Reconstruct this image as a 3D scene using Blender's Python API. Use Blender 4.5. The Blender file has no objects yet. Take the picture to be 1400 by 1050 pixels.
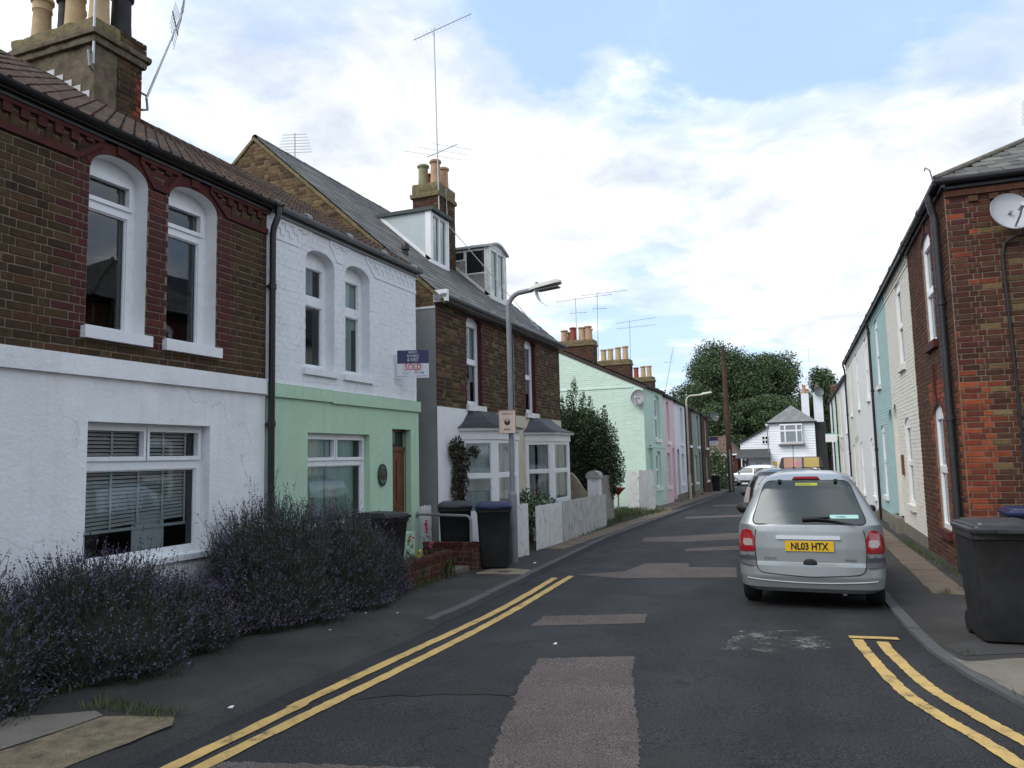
import bpy, math, random
import numpy as np
from mathutils import Matrix, Vector, noise as mnoise
random.seed(7); rng = np.random.default_rng(7)
S = bpy.context.scene
COL = S.collection
# ------------------------------------------------------------------ camera, sky, sun, exposure
F_PX = 1034.0
RX = Vector((0.93162026, 0.36270722, -0.02295996))      # image right in the world
RD = Vector((-0.05633133, 0.0816989, -0.99506385))      # image down
RF = Vector((-0.35904104, 0.92831501, 0.09654413))      # viewing direction
EYE = Vector((0, 0, 1.65))
cam = bpy.data.cameras.new("camera"); camo = bpy.data.objects.new("camera", cam); COL.objects.link(camo)
cam.sensor_width = 36.0; cam.lens = F_PX / 1400 * 36.0; cam.clip_start = 0.05; cam.clip_end = 2000
_m = Matrix((RX, -RD, -RF)).transposed().to_4x4(); _m.translation = EYE
camo.matrix_world = _m
S.camera = camo
S.view_settings.view_transform = 'Standard'; S.view_settings.look = 'None'
S.view_settings.exposure = 0.76; S.view_settings.gamma = 1.0; S.view_settings.use_curve_mapping = False
try:
    S.cycles.max_bounces = 6; S.cycles.transparent_max_bounces = 8; S.cycles.use_denoising = True
except Exception: pass

SUN_EL, SUN_AZ = math.radians(44), math.radians(220)     # azimuth clockwise from +Y: behind the camera, to its left
SUN_DIR = Vector((math.sin(SUN_AZ) * math.cos(SUN_EL), math.cos(SUN_AZ) * math.cos(SUN_EL), math.sin(SUN_EL)))
sun = bpy.data.lights.new("sun", 'SUN'); suno = bpy.data.objects.new("sun", sun); COL.objects.link(suno)
sun.energy = 1.5; sun.angle = math.radians(42); sun.color = (1.0, 0.95, 0.88)
suno.rotation_euler = SUN_DIR.to_track_quat('Z', 'Y').to_euler()

def N(nt, kind, **kw):
    n = nt.nodes.new(kind)
    for k, v in kw.items():
        if k.startswith('i_'):
            key = k[2:]; key = int(key) if key.isdigit() else key
            n.inputs[key].default_value = v
        else: setattr(n, k, v)
    return n
def math_(nt, op, a, b=None, c=None, clamp=False):
    n = nt.nodes.new('ShaderNodeMath'); n.operation = op; n.use_clamp = clamp
    for i, x in enumerate((a, b, c)):
        if x is None: continue
        if hasattr(x, 'links'): nt.links.new(x, n.inputs[i])
        else: n.inputs[i].default_value = x
    return n.outputs[0]
def ramp(nt, fac, stops, interp='LINEAR'):
    n = nt.nodes.new('ShaderNodeValToRGB'); n.color_ramp.interpolation = interp
    cr = n.color_ramp
    while len(cr.elements) < len(stops): cr.elements.new(0.5)
    for e, (p, c) in zip(cr.elements, stops):
        e.position = p
        e.color = (c, c, c, 1) if isinstance(c, (int, float)) else (*c, 1)
    nt.links.new(fac, n.inputs[0]); return n.outputs[0]
def mixc(nt, fac, a, b, mode='MIX'):
    n = nt.nodes.new('ShaderNodeMix'); n.data_type = 'RGBA'; n.blend_type = mode
    for sock, x in ((n.inputs[0], fac), (n.inputs[6], a), (n.inputs[7], b)):
        if hasattr(x, 'links'): nt.links.new(x, sock)
        elif isinstance(x, (int, float)): sock.default_value = x
        else: sock.default_value = (*x, 1)
    return n.outputs[2]
def noise(nt, vec, scale, detail=3, rough=0.55, dist=0.0):
    n = N(nt, 'ShaderNodeTexNoise'); n.inputs['Scale'].default_value = scale
    n.inputs['Detail'].default_value = detail; n.inputs['Roughness'].default_value = rough
    n.inputs['Distortion'].default_value = dist
    if vec is not None: nt.links.new(vec, n.inputs['Vector'])
    return n.outputs['Fac']

def ray(px, py):
    return (RX * (px - 700) + RD * (py - 525) + RF * F_PX).normalized()
W = bpy.data.worlds.new("World"); S.world = W; W.use_nodes = True
nt = W.node_tree; nt.nodes.clear()
out = N(nt, 'ShaderNodeOutputWorld'); bg = N(nt, 'ShaderNodeBackground'); bg.inputs[1].default_value = 0.12
sky = N(nt, 'ShaderNodeTexSky'); sky.sky_type = 'NISHITA'; sky.sun_disc = False
sky.sun_elevation = SUN_EL; sky.sun_rotation = SUN_AZ; sky.air_density = 1.0; sky.dust_density = 1.5; sky.ozone_density = 1.5
tc = N(nt, 'ShaderNodeTexCoord'); D = tc.outputs['Generated']
sep = N(nt, 'ShaderNodeSeparateXYZ'); nt.links.new(D, sep.inputs[0])
zz = math_(nt, 'ADD', math_(nt, 'MAXIMUM', sep.outputs[2], 0.0), 0.16)
cmb = N(nt, 'ShaderNodeCombineXYZ')
nt.links.new(math_(nt, 'DIVIDE', sep.outputs[0], zz), cmb.inputs[0]); nt.links.new(math_(nt, 'DIVIDE', sep.outputs[1], zz), cmb.inputs[1])
P = cmb.outputs[0]
n1 = noise(nt, P, 1.5, 9, 0.58, 0.25); n2 = noise(nt, P, 4.0, 6, 0.6, 0.3); n3 = noise(nt, P, 1.3, 7, 0.55, 0.3)
def lobe(px, py, size, w):       # a broad bank or gap of cloud around one direction of the sky
    d = ray(px, py)
    v = N(nt, 'ShaderNodeVectorMath', operation='DOT_PRODUCT'); nt.links.new(D, v.inputs[0]); v.inputs[1].default_value = d
    a = math_(nt, 'SUBTRACT', 1.0, v.outputs['Value'])
    return math_(nt, 'MULTIPLY', math_(nt, 'POWER', 2.718, math_(nt, 'MULTIPLY', a, -1.0 / (1 - math.cos(math.radians(size))))), w)
cov = math_(nt, 'ADD', math_(nt, 'MULTIPLY', n1, 1.0), math_(nt, 'MULTIPLY', n2, 0.22))
for l in ((960, -60, 15, -0.36), (740, 60, 5, -0.16), (1150, 50, 9, -0.13), (900, 445, 7, -0.34), (1060, 500, 4, -0.1), (250, 20, 16, 0.03), (800, 260, 14, 0.24), (1150, 300, 12, 0.24), (500, 150, 12, 0.12), (1050, 400, 5, 0.18), (1380, 200, 8, .12)):
    cov = math_(nt, 'ADD', cov, lobe(*l))
mask = ramp(nt, cov, ((0.46, 0.04), (0.58, 0.5), (0.72, 1.0)), 'EASE')
shade = math_(nt, 'ADD', math_(nt, 'MULTIPLY', n3, 0.55), math_(nt, 'MULTIPLY', n2, 0.45))
ccol = ramp(nt, shade, ((0.36, (3.5, 3.85, 4.4)), (0.45, (4.6, 4.85, 5.2)), (0.54, (5.9, 6.05, 6.2)), (0.68, (14.0, 14.0, 14.0))))
clear = mixc(nt, 0.8, sky.outputs[0], (2.8, 3.95, 5.9))
hz = ramp(nt, sep.outputs[2], ((0.0, 0.75), (0.10, 0.45), (0.30, 0.0)))
clear = mixc(nt, hz, clear, (4.2, 5.4, 6.7))
skycol = mixc(nt, mask, clear, ccol)
low = ramp(nt, sep.outputs[2], ((0.0, 1.0), (0.004, 0.0)))
skycol = mixc(nt, low, skycol, (2.2, 2.2, 2.1))
nt.links.new(skycol, bg.inputs[0]); nt.links.new(bg.outputs[0], out.inputs[0])

# ------------------------------------------------------------------ materials
MATS = {}
def mat(name, col, rough=0.7, var=0.15, vscale=6.0, bump=0.0, bscale=80.0, spec=0.5, metal=0.0, coat=0.0, dirt=None, rnd=None, fine=0.0, streak=None, crack=None, fscale=160, lane=0.0):
    """Principled material. var: patchy light/dark wander; dirt: (colour, amount, scale); rnd: stops of a colour ramp read per piece; fine: speckle."""
    if name in MATS: return MATS[name]
    m = bpy.data.materials.new(name); MATS[name] = m; m.use_nodes = True
    nt = m.node_tree; p = nt.nodes['Principled BSDF']
    geo = N(nt, 'ShaderNodeNewGeometry'); pos = geo.outputs['Position']
    if rnd:
        oi = N(nt, 'ShaderNodeObjectInfo')
        r = math_(nt, 'FRACT', math_(nt, 'ADD', math_(nt, 'MULTIPLY', oi.outputs['Random'], 7.31), math_(nt, 'MULTIPLY', geo.outputs['Random Per Island'], 5.17)))
        c = ramp(nt, r, rnd)
    else:
        rgb = N(nt, 'ShaderNodeRGB'); rgb.outputs[0].default_value = (*col, 1); c = rgb.outputs[0]
    if var:
        nv = noise(nt, pos, vscale, 4, 0.6)
        c = mixc(nt, 1.0, c, ramp(nt, nv, ((0.3, 1 - var), (0.7, 1 + var))), 'MULTIPLY')
    if fine:
        nf = noise(nt, pos, fscale, 2, 0.7)
        c = mixc(nt, 1.0, c, ramp(nt, nf, ((0.32, 1 - fine), (0.5, 1.0), (0.68, 1 + fine))), 'MULTIPLY')
    if dirt:
        dn = noise(nt, pos, dirt[2], 6, 0.65, 0.4)
        c = mixc(nt, ramp(nt, dn, ((0.52, 0.0), (0.74, dirt[1]))), c, dirt[0])
    if streak:
        mp = N(nt, 'ShaderNodeMapping'); mp.inputs['Scale'].default_value = (9, 9, 0.5); nt.links.new(pos, mp.inputs[0])
        sn = noise(nt, mp.outputs[0], 1.0, 4, 0.6)
        c = mixc(nt, ramp(nt, sn, ((0.55, 0.0), (0.8, streak[1]))), c, streak[0])
    if lane:                                   # polish and stains drawn out along the street by traffic
        mp = N(nt, 'ShaderNodeMapping'); mp.inputs['Scale'].default_value = (1.5, .13, 1); nt.links.new(pos, mp.inputs[0])
        c = mixc(nt, 1.0, c, ramp(nt, noise(nt, mp.outputs[0], 1.0, 5, .6), ((.3, 1 - lane), (.7, 1 + lane))), 'MULTIPLY')
        c = mixc(nt, ramp(nt, noise(nt, pos, 2.6, 4, .6), ((.62, 0.0), (.70, .5))), c, (.016, .016, .017))
    if crack:                                  # hairline cracks and sealed joints
        vo = N(nt, 'ShaderNodeTexVoronoi', feature='DISTANCE_TO_EDGE'); vo.inputs['Scale'].default_value = crack[0]
        wv = N(nt, 'ShaderNodeVectorMath', operation='ADD'); nt.links.new(pos, wv.inputs[0]); nz = N(nt, 'ShaderNodeTexNoise'); nz.inputs['Scale'].default_value = 2.5; nz.inputs['Detail'].default_value = 6; nt.links.new(pos, nz.inputs['Vector'])
        sc = N(nt, 'ShaderNodeVectorMath', operation='SCALE'); sc.inputs['Scale'].default_value = .9; nt.links.new(nz.outputs['Color'], sc.inputs[0]); nt.links.new(sc.outputs[0], wv.inputs[1]); nt.links.new(wv.outputs[0], vo.inputs['Vector'])
        li = ramp(nt, vo.outputs['Distance'], ((0.0, 1.0), (crack[1], 0.0))); msk = ramp(nt, noise(nt, pos, .8, 3), ((.50, 0.0), (.58, 1.0)))
        c = mixc(nt, math_(nt, 'MULTIPLY', math_(nt, 'MULTIPLY', li, msk), .8), c, crack[2])
    nt.links.new(c, p.inputs['Base Color'])
    rn = noise(nt, pos, vscale * 2, 3); 
    nt.links.new(ramp(nt, rn, ((0.3, max(0.02, rough - 0.08)), (0.7, min(1, rough + 0.08)))), p.inputs['Roughness'])
    p.inputs['Specular IOR Level'].default_value = spec; p.inputs['Metallic'].default_value = metal
    if coat: p.inputs['Coat Weight'].default_value = coat; p.inputs['Coat Roughness'].default_value = 0.08
    if bump:
        b = N(nt, 'ShaderNodeBump'); b.inputs['Strength'].default_value = 1.0; b.inputs['Distance'].default_value = bump
        nt.links.new(noise(nt, pos, bscale, 5, 0.6), b.inputs['Height']); nt.links.new(b.outputs[0], p.inputs['Normal'])
    return m
def glass_mat(name, tint=(0.78, 0.84, 0.84), refl=1.0, rough=0.01, dark=None):
    if name in MATS: return MATS[name]
    m = bpy.data.materials.new(name); MATS[name] = m; m.use_nodes = True
    nt = m.node_tree; nt.nodes.clear(); o = N(nt, 'ShaderNodeOutputMaterial')
    if dark: t = N(nt, 'ShaderNodeBsdfDiffuse'); t.inputs[0].default_value = (*dark, 1)
    else: t = N(nt, 'ShaderNodeBsdfTransparent'); t.inputs[0].default_value = (*tint, 1)
    g = N(nt, 'ShaderNodeBsdfGlossy'); g.inputs['Roughness'].default_value = rough; g.inputs[0].default_value = (0.86, 0.92, 0.95, 1)
    geo = N(nt, 'ShaderNodeNewGeometry')
    b = N(nt, 'ShaderNodeBump'); b.inputs['Strength'].default_value = 0.25; b.inputs['Distance'].default_value = 0.004
    nt.links.new(noise(nt, geo.outputs['Position'], 2.2, 1), b.inputs['Height']); nt.links.new(b.outputs[0], g.inputs['Normal'])
    fr = N(nt, 'ShaderNodeFresnel'); fr.inputs[0].default_value = 1.55
    f = math_(nt, 'MULTIPLY_ADD', fr.outputs[0], refl, 0.03, clamp=True)
    mx = N(nt, 'ShaderNodeMixShader'); nt.links.new(f, mx.inputs[0]); nt.links.new(t.outputs[0], mx.inputs[1]); nt.links.new(g.outputs[0], mx.inputs[2])
    nt.links.new(mx.outputs[0], o.inputs[0]); return m
def worn_paint(name, col, under, amount=0.5, scale=9.0):
    m = mat(name, col, 0.8, 0.12, 3, 0.002, 150, 0.3, fine=0.15)
    nt = m.node_tree; p = nt.nodes['Principled BSDF']; c = p.inputs['Base Color'].links[0].from_socket
    geo = N(nt, 'ShaderNodeNewGeometry')
    n = math_(nt, 'ADD', math_(nt, 'MULTIPLY', noise(nt, geo.outputs['Position'], scale, 8, 0.75), 0.7), math_(nt, 'MULTIPLY', noise(nt, geo.outputs['Position'], 70, 3, 0.7), 0.3))
    c2 = mixc(nt, ramp(nt, n, ((0.36, amount), (0.46, 0.12), (0.55, 0.0))), c, under)
    nt.links.new(c2, p.inputs['Base Color']); return m

BR = ((0.0, (0.0408, 0.02584, 0.01564)), (.25, (0.0612, 0.03876, 0.02108)), (.5, (0.0816, 0.05168, 0.02652)), (.72, (0.0612, 0.03672, 0.0204)), (.9, (0.0782, 0.03944, 0.02176)), (1, (0.0918, 0.0612, 0.03128)))
RD_ = ((0.0, (0.06, 0.0144, 0.0136)), (.4, (0.0704, 0.016, 0.0152)), (.8, (0.08, 0.0184, 0.016)), (1, (0.1, 0.024, 0.0176)))
m_brown = mat('brown stock brick', (.1, .06, .04), .9, .25, 14, .004, 120, .2, rnd=BR, fine=.2, dirt=((.03, .022, .018), .55, 5))
m_red = mat('dark red painted brick', (.13, .03, .02), .8, .2, 14, .003, 120, .3, rnd=RD_, dirt=((.05, .02, .017), .5, 5))
m_olive = mat('yellow brown stock brick', (0.128, 0.088, 0.048), .9, .25, 14, .004, 120, .2, rnd=((0, (0.048, 0.0304, 0.016)), (.3, (0.12, 0.0768, 0.0368)), (.6, (0.16, 0.108, 0.0528)), (.8, (0.08, 0.048, 0.0256)), (1, (0.188, 0.132, 0.068))), fine=.2)
m_orange = mat('orange red quoin brick', (0.24, 0.056, 0.024), .88, .2, 10, .004, 120, .2, rnd=((0, (0.112, 0.032, 0.0208)), (.35, (0.168, 0.0416, 0.0224)), (.7, (0.224, 0.0528, 0.024)), (1, (0.288, 0.072, 0.032))), fine=.18, dirt=((0.056, 0.024, 0.0176), .5, 4))
m_rbrown = mat('red brown brick', (0.102, 0.0408, 0.0272), .9, .25, 12, .004, 120, .2, rnd=((0, (0.051, 0.02312, 0.01632)), (.35, (0.0782, 0.03128, 0.0204)), (.65, (0.0952, 0.03604, 0.02244)), (.85, (0.0714, 0.03808, 0.0238)), (1, (0.1054, 0.051, 0.0306))), fine=.2, dirt=((0.0272, 0.01768, 0.0136), .5, 5))
m_mortar = mat('weathered lime mortar', (.21, .17, .125), .95, .25, 9, .003, 150, .1)
m_mortar_dark = mat('dark mortar', (.18, .145, .115), .95, .3, 7, .003, 150, .1)
m_wbrick = mat('white painted brick', (.70, .72, .76), .75, .05, 10, .003, 60, .3, rnd=((0, (.77, .785, .815)), (1, (.79, .805, .835))), dirt=((.50, .51, .53), .25, 3))
m_wmortar = mat('white painted mortar', (.755, .77, .80), .8, .06, 10, .003, 60, .3)
m_render = mat('rough white render', (.82, .835, .85), .85, .06, 2.0, .008, 26, .25, dirt=((.52, .55, .55), .4, 1.3), streak=((.50, .52, .50), .25), crack=(.55, .006, (.42, .44, .45)))
m_green = mat('mint green render', (.46, .64, .475), .85, .06, 2.5, .006, 22, .25, dirt=((.28, .44, .34), .3, 2.5), streak=((.25, .38, .30), .3))
m_white = mat('white gloss paint', (.78, .79, .80), .4, .04, 5, dirt=((.5, .48, .44), .25, 4))
m_upvc = mat('white window plastic', (.80, .82, .84), .3, .02, 5)
m_oldwhite = mat('weathered white wood', (.74, .74, .72), .75, .1, 6, .002, 60, .3, dirt=((.30, .29, .26), .6, 5), streak=((.30, .30, .27), .3))
m_greywood = mat('bare grey wood', (.30, .28, .26), .85, .2, 8, .003, 50, .2, streak=((.14, .13, .12), .6))
m_cream = mat('cream paint', (.60, .55, .42), .8, .08, 4, .004, 30, .25, dirt=((.40, .37, .29), .3, 2))
m_blackpipe = mat('black gloss iron', (.012, .012, .014), .4, .1, 6)
m_greypipe = mat('grey plastic gutter', (.20, .21, .22), .5, .12, 6, dirt=((.09, .09, .08), .5, 3))
m_tile = mat('dark brown roof tile', (.045, .032, .027), .85, .25, 3, .003, 90, .3, rnd=((0, (.032, .024, .021)), (.5, (.048, .034, .029)), (1, (.068, .046, .037))), dirt=((.20, .10, .03), .7, 9))
m_slate = mat('grey slate', (.13, .135, .13), .7, .25, 4, .004, 50, .35, rnd=((0, (.075, .075, .072)), (.5, (.11, .11, .105)), (1, (.15, .145, .13))), dirt=((.17, .15, .09), .6, 3))
m_slated = mat('dark slate', (0.033, 0.03465, 0.0374), .55, .2, 5, .003, 50, .5, rnd=((0, (0.02475, 0.0264, 0.0286)), (.5, (0.0385, 0.04015, 0.0429)), (1, (0.055, 0.055, 0.055))))
m_lead = mat('grey lead', (.42, .43, .44), .5, .15, 5, .003, 20, .4)
m_roofdark = mat('brown roof backing', (.05, .038, .032), .9, .2, 3)
m_stone = mat('weathered cement', (.135, .108, .075), .95, .4, 8, .012, 30, .2, dirt=((.06, .05, .036), .8, 4), fine=.2)
m_lichen = mat('lichen covered cement', (.17, .14, .075), .95, .4, 9, .012, 30, .2, dirt=((.09, .075, .045), .7, 6))
m_pot = mat('buff clay pot', (.46, .33, .19), .8, .12, 5, .002, 60, .3, dirt=((.25, .18, .10), .5, 4))
m_potb = mat('blackened clay pot', (.025, .024, .026), .7, .3, 5, .002, 60, .3)
m_potr = mat('red clay pot', (.26, .065, .045), .8, .15, 5, .002, 60, .3)
m_poto = mat('pinkish clay pot', (.43, .27, .17), .8, .15, 5, .002, 60, .3)
m_potg = mat('mossy clay pot', (.27, .25, .15), .85, .2, 5, .002, 60, .3)
m_alu = mat('dull aluminium', (.42, .43, .45), .45, .1, 8, metal=.6)
m_steel = mat('grey painted steel', (.22, .23, .25), .55, .1, 5, dirt=((.13, .13, .14), .4, 4))
m_dark = mat('black plastic', (.013, .013, .014), .55, .2, 6)
m_room = mat('dim interior', (.05, .05, .05), .9, .2, 2)
m_glass = glass_mat('window glass'); m_glassd = glass_mat('dark window glass', dark=(.02, .022, .024)); m_glassl = glass_mat('pale window glass', dark=(.20, .22, .22))
m_curt = mat('pale curtain', (.62, .64, .64), .9, .1, 4, .004, 30)
m_net = mat('pale green curtain', (.55, .66, .60), .9, .08, 4, .004, 30)
m_wood = mat('varnished brown wood', (.13, .045, .018), .45, .3, 4, .002, 40, .5, streak=((.05, .02, .01), .6))
m_asph = mat('road asphalt', (.027, .028, .030), .84, .25, 1.6, .007, 160, .3, fine=.85, fscale=75, dirt=((.054, .052, .051), .6, .9), lane=.22, crack=(.45, .010, (.012, .012, .012)))
m_pave = mat('pavement asphalt', (.044, .042, .040), .88, .25, 1.6, .006, 180, .3, fine=.5, fscale=110, dirt=((.078, .068, .057), .7, 1.6), crack=(.7, .010, (.014, .013, .012)))
m_patch = mat('worn pinkish chippings', (.112, .094, .088), .9, .18, 2, .010, 130, .3, fine=.9, fscale=95, dirt=((.065, .058, .055), .5, 3), crack=(1.1, .008, (.03, .028, .026)))
m_conc = mat('stained concrete', (.18, .165, .135), .9, .2, 2.5, .005, 120, .3, fine=.25, dirt=((.08, .07, .055), .7, 2.2))
m_kerb = mat('grey kerb stone', (0.08625, 0.09, 0.0915), .85, .2, 3, .005, 120, .3, fine=.25, dirt=((0.04125, 0.04125, 0.04125), .5, 3))
m_pslab = mat('orange brown paving slab', (.16, .125, .095), .9, .2, 3, .005, 140, .3, fine=.25, dirt=((.12, .095, .07), .6, 3))
m_soil = mat('garden soil', (.05, .04, .03), .95, .3, 4, .03, 20, .1, dirt=((.03, .05, .02), .6, 3))
m_ground = mat('ground cover', (.08, .085, .06), .95, .3, .5, .02, 20, .1)
m_gravel = mat('golden gravel', (.26, .22, .16), .95, .25, 60, .02, 90, .2, fine=.5)
m_yellow = worn_paint('worn yellow line paint', (.52, .36, .13), (.05, .047, .045), 1.0, 7)
m_leaf = mat('lavender foliage', (0.033, 0.045, 0.03), .8, .3, 5, rnd=((0, (0.021, 0.0372, 0.0168)), (.5, (0.039, 0.057, 0.03)), (1, (0.066, 0.078, 0.048))))
m_lav = mat('dull purple lavender flower', (0.088, 0.068, 0.12), .85, .2, 5, rnd=((0, (0.056, 0.0416, 0.072)), (.5, (0.092, 0.072, 0.12)), (1, (0.136, 0.108, 0.176))))
m_holly = mat('glossy evergreen leaf', (0.021, 0.0385, 0.0154), .5, .3, 3, rnd=((0, (0.0112, 0.0238, 0.0091)), (.5, (0.0224, 0.0406, 0.0154)), (1, (0.0385, 0.063, 0.0224))))
m_hollyt = mat('light new leaf', (.13, .19, .06), .55, .2, 3, rnd=((0, (.085, .14, .045)), (1, (.17, .235, .08))))
m_tree = mat('tree leaf', (0.042, 0.072, 0.024), .6, .35, .45, rnd=((0, (0.0264, 0.0504, 0.0156)), (.5, (0.0456, 0.0816, 0.0264)), (1, (0.0744, 0.1176, 0.042))))
m_bark = mat('tree bark', (.06, .045, .035), .95, .3, 5, .02, 20)
m_grass = mat('short green grass', (.06, .09, .03), .85, .3, 3, rnd=((0, (.035, .06, .02)), (.6, (.07, .10, .035)), (1, (.12, .13, .06))))
m_climb = mat('reddish climber leaf', (.06, .045, .03), .8, .3, 4, rnd=((0, (.03, .022, .016)), (.6, (.055, .045, .028)), (1, (.10, .075, .05))))

# ------------------------------------------------------------------ geometry helpers
def gz(y):                              # the road falls gently away from the camera
    return -0.018 * min(max(y, 0.0), 75.0)
class MB:
    def __init__(s): s.v = []; s.f = []
    def add(s, V, Fs):
        o = len(s.v); s.v.extend([tuple(map(float, p)) for p in V]); s.f.extend([tuple(i + o for i in f) for f in Fs]); return s
    def quad(s, a, b, c, d): return s.add((a, b, c, d), ((0, 1, 2, 3),))
    def box(s, x0, x1, y0, y1, z0, z1):
        return s.add([(x, y, z) for z in (z0, z1) for y in (y0, y1) for x in (x0, x1)], ((0, 2, 3, 1), (4, 5, 7, 6), (0, 1, 5, 4), (2, 6, 7, 3), (0, 4, 6, 2), (1, 3, 7, 5)))
    def rough_box(s, x0, x1, y0, y1, z0, z1, step=.09, amp=.010):
        """a box whose faces are lumpy and whose arrises are worn"""
        nx, ny, nz = (max(2, int(round((b - a) / step))) for a, b in ((x0, x1), (y0, y1), (z0, z1))); idx = {}; V = []; F = []
        cx, cy, cz = (x0 + x1) / 2, (y0 + y1) / 2, (z0 + z1) / 2; seed = random.random() * 50
        def vid(i, j, k):
            if (i, j, k) not in idx:
                p = Vector((x0 + (x1 - x0) * i / nx, y0 + (y1 - y0) * j / ny, z0 + (z1 - z0) * k / nz)); e = (i in (0, nx)) + (j in (0, ny)) + (k in (0, nz))
                n = Vector(((i == nx) - (i == 0), (j == ny) - (j == 0), (k == nz) - (k == 0))).normalized()
                q = p * 5 + Vector((seed, seed, seed)); d = amp * (mnoise.noise(q) + .6 * mnoise.noise(q * 3.1)) - (amp * .9 * (e - 1) * (1 + mnoise.noise(q * 2)))
                idx[(i, j, k)] = len(V); V.append(p + n * d)
            return idx[(i, j, k)]
        for k in range(nz):
            for i in range(nx):
                F.append((vid(i, 0, k), vid(i + 1, 0, k), vid(i + 1, 0, k + 1), vid(i, 0, k + 1))); F.append((vid(i + 1, ny, k), vid(i, ny, k), vid(i, ny, k + 1), vid(i + 1, ny, k + 1)))
            for j in range(ny):
                F.append((vid(0, j + 1, k), vid(0, j, k), vid(0, j, k + 1), vid(0, j + 1, k + 1))); F.append((vid(nx, j, k), vid(nx, j + 1, k), vid(nx, j + 1, k + 1), vid(nx, j, k + 1)))
        for i in range(nx):
            for j in range(ny):
                F.append((vid(i, j, nz), vid(i + 1, j, nz), vid(i + 1, j + 1, nz), vid(i, j + 1, nz))); F.append((vid(i, j + 1, 0), vid(i + 1, j + 1, 0), vid(i + 1, j, 0), vid(i, j, 0)))
        return s.add(V, F)
    def fbox(s, fr, u0, u1, v0, v1, d0, d1):   # box in a frame: d is outward
        P = [fr.p(u, v, d) for d in (d0, d1) for v in (v0, v1) for u in (u0, u1)]
        return s.add(P, ((0, 2, 3, 1), (4, 5, 7, 6), (0, 1, 5, 4), (2, 6, 7, 3), (0, 4, 6, 2), (1, 3, 7, 5)))
    def prism(s, pts, off):               # planar outline extruded by a vector
        n = len(pts); off = Vector(off); V = [Vector(p) for p in pts]
        return s.add(V + [p + off for p in V], [tuple(range(n))[::-1], tuple(range(n, 2 * n))] + [(i, (i + 1) % n, n + (i + 1) % n, n + i) for i in range(n)])
    def tube(s, path, r, n=8, cap=True):
        P = [Vector(p) for p in path]; R = r if isinstance(r, (list, tuple)) else [r] * len(P); V = []; prev = None
        for i, p in enumerate(P):
            t = (P[min(i + 1, len(P) - 1)] - P[max(i - 1, 0)]).normalized()
            a = prev if prev is not None else (Vector((0, 0, 1)) if abs(t.z) < .9 else Vector((1, 0, 0)))
            x = (a - t * a.dot(t)).normalized(); prev = x; y = t.cross(x)
            V += [p + (x * math.cos(k * 2 * math.pi / n) + y * math.sin(k * 2 * math.pi / n)) * R[i] for k in range(n)]
        Fs = [(i * n + k, i * n + (k + 1) % n, (i + 1) * n + (k + 1) % n, (i + 1) * n + k) for i in range(len(P) - 1) for k in range(n)]
        if cap: Fs += [tuple(range(n))[::-1], tuple((len(P) - 1) * n + k for k in range(n))]
        return s.add(V, Fs)
    def lathe(s, c, prof, n=16, axis='z'):
        V = []
        for r, h in prof:
            for k in range(n):
                a = 2 * math.pi * k / n; x, y = r * math.cos(a), r * math.sin(a)
                V.append((c[0] + x, c[1] + y, c[2] + h) if axis == 'z' else (c[0] + h, c[1] + x, c[2] + y) if axis == 'x' else (c[0] + x, c[1] + h, c[2] + y))
        Fs = [(i * n + k, i * n + (k + 1) % n, (i + 1) * n + (k + 1) % n, (i + 1) * n + k) for i in range(len(prof) - 1) for k in range(n)]
        Fs += [tuple(range(n))[::-1], tuple((len(prof) - 1) * n + k for k in range(n))]
        return s.add(V, Fs)
    def build(s, name, m, parent=None, smooth=None, kind=None, label=None):
        me = bpy.data.meshes.new(name); me.from_pydata(s.v, [], s.f); me.materials.append(m)
        return link(name, me, parent, smooth, kind, label)
def link(name, me, parent=None, smooth=None, kind=None, label=None):
    if smooth is not None:
        me.polygons.foreach_set('use_smooth', [True] * len(me.polygons))
        if smooth: me.set_sharp_from_angle(angle=math.radians(smooth))
    me.update(); o = bpy.data.objects.new(name, me); COL.objects.link(o)
    if parent: o.parent = parent
    if kind: o['kind'] = kind
    if label: o['label'] = label
    return o
def big(name, V, Q, m, parent=None, kind=None):      # numpy verts (n,3) and faces (k,4 or 3)
    V = np.asarray(V, np.float32); Q = np.asarray(Q, np.int32); k = Q.shape[1]
    me = bpy.data.meshes.new(name); me.vertices.add(len(V)); me.vertices.foreach_set('co', V.ravel())
    me.loops.add(Q.size); me.loops.foreach_set('vertex_index', Q.ravel()); me.polygons.add(len(Q))
    me.polygons.foreach_set('loop_start', np.arange(0, Q.size, k, dtype=np.int32)); me.polygons.foreach_set('loop_total', np.full(len(Q), k, np.int32))
    me.materials.append(m); me.validate(); return link(name, me, parent, None, kind)
def thing(name, label, cat, loc=(0, 0, 0), rz=0.0, group=None):
    o = bpy.data.objects.new(name, None); COL.objects.link(o); o.location = loc; o.rotation_euler = (0, 0, rz)
    o.empty_display_size = .2; return tag(o, label, cat, group)
def tag(o, label, cat, group=None):
    o['label'] = label; o['category'] = cat
    if group: o['group'] = group
    return o
class FR:                                # a flat surface: origin, along, up, outward
    def __init__(s, o, eu, ev, en): s.o, s.eu, s.ev, s.en = Vector(o), Vector(eu), Vector(ev), Vector(en)
    def p(s, u, v, d=0.0): return s.o + s.eu * u + s.ev * v + s.en * d
    def mat(s, u, v, d, su, sv, sd):
        c = s.p(u, v, d); return np.array([[*(s.eu * su)], [*(s.ev * sv)], [*(s.en * sd)], [*c]], float)   # rows: axes, origin
FRONT = FR((0, 0, 0), (1, 0, 0), (0, 0, 1), (0, -1, 0))
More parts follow.
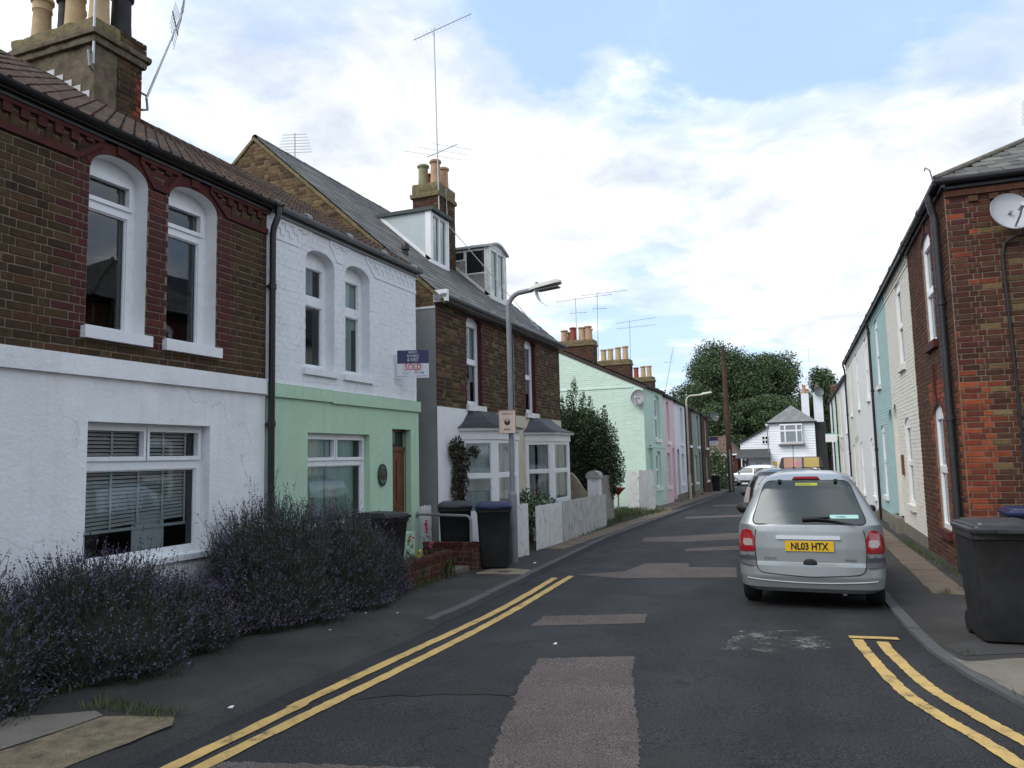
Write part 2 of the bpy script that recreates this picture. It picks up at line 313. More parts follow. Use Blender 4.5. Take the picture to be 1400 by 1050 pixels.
def arch_top(a, b, spring, rise, u):     # elliptical-ish head of an opening
    t = max(-1, min(1, (u - (a + b) / 2) / ((b - a) / 2))); return spring + rise * math.sqrt(max(0, 1 - abs(t) ** 2.3))
def wall_face(mb, fr, u0, u1, v0, v1, holes, d=0.0, reveal=0.12, rmb=None):
    """rectangle with openings (a, b, c, top, rise); reveals go into rmb (or mb)."""
    rmb = rmb or mb
    us = sorted({u0, u1, *[h[0] for h in holes], *[h[1] for h in holes]}); vs = sorted({v0, v1, *[h[2] for h in holes], *[h[3] for h in holes]})
    for i in range(len(us) - 1):
        for j in range(len(vs) - 1):
            cu, cv = (us[i] + us[i + 1]) / 2, (vs[j] + vs[j + 1]) / 2
            if cu < u0 or cu > u1 or cv < v0 or cv > v1: continue
            if any(h[0] < cu < h[1] and h[2] < cv < h[3] for h in holes): continue
            mb.quad(fr.p(us[i], vs[j], d), fr.p(us[i + 1], vs[j], d), fr.p(us[i + 1], vs[j + 1], d), fr.p(us[i], vs[j + 1], d))
    for (a, b, c, t, rise) in holes:
        n = 20 if rise else 1; sp = t - rise; uk = [a + (b - a) * (.5 - .5 * math.cos(math.pi * k / n) if rise else k / n) for k in range(n + 1)]
        top = [(u, arch_top(a, b, sp, rise, u) if rise else t) for u in uk]
        if rise:
            for (x0, y0), (x1, y1) in zip(top, top[1:]):
                if y0 < t - 1e-5 or y1 < t - 1e-5: mb.quad(fr.p(x0, y0, d), fr.p(x1, y1, d), fr.p(x1, t, d), fr.p(x0, t, d))
        loop = [(a, c)] + [(b, c)] + top[::-1]
        for (x0, y0), (x1, y1) in zip(loop, loop[1:] + loop[:1]):
            if abs(x0 - x1) + abs(y0 - y1) > 1e-6: rmb.quad(fr.p(x0, y0, d), fr.p(x0, y0, d - reveal), fr.p(x1, y1, d - reveal), fr.p(x1, y1, d))
_unit = {}
def unit_brick(m, k, proud):
    key = (m.name, k)
    if key not in _unit:
        r = random.Random(k); e = .035; V = []
        for c, s in ((0, 1.0), (0.8, 1.0), (1.0, .93)):
            for b in (-.5, .5):
                for a in (-.5, .5): V.append((a * (s if c < 1 else 1 - .03) + r.uniform(-.008, .008), b * (s if c < 1 else .86) + r.uniform(-.03, .03), c + (r.uniform(-.2, .1) if c == 1 else 0)))
        Fs = [(0, 1, 5, 4), (1, 3, 7, 5), (3, 2, 6, 7), (2, 0, 4, 6), (4, 5, 9, 8), (5, 7, 11, 9), (7, 6, 10, 11), (6, 4, 8, 10), (8, 9, 11, 10)]
        me = bpy.data.meshes.new('brick'); me.from_pydata(V, [], Fs); me.materials.append(m); _unit[key] = (me, np.array(V), Fs)
    return _unit[key]
def parent_world(parent):
    M = Matrix.Identity(4); o = parent; ch = []
    while o is not None: ch.append(o); o = o.parent
    for o in reversed(ch): M = M @ o.matrix_basis
    return M
def scatter(name, parent, items, limit=300, stuffname=None):
    """items: (unit, matrix rows). The nearest in view become objects of their own, the rest one mesh per material."""
    if not items: return
    M = parent_world(parent)
    def score(it):
        c = M @ Vector(it[1][3]); d = c - EYE; f = d.dot(RF)
        if f < .1: return 1e6
        x, y = d.dot(RX) / f * F_PX, d.dot(RD) / f * F_PX
        return d.length + (1e4 if abs(x) > 705 or abs(y) > 530 else 0)
    items = sorted(items, key=score)
    for (me, V, Fs), R in items[:limit]:
        o = bpy.data.objects.new(name, me); COL.objects.link(o); o.parent = parent
        o.matrix_basis = Matrix(R[:3].tolist()).transposed().to_4x4() if False else Matrix(((R[0][0], R[1][0], R[2][0], R[3][0]), (R[0][1], R[1][1], R[2][1], R[3][1]), (R[0][2], R[1][2], R[2][2], R[3][2]), (0, 0, 0, 1)))
    groups = {}
    for it in items[limit:]: groups.setdefault(it[0][0].materials[0].name, []).append(it)
    for mn, its in groups.items():
        Vs = []; Fs = []; o = 0
        for (me, V, F), R in its:
            Vs.append(V @ R[:3] + R[3]); Fs += [tuple(i + o for i in f) for f in F]; o += len(V)
        me = bpy.data.meshes.new(stuffname or name + '_field'); me.from_pydata(np.concatenate(Vs).tolist(), [], Fs); me.materials.append(bpy.data.materials[mn])
        link(stuffname or name + '_field', me, parent, None, 'stuff')
def lay_bricks(fr, u0, u1, v0, v1, holes, pick, proud=.007, ch=.08, L=.235, joint=.015, top=None, d=0.0, headers=True):
    """courses of stretchers and headers, cut at openings; pick(u, v, course) gives the brick's material or None."""
    out = []; n = int(round((v1 - v0) / ch)); ch = (v1 - v0) / n
    for k in range(n):
        z = v0 + (k + .5) * ch; u = u0 - (0 if k % 2 == 0 else L * .25) - random.random() * .01; alt = k % 2
        spans = []
        lim0, lim1 = (u0, u1) if top is None else top(z)
        while u < u1:
            w = L if (not headers or alt % 2 == 0) else L * .5
            spans.append((u, u + w)); u += w; alt += 1
        cuts = []
        for (a, b, c, t, rise) in holes:
            if c - ch * .45 < z < t + .02:
                if rise and z + ch * .5 > t - rise:
                    f = max(0, (z - ch * .5 - (t - rise)) / rise)
                    if f >= 1: continue
                    h = (b - a) / 2 * (1 - min(1, f) ** 2) ** (1 / 2.3); cuts.append(((a + b) / 2 - h, (a + b) / 2 + h))
                else: cuts.append((a, b))
        for a, b in spans:
            segs = [(max(a, lim0), min(b, lim1))]
            for c0, c1 in cuts:
                ns = []
                for s0, s1 in segs:
                    if c1 <= s0 or c0 >= s1: ns.append((s0, s1)); continue
                    if c0 > s0: ns.append((s0, c0))
                    if c1 < s1: ns.append((c1, s1))
                segs = ns
            for s0, s1 in segs:
                if s1 - s0 < .035: continue
                m = pick((s0 + s1) / 2, z, k)
                if m is None: continue
                un = unit_brick(m, random.randrange(5), proud)
                out.append((un, fr.mat((s0 + s1) / 2, z + random.uniform(-.0015, .0015), d, s1 - s0 - joint, ch - joint, proud + random.uniform(-.002, .003))))
    return out
# ------------------------------------------------------------------ building parts
def fill_arch(mb, fr, a, b, spring, rise, d, n=12):
    n = 20; uk = [a + (b - a) * (.5 - .5 * math.cos(math.pi * k / n)) for k in range(n + 1)]; pts = [fr.p(a, spring, d)] + [fr.p(u, arch_top(a, b, spring, rise, u), d) for u in uk] + [fr.p(b, spring, d)]
    c = fr.p((a + b) / 2, spring, d)
    for p, q in zip(pts, pts[1:]): mb.add((c, q, p), ((0, 1, 2),)) if (p - q).length > 1e-5 else None
def window(parent, fr, a, b, c, t, rise=0.0, recess=0.12, panes=None, m=None, glass=None, sill=None, curtain=None, sillm=None, border=.055, casement=(), name='window', label=None):
    """panes: (u0, u1, v0, v1) in fractions of the rectangular part."""
    m = m or m_upvc; glass = glass or m_glass; sp = t - rise; w, h = b - a, sp - c
    panes = panes or [(0.08, .92, .05, .48), (.08, .92, .54, .95)]
    R = [(a + p[0] * w, a + p[1] * w, c + p[2] * h, c + p[3] * h) for p in panes]
    mb = MB(); wall_face(mb, fr, a, b, c, sp, [(p[0], p[1], p[2], p[3], 0) for p in R], -recess, .05)
    if rise: fill_arch(mb, fr, a, b, sp, rise, -recess)
    for k, p in enumerate(R):
        if k in casement:
            e = .045
            for x0, x1, y0, y1 in ((p[0] - e, p[1] + e, p[3] + .001, p[3] + e), (p[0] - e, p[1] + e, p[2] - e, p[2] - .001), (p[0] - e, p[0] - .001, p[2] - .001, p[3] + .001), (p[1] + .001, p[1] + e, p[2] - .001, p[3] + .001)):
                mb.fbox(fr, x0, x1, y0, y1, -recess + .001, -recess + .022)
        else:                                  # glazing bead
            e = .014
            for x0, x1, y0, y1 in ((p[0], p[1], p[3] - e, p[3] - .001), (p[0], p[1], p[2] + .001, p[2] + e), (p[0] + .001, p[0] + e, p[2] + e, p[3] - e), (p[1] - e, p[1] - .001, p[2] + e, p[3] - e)):
                mb.fbox(fr, x0, x1, y0, y1, -recess - .045, -recess - .018)
    o = mb.build(name, m, parent, label=label)
    for p in R:
        MB().quad(fr.p(p[0], p[2], -recess - .04), fr.p(p[1], p[2], -recess - .04), fr.p(p[1], p[3], -recess - .04), fr.p(p[0], p[3], -recess - .04)).build('pane', glass, o)
    if sill:
        ex, dep, th = sill
        s = MB(); s.fbox(fr, a - ex, b + ex, c - th, c - .002, -recess + .002 if dep > 0 else -.05, dep); s.build('sill', sillm or m, o)
    if curtain:
        for (f0, f1, g0, g1, cm) in curtain:
            u0, u1, v0, v1 = a + f0 * w, a + f1 * w, c + g0 * h, c + g1 * h; n = max(6, int((u1 - u0) / .03)); cb = MB(); V = []
            for k in range(n + 1):
                u = u0 + (u1 - u0) * k / n; dd = -recess - .085 + .022 * math.sin(k * 1.9 + u) + .01 * math.sin(k * .7)
                V += [fr.p(u, v0, dd), fr.p(u, v1, dd)]
            cb.add(V, [(2 * k, 2 * k + 2, 2 * k + 3, 2 * k + 1) for k in range(n)]); cb.build('curtain', cm, o, 60)
    return o
def gutter(parent, x0, x1, z, y=-.10, r=.055, m=None, joints=2.0):
    mb = MB(); n = 8; V = []; prof = [(y + r * math.cos(math.pi + math.pi * k / n), z - r * math.sin(math.pi * k / n)) for k in range(n + 1)]
    for x in (x0, x1): V += [(x, a, b) for a, b in prof]
    mb.add(V, [(k, k + 1, n + 2 + k, n + 1 + k) for k in range(n)] + [tuple(range(n + 1)), tuple(range(n + 1, 2 * n + 2))])
    x = x0 + .5
    while x < x1 and joints:
        mb.tube([(x, y, z), (x + .09, y, z)], r * 1.16, 12); x += joints
    mb.box(x0, x1, y + r * .9, .0, z - .11, z - .012)      # fascia behind it
    return mb.build('gutter', m or m_blackpipe, parent, 50)
def downpipe(parent, x, z0, z1, y=-.06, r=.036, m=None, swan=True, label=None):
    mb = MB(); path = [(x, y, z0), (x, y, z1 - .35)] + ([(x, y - .02, z1 - .25), (x + .03, y - .055, z1 - .12), (x + .03, y - .06, z1)] if swan else [(x, y, z1)])
    mb.tube(path, r, 10); z = z0 + .5
    while z < z1 - .4:
        mb.tube([(x, y, z), (x, y, z + .07)], r * 1.28, 10); mb.box(x - .055, x + .055, y - .005, y + .055, z + .02, z + .045); z += 1.75
    return mb.build('downpipe', m or m_blackpipe, parent, 50, label=label)
def unit_tile(m, slate):
    key = (m.name, 'slate' if slate else 'tile')
    if key not in _unit:
        if slate: prof = [(-.495, 1), (.495, 1)]
        else: prof = [(-.5, 1.9), (-.34, .8), (.0, .3), (.2, .9), (.36, 2.0), (.5, 1.9)]
        V = []; n = len(prof)
        for b in (-.5, .5): V += [(a, b, c) for a, c in prof]
        V += [(a, -.5, 0 if slate else c - .9) for a, c in prof]
        Fs = [(k, k + 1, n + k + 1, n + k) for k in range(n - 1)] + [(2 * n + k, 2 * n + k + 1, k + 1, k) for k in range(n - 1)]
        if slate:
            V += [(-.495, .5, 0), (.495, .5, 0)]; Fs += [(4, 0, 2, 6), (1, 5, 7, 3)]
        me = bpy.data.meshes.new(key[1]); me.from_pydata(V, [], Fs); me.materials.append(m); _unit[key] = (me, np.array(V, float), Fs)
    return _unit[key]
def lay_tiles(fr, u0, u1, length, m, w=.30, gauge=.32, slate=False, skip=None, trim=None, thick=.02):
    out = []; rows = int(math.ceil(length / gauge)); un = unit_tile(m, slate)
    for r in range(rows):
        v = (r + .5) * gauge; off = (w / 2 if (r % 2 and slate) else 0); x = u0 - off; lo, hi = (u0, u1) if trim is None else trim(v)
        while x < u1:
            a, b = max(x, lo), min(x + w, hi); x += w
            if b - a < w * .25 or v + gauge * .4 > length + gauge * .3: continue
            if skip and skip((a + b) / 2, v): continue
            R = fr.mat((a + b) / 2, v, .004 + random.uniform(0, .003), b - a - (.004 if slate else 0), gauge * 1.06, thick)
            R[1] = R[1] - np.array(fr.en) * thick * .9 + np.array(fr.eu) * random.uniform(-.006, .006); R[3] = R[3] + np.array(fr.en) * thick * .3
            out.append((un, R))
    return out
def slope_frame(ye, ze, yr, zr):
    d = Vector((0, yr - ye, zr - ze)); L = d.length; d.normalize(); n = Vector((1, 0, 0)).cross(d)
    return FR((0, ye, ze), (1, 0, 0), d, n), L
def pot(parent, x, y, z, h=.62, r=.13, m=None, kind=0):
    mb = MB()
    if kind == 0: prof = [(r * .98, 0), (r * .95, .05), (r * .86, h * .5), (r * .84, h * .72), (r * .94, h * .75), (r * .9, h * .8), (r * .9, h * .9), (r * 1.08, h * .93), (r * 1.08, h), (r * .8, h), (r * .78, h * .8)]
    else: prof = [(r, 0), (r * .9, h * .4), (r * .86, h * .86), (r * 1.1, h * .9), (r * 1.12, h * .97), (r * .95, h), (r * .75, h), (r * .72, h * .8)]
    mb.lathe((x, y, z), prof, 16); return mb.build('chimney_pot', m or m_pot, parent, 40)
def aerial(name, label, base, top, booms, m=None, group=None):
    """mast from base to top; booms: (height on the mast 0..1, direction xyz, length, elements, element length, element direction)."""
    b, t = Vector(base), Vector(top); th = thing(name, label, 'TV aerial', b, 0, group)
    MB().tube([(0, 0, 0), t - b], .017, 8).build('mast', m or m_alu, th, 50)
    for (f, d, L, n, el, ed) in booms:
        p = (t - b) * f; d = Vector(d).normalized(); e = Vector(ed).normalized(); bo = MB(); bo.tube([p - d * L * .35, p + d * L * .65], .010, 6)
        bm = bo.build('boom', m_steel, th); q = MB()
        for k in range(n):
            c = p - d * L * .35 + d * L * (k + .5) / n; l = el * (1.1 - .35 * k / max(1, n - 1))
            q.tube([c - e * l / 2, c + e * l / 2], .0055, 5)
        q.build('elements', m_alu, bm)
    return th
def dish(name, label, loc, face, r=.35, m=None, group=None):
    th = thing(name, label, 'satellite dish', loc, 0, group); f = Vector(face).normalized(); q = f.to_track_quat('Z', 'Y').to_matrix().to_4x4()
    mb = MB(); mb.lathe((0, 0, 0), [(.01, -.085 * r / .35), (r * .35, -.075 * r / .35), (r * .7, -.04 * r / .35), (r, .01), (r * 1.02, .02), (r * 1.03, .005), (r * .7, -.055 * r / .35), (r * .35, -.095 * r / .35), (.012, -.105 * r / .35)], 28)
    mb.v = [tuple(q @ Vector((v[0], v[1] * 1.08, v[2]))) for v in mb.v]; mb.build('reflector', m or mat('grey dish paint', (.36, .37, .39), .5, .08, 6, dirt=((.25, .25, .25), .5, 6)), th, 50)
    dn = q @ Vector((0, -r * .9, .0)); fp = q @ Vector((0, -r * .35, r * 1.05))
    MB().tube([dn * 1.0, dn * .55 + fp * .55, fp], .014, 6).build('feed_arm', m_steel, th)
    MB().tube([fp + (q @ Vector((0, 0, .03))), fp - (q @ Vector((0, 0, .09)))], .034, 10).build('receiver', mat('pale grey plastic', (.5, .5, .5), .5, .05), th, 50)
    MB().tube([(0, 0, 0), f * -.12, f * -.12 + Vector((0, 0, -.14))], .022, 8).build('bracket', m_steel, th)
    return th
def text_mesh(txt, size, m, parent, M, align='CENTER', name='lettering', depth=.001, squash=1.0, bold=0.0):
    cu = bpy.data.curves.new(name, 'FONT'); cu.body = txt; cu.size = size; cu.align_x = align; cu.align_y = 'CENTER'; cu.extrude = depth; cu.resolution_u = 3; cu.offset = bold
    o = bpy.data.objects.new(name, cu); COL.objects.link(o); dg = bpy.context.evaluated_depsgraph_get()
    me = bpy.data.meshes.new_from_object(o.evaluated_get(dg)); bpy.data.objects.remove(o); bpy.data.curves.remove(cu)
    me.materials.clear(); me.materials.append(m); me.transform(Matrix.Diagonal((squash, 1, 1, 1))); me.transform(M)
    return link(name, me, parent)
def face_matrix(o, eu, ev):
    eu, ev = Vector(eu).normalized(), Vector(ev).normalized(); n = eu.cross(ev); M = Matrix((eu, ev, n)).transposed().to_4x4(); M.translation = Vector(o); return M

# ================================================================== SETTING: ground, road, pavements
def sheet(name, pts, off, m, jit=0.0, seg=.15, kind='structure', parent=None, thick=0.0, thing_=None):
    P = []
    for (a, b) in zip(pts, pts[1:] + pts[:1]):
        d = math.dist(a, b); n = max(1, int(d / seg)) if jit else 1
        for k in range(n):
            x, y = a[0] + (b[0] - a[0]) * k / n, a[1] + (b[1] - a[1]) * k / n
            j = jit * (1 if k else .5); P.append((x + random.uniform(-j, j), y + random.uniform(-j, j)))
    mb = MB()
    if thick: mb.prism([(x, y, gz(y) + off - thick) for x, y in P], (0, 0, thick))
    else: mb.add([(x, y, gz(y) + off) for x, y in P], [tuple(range(len(P)))])
    return mb.build(name, m, parent, kind=kind)
def strip_grid(name, xs_fn, ys, off, m, kind='structure'):
    V = []; F = []; n = None
    for y in ys:
        xs = xs_fn(y); n = len(xs); V += [(x, y, gz(y) + off) for x in xs]
    for j in range(len(ys) - 1):
        for i in range(n - 1): F.append((j * n + i, j * n + i + 1, (j + 1) * n + i + 1, (j + 1) * n + i))
    mb = MB(); mb.add(V, F); return mb.build(name, m, kind=kind)
strip_grid('ground', lambda y: (-600, -60, -14, 14, 60, 600), (-600, -60, 0, 75, 160, 900), -.06, m_ground)
strip_grid('road', lambda y: (-6.2, 9.0), (-40, 0, 20, 40, 64), 0, m_asph)
strip_grid('side_road', lambda y: (-40, 40), (64, 73), .001, m_asph)
KL = [(-3.66, -12), (-3.72, 2.9), (-3.80, 5.0), (-3.82, 8.2), (-4.11, 12.5), (-4.42, 17.5), (-4.50, 34.5), (-4.80, 47.2), (-5.3, 63.5)]
KR = [(.50, 63.5), (.60, 30), (.72, 10.7), (.75, 10.1), (.82, 8.6), (.90, 7.55), (1.01, 7.02), (1.12, 6.57), (1.27, 6.05), (1.55, 5.5), (2.1, 5.05), (3.0, 4.75), (14, 4.6)]
H = .075
KL0 = [p for p in KL]
mb = MB(); V = []; F = []
for x, y in KL: V += [(x - .13, y, gz(y) + H), (-16, y, gz(y) + H)]
mb.add(V, [(2 * i, 2 * i + 1, 2 * i + 3, 2 * i + 2)[::-1] for i in range(len(KL) - 1)]); mb.build('pavement', m_pave, kind='structure')
def off_line(L, d):
    out = []
    for i, (x, y) in enumerate(L):
        a, b = L[max(0, i - 1)], L[min(len(L) - 1, i + 1)]; t = Vector((b[0] - a[0], b[1] - a[1])).normalized(); out.append((x - t.y * d, y + t.x * d))
    return out
ko = off_line(KR, .125); mb = MB()
HR = .028; P = [(x, y, gz(y) + HR) for x, y in ko] + [(14, 12.4, gz(12.4) + HR), (2.3, 12.4, gz(12.4) + HR), (2.3, 63.5, gz(63.5) + HR)]
mb.add(P, [tuple(range(len(P)))]); mb.build('pavement', m_pave, kind='structure')
def kerb(L, d0, name='kerb', top=H + .006):
    """kerb stones along a line, each a stone of its own"""
    root = bpy.data.objects.new(name, None); COL.objects.link(root); root['kind'] = 'structure'
    D = [0.0]
    for a, b in zip(L, L[1:]): D.append(D[-1] + math.dist(a, b))
    def at(s):
        for i in range(len(L) - 1):
            if s <= D[i + 1] or i == len(L) - 2:
                f = (s - D[i]) / (D[i + 1] - D[i]); return Vector((L[i][0] + (L[i + 1][0] - L[i][0]) * f, L[i][1] + (L[i + 1][1] - L[i][1]) * f))
    s = 0.0
    while s < D[-1] - .2:
        e = min(D[-1], s + .9); a, b = at(s + .006), at(e - .006); t = (b - a).normalized(); n = Vector((-t.y, t.x)) * d0; mb = MB(); dz = random.uniform(-.004, .004)
        pts = [a, b, b + n, a + n]; V = [(p.x, p.y, gz(p.y) + z) for z in (-.05, top + dz) for p in pts]
        ins = n * .1; V[4] = (V[4][0] + ins.x, V[4][1] + ins.y, V[4][2]); V[5] = (V[5][0] + ins.x, V[5][1] + ins.y, V[5][2])
        mb.add(V, ((4, 5, 6, 7), (0, 1, 5, 4), (1, 2, 6, 5), (2, 3, 7, 6), (3, 0, 4, 7))); mb.build('kerb_stone', m_kerb, root); s = e
    return root
kerb([(-3.815, 7.4)] + KL[3:], .128); kerb(KR, .123, top=HR + .004)
low = MB(); V = []
for x, y in KL[:3] + [(-3.815, 7.4)]: V += [(x + .03, y, gz(y) - .006), (x - .05, y, gz(y) + .04), (x - .132, y, gz(y) + H - .0005)]
low.add(V, [(3 * i + k, 3 * i + k + 1, 3 * i + k + 4, 3 * i + k + 3)[::-1] for i in range(3) for k in (0, 1)]); low.build('kerb_ramp', m_pave, kind='structure')
# patches of chippings worn through the asphalt
for k, pts in enumerate((
    [(-2.30, 6.45), (-1.52, 6.78), (-1.42, 6.2), (-1.32, 5.84), (-1.20, 5.3), (-1.09, 4.9), (-.98, 4.4), (-.92, 3.7), (-1.66, 3.5), (-3.3, 3.0), (-3.31, 3.62), (-1.76, 4.02), (-1.98, 4.85), (-2.04, 5.22), (-2.12, 5.32), (-2.18, 5.7)],
    [(-2.89, 8.30), (-1.80, 8.74), (-1.73, 8.22), (-2.84, 7.73)],
    [(-3.50, 11.62), (-2.86, 12.2), (-2.74, 13.3), (-2.02, 13.5), (-1.95, 12.98), (-1.19, 13.1), (-1.09, 11.94), (-1.9, 11.7), (-2.70, 11.44)],
    [(-3.75, 18.2), (-2.98, 18.74), (-2.3, 19.4), (-1.2, 20.3), (-1.1, 18.4), (-1.58, 18.15), (-2.6, 17.31), (-3.57, 17.1)],
    [(-2.4, 15.9), (-1.48, 16.7), (-1.2, 16.7), (-1.15, 15.95), (-2.39, 15.36)],
    [(-3.9, 26.0), (-1.0, 28.5), (-.9, 27.2), (-3.8, 24.9)], [(-3.9, 34.0), (-1.0, 36.6), (-.9, 34.9), (-3.8, 32.7)])):
    sheet('road_patch', pts, .004, m_patch, .014, .035)
sheet('road_patch', [(-3.2, 4.9), (-2.7, 5.2), (-2.1, 5.35), (-2.15, 5.55), (-2.6, 5.7), (-3.0, 5.3)], .004, mat('older dark asphalt', (.030, .030, .031), .9, .3, 4, .010, 130, .3, fine=.6, fscale=100, crack=(2.0, .02, (.01, .01, .01))), .04, .1)
for pts in ([(-.9, 8.2), (-.5, 8.55), (-.1, 8.2), (.1, 8.35), (.05, 7.95), (-.3, 7.6), (-.45, 7.75), (-.6, 7.9)],):
    m_sc = mat('pale scuffed spill', (.26, .25, .23), .9, .2, 6); nt_ = m_sc.node_tree; g_ = N(nt_, 'ShaderNodeNewGeometry'); nn_ = math_(nt_, 'ADD', math_(nt_, 'MULTIPLY', noise(nt_, g_.outputs['Position'], 4.5, 6, .7), .6), math_(nt_, 'MULTIPLY', noise(nt_, g_.outputs['Position'], 38, 4, .75), .4)); nt_.links.new(ramp(nt_, nn_, ((.51, 0.0), (.58, .6))), nt_.nodes['Principled BSDF'].inputs['Alpha'])
    sheet('road_scuff', [(-.85, 7.25), (-.75, 8.15), (-.2, 8.3), (.12, 8.05), (.1, 7.6), (-.35, 7.3)], .0035, m_sc, 0)
def line(L, w, m=m_yellow, off=.008, name='yellow_line'):
    V = []; D = []
    P = []
    for a, b in zip(L, L[1:]):
        n = max(2, int(math.dist(a, b) / .1)); P += [(a[0] + (b[0] - a[0]) * k / n, a[1] + (b[1] - a[1]) * k / n) for k in range(n)]
    P.append(L[-1])
    for i, p in enumerate(P):
        a, b = P[max(0, i - 1)], P[min(len(P) - 1, i + 1)]; t = Vector((b[0] - a[0], b[1] - a[1])).normalized()
        for sgn in (-1, 1):
            d = sgn * (w / 2 + random.uniform(-.006, .006)); V.append((p[0] - t.y * d, p[1] + t.x * d, gz(p[1]) + off))
    MB().add(V, [(2 * i, 2 * i + 1, 2 * i + 3, 2 * i + 2) for i in range(len(P) - 1)]).build(name, m, kind='structure')
def smooth(L, n=8):
    out = []
    for i in range(len(L) - 1):
        p0, p1, p2, p3 = (np.array(L[max(0, min(len(L) - 1, j))], float) for j in (i - 1, i, i + 1, i + 2))
        for k in range(n):
            t = k / n; out.append(tuple(.5 * ((2 * p1) + (-p0 + p2) * t + (2 * p0 - 5 * p1 + 4 * p2 - p3) * t * t + (-p0 + 3 * p1 - 3 * p2 + p3) * t ** 3)))
    return out + [tuple(L[-1])]
line(smooth([(-3.44, -9), (-3.47, 3.4), (-3.505, 4.7), (-3.505, 6.4), (-3.51, 8.5), (-3.70, 11.2)]), .10)
line(smooth([(-3.27, -9), (-3.30, 3.5), (-3.30, 4.7), (-3.29, 6.3), (-3.33, 8.3), (-3.52, 11.45)]), .10)
line(smooth([(.335, 8.02), (.40, 7.38), (.545, 6.36), (.70, 5.82), (.87, 5.38), (1.06, 4.85), (1.5, 4.2), (2.3, 3.65), (4.0, 3.4), (9, 3.3)]), .10)
line(smooth([(.545, 7.98), (.60, 7.40), (.735, 6.52), (.88, 6.03), (1.04, 5.58), (1.24, 5.10), (1.6, 4.55), (2.3, 4.05), (4.0, 3.8), (9, 3.7)]), .10)
line([(.27, 8.10), (.70, 8.16)], .10, off=.0105)
# paving details
sheet('pavement_slab', [(-5.5, 3.3), (-4.60, 3.92), (-4.45, 3.86), (-4.5, 3.1), (-4.75, 2.5), (-6.2, 2.4)], H + .004, m_conc, .015, .2)
sheet('pavement_slab', [(-4.43, 3.84), (-3.97, 3.98), (-3.86, 3.86), (-3.86, 3.0), (-4.3, 2.4), (-4.70, 2.45), (-4.46, 3.1)], H + .005, mat('weedy pebbled concrete', (.20, .165, .11), .95, .4, 9, .012, 70, .2, fine=.5, dirt=((.06, .075, .03), .6, 4)), .02, .15)
sheet('pavement_patch', [(-5.35, 3.05), (-4.95, 3.25), (-4.75, 2.95), (-5.2, 2.7)], H + .008, m_asph, .01, .2)
sheet('pavement_slab', [(1.02, 7.42), (1.12, 7.30), (2.2, 7.9), (2.3, 5.4), (1.75, 5.6), (1.45, 5.95), (1.24, 6.5), (1.13, 6.95)], HR + .004, m_conc, .02, .15)
sheet('pavement_patch', [(1.12, 7.48), (1.02, 7.85), (2.1, 9.0), (2.4, 8.2)], HR + .004, mat('dark pavement patch', (.05, .05, .05), .9, .2, 3, .005, 200, .3, fine=.3), .015, .2)
slab_root = bpy.data.objects.new('paving', None); COL.objects.link(slab_root); slab_root['kind'] = 'structure'
y = 10.9
while y < 40:
    w = random.uniform(.55, .66); x0, x1 = 1.36 - .006 * (y - 11), 1.78 - .008 * (y - 11); o = MB()
    P = [(x0 + random.uniform(-.01, .01), y + .008), (x1, y + .008), (x1, y + w - .008), (x0 + random.uniform(-.01, .01), y + w - .008)]
    o.prism([(a, b, gz(b) + HR - .02) for a, b in P], (0, 0, .026 + random.uniform(-.004, .004))); o.build('paving_slab', m_pslab, slab_root); y += w
for (x0, x1, y0, y1) in ((-5.08, -4.62, 14.6, 28.4), (-5.62, -4.9, 28.6, 50.0)):
    y = y0
    while y < y1:
        w = random.uniform(.8, 1.0); o = MB(); sh_ = -.012 * (y - 15.3)
        P = [(x0 + .0 + sh_ * .5, y + .008), (x1 + sh_ * .35, y + .008), (x1 + sh_ * .35, y + w - .008), (x0 + sh_ * .5, y + w - .008)]
        o.prism([(a, b, gz(b) + H - .02) for a, b in P], (0, 0, .026 + random.uniform(-.004, .004))); o.build('paving_slab', m_pslab, slab_root); y += w
sheet('gravel_patch', [(-4.85, 10.8), (-4.1, 10.95), (-4.1, 11.4), (-4.55, 11.6), (-4.85, 11.4)], H + .004, m_gravel, .05, .12)
sheet('drain_cover', [(-4.62, 11.05), (-4.42, 11.08), (-4.42, 11.25), (-4.62, 11.22)], H + .008, mat('rusty iron cover', (.06, .045, .035), .8, .3, 20, .004, 60), 0)
sheet('garden_bed', [(-6.28, 2.2), (-5.25, 2.2), (-5.22, 10.8), (-6.28, 10.8)], H + .006, m_soil, .02, .3)
sheet('garden_bed', [(-6.28, 12.5), (-5.3, 13.5), (-5.4, 20.6), (-6.28, 20.6)], H + .006, m_soil, .02, .3)
sheet('verge', [(-12, 20.8), (-5.8, 20.9), (-5.75, 23), (-5.6, 26.5), (-5.75, 29.2), (-12, 29.2)], H + .008, m_soil, .03, .3)
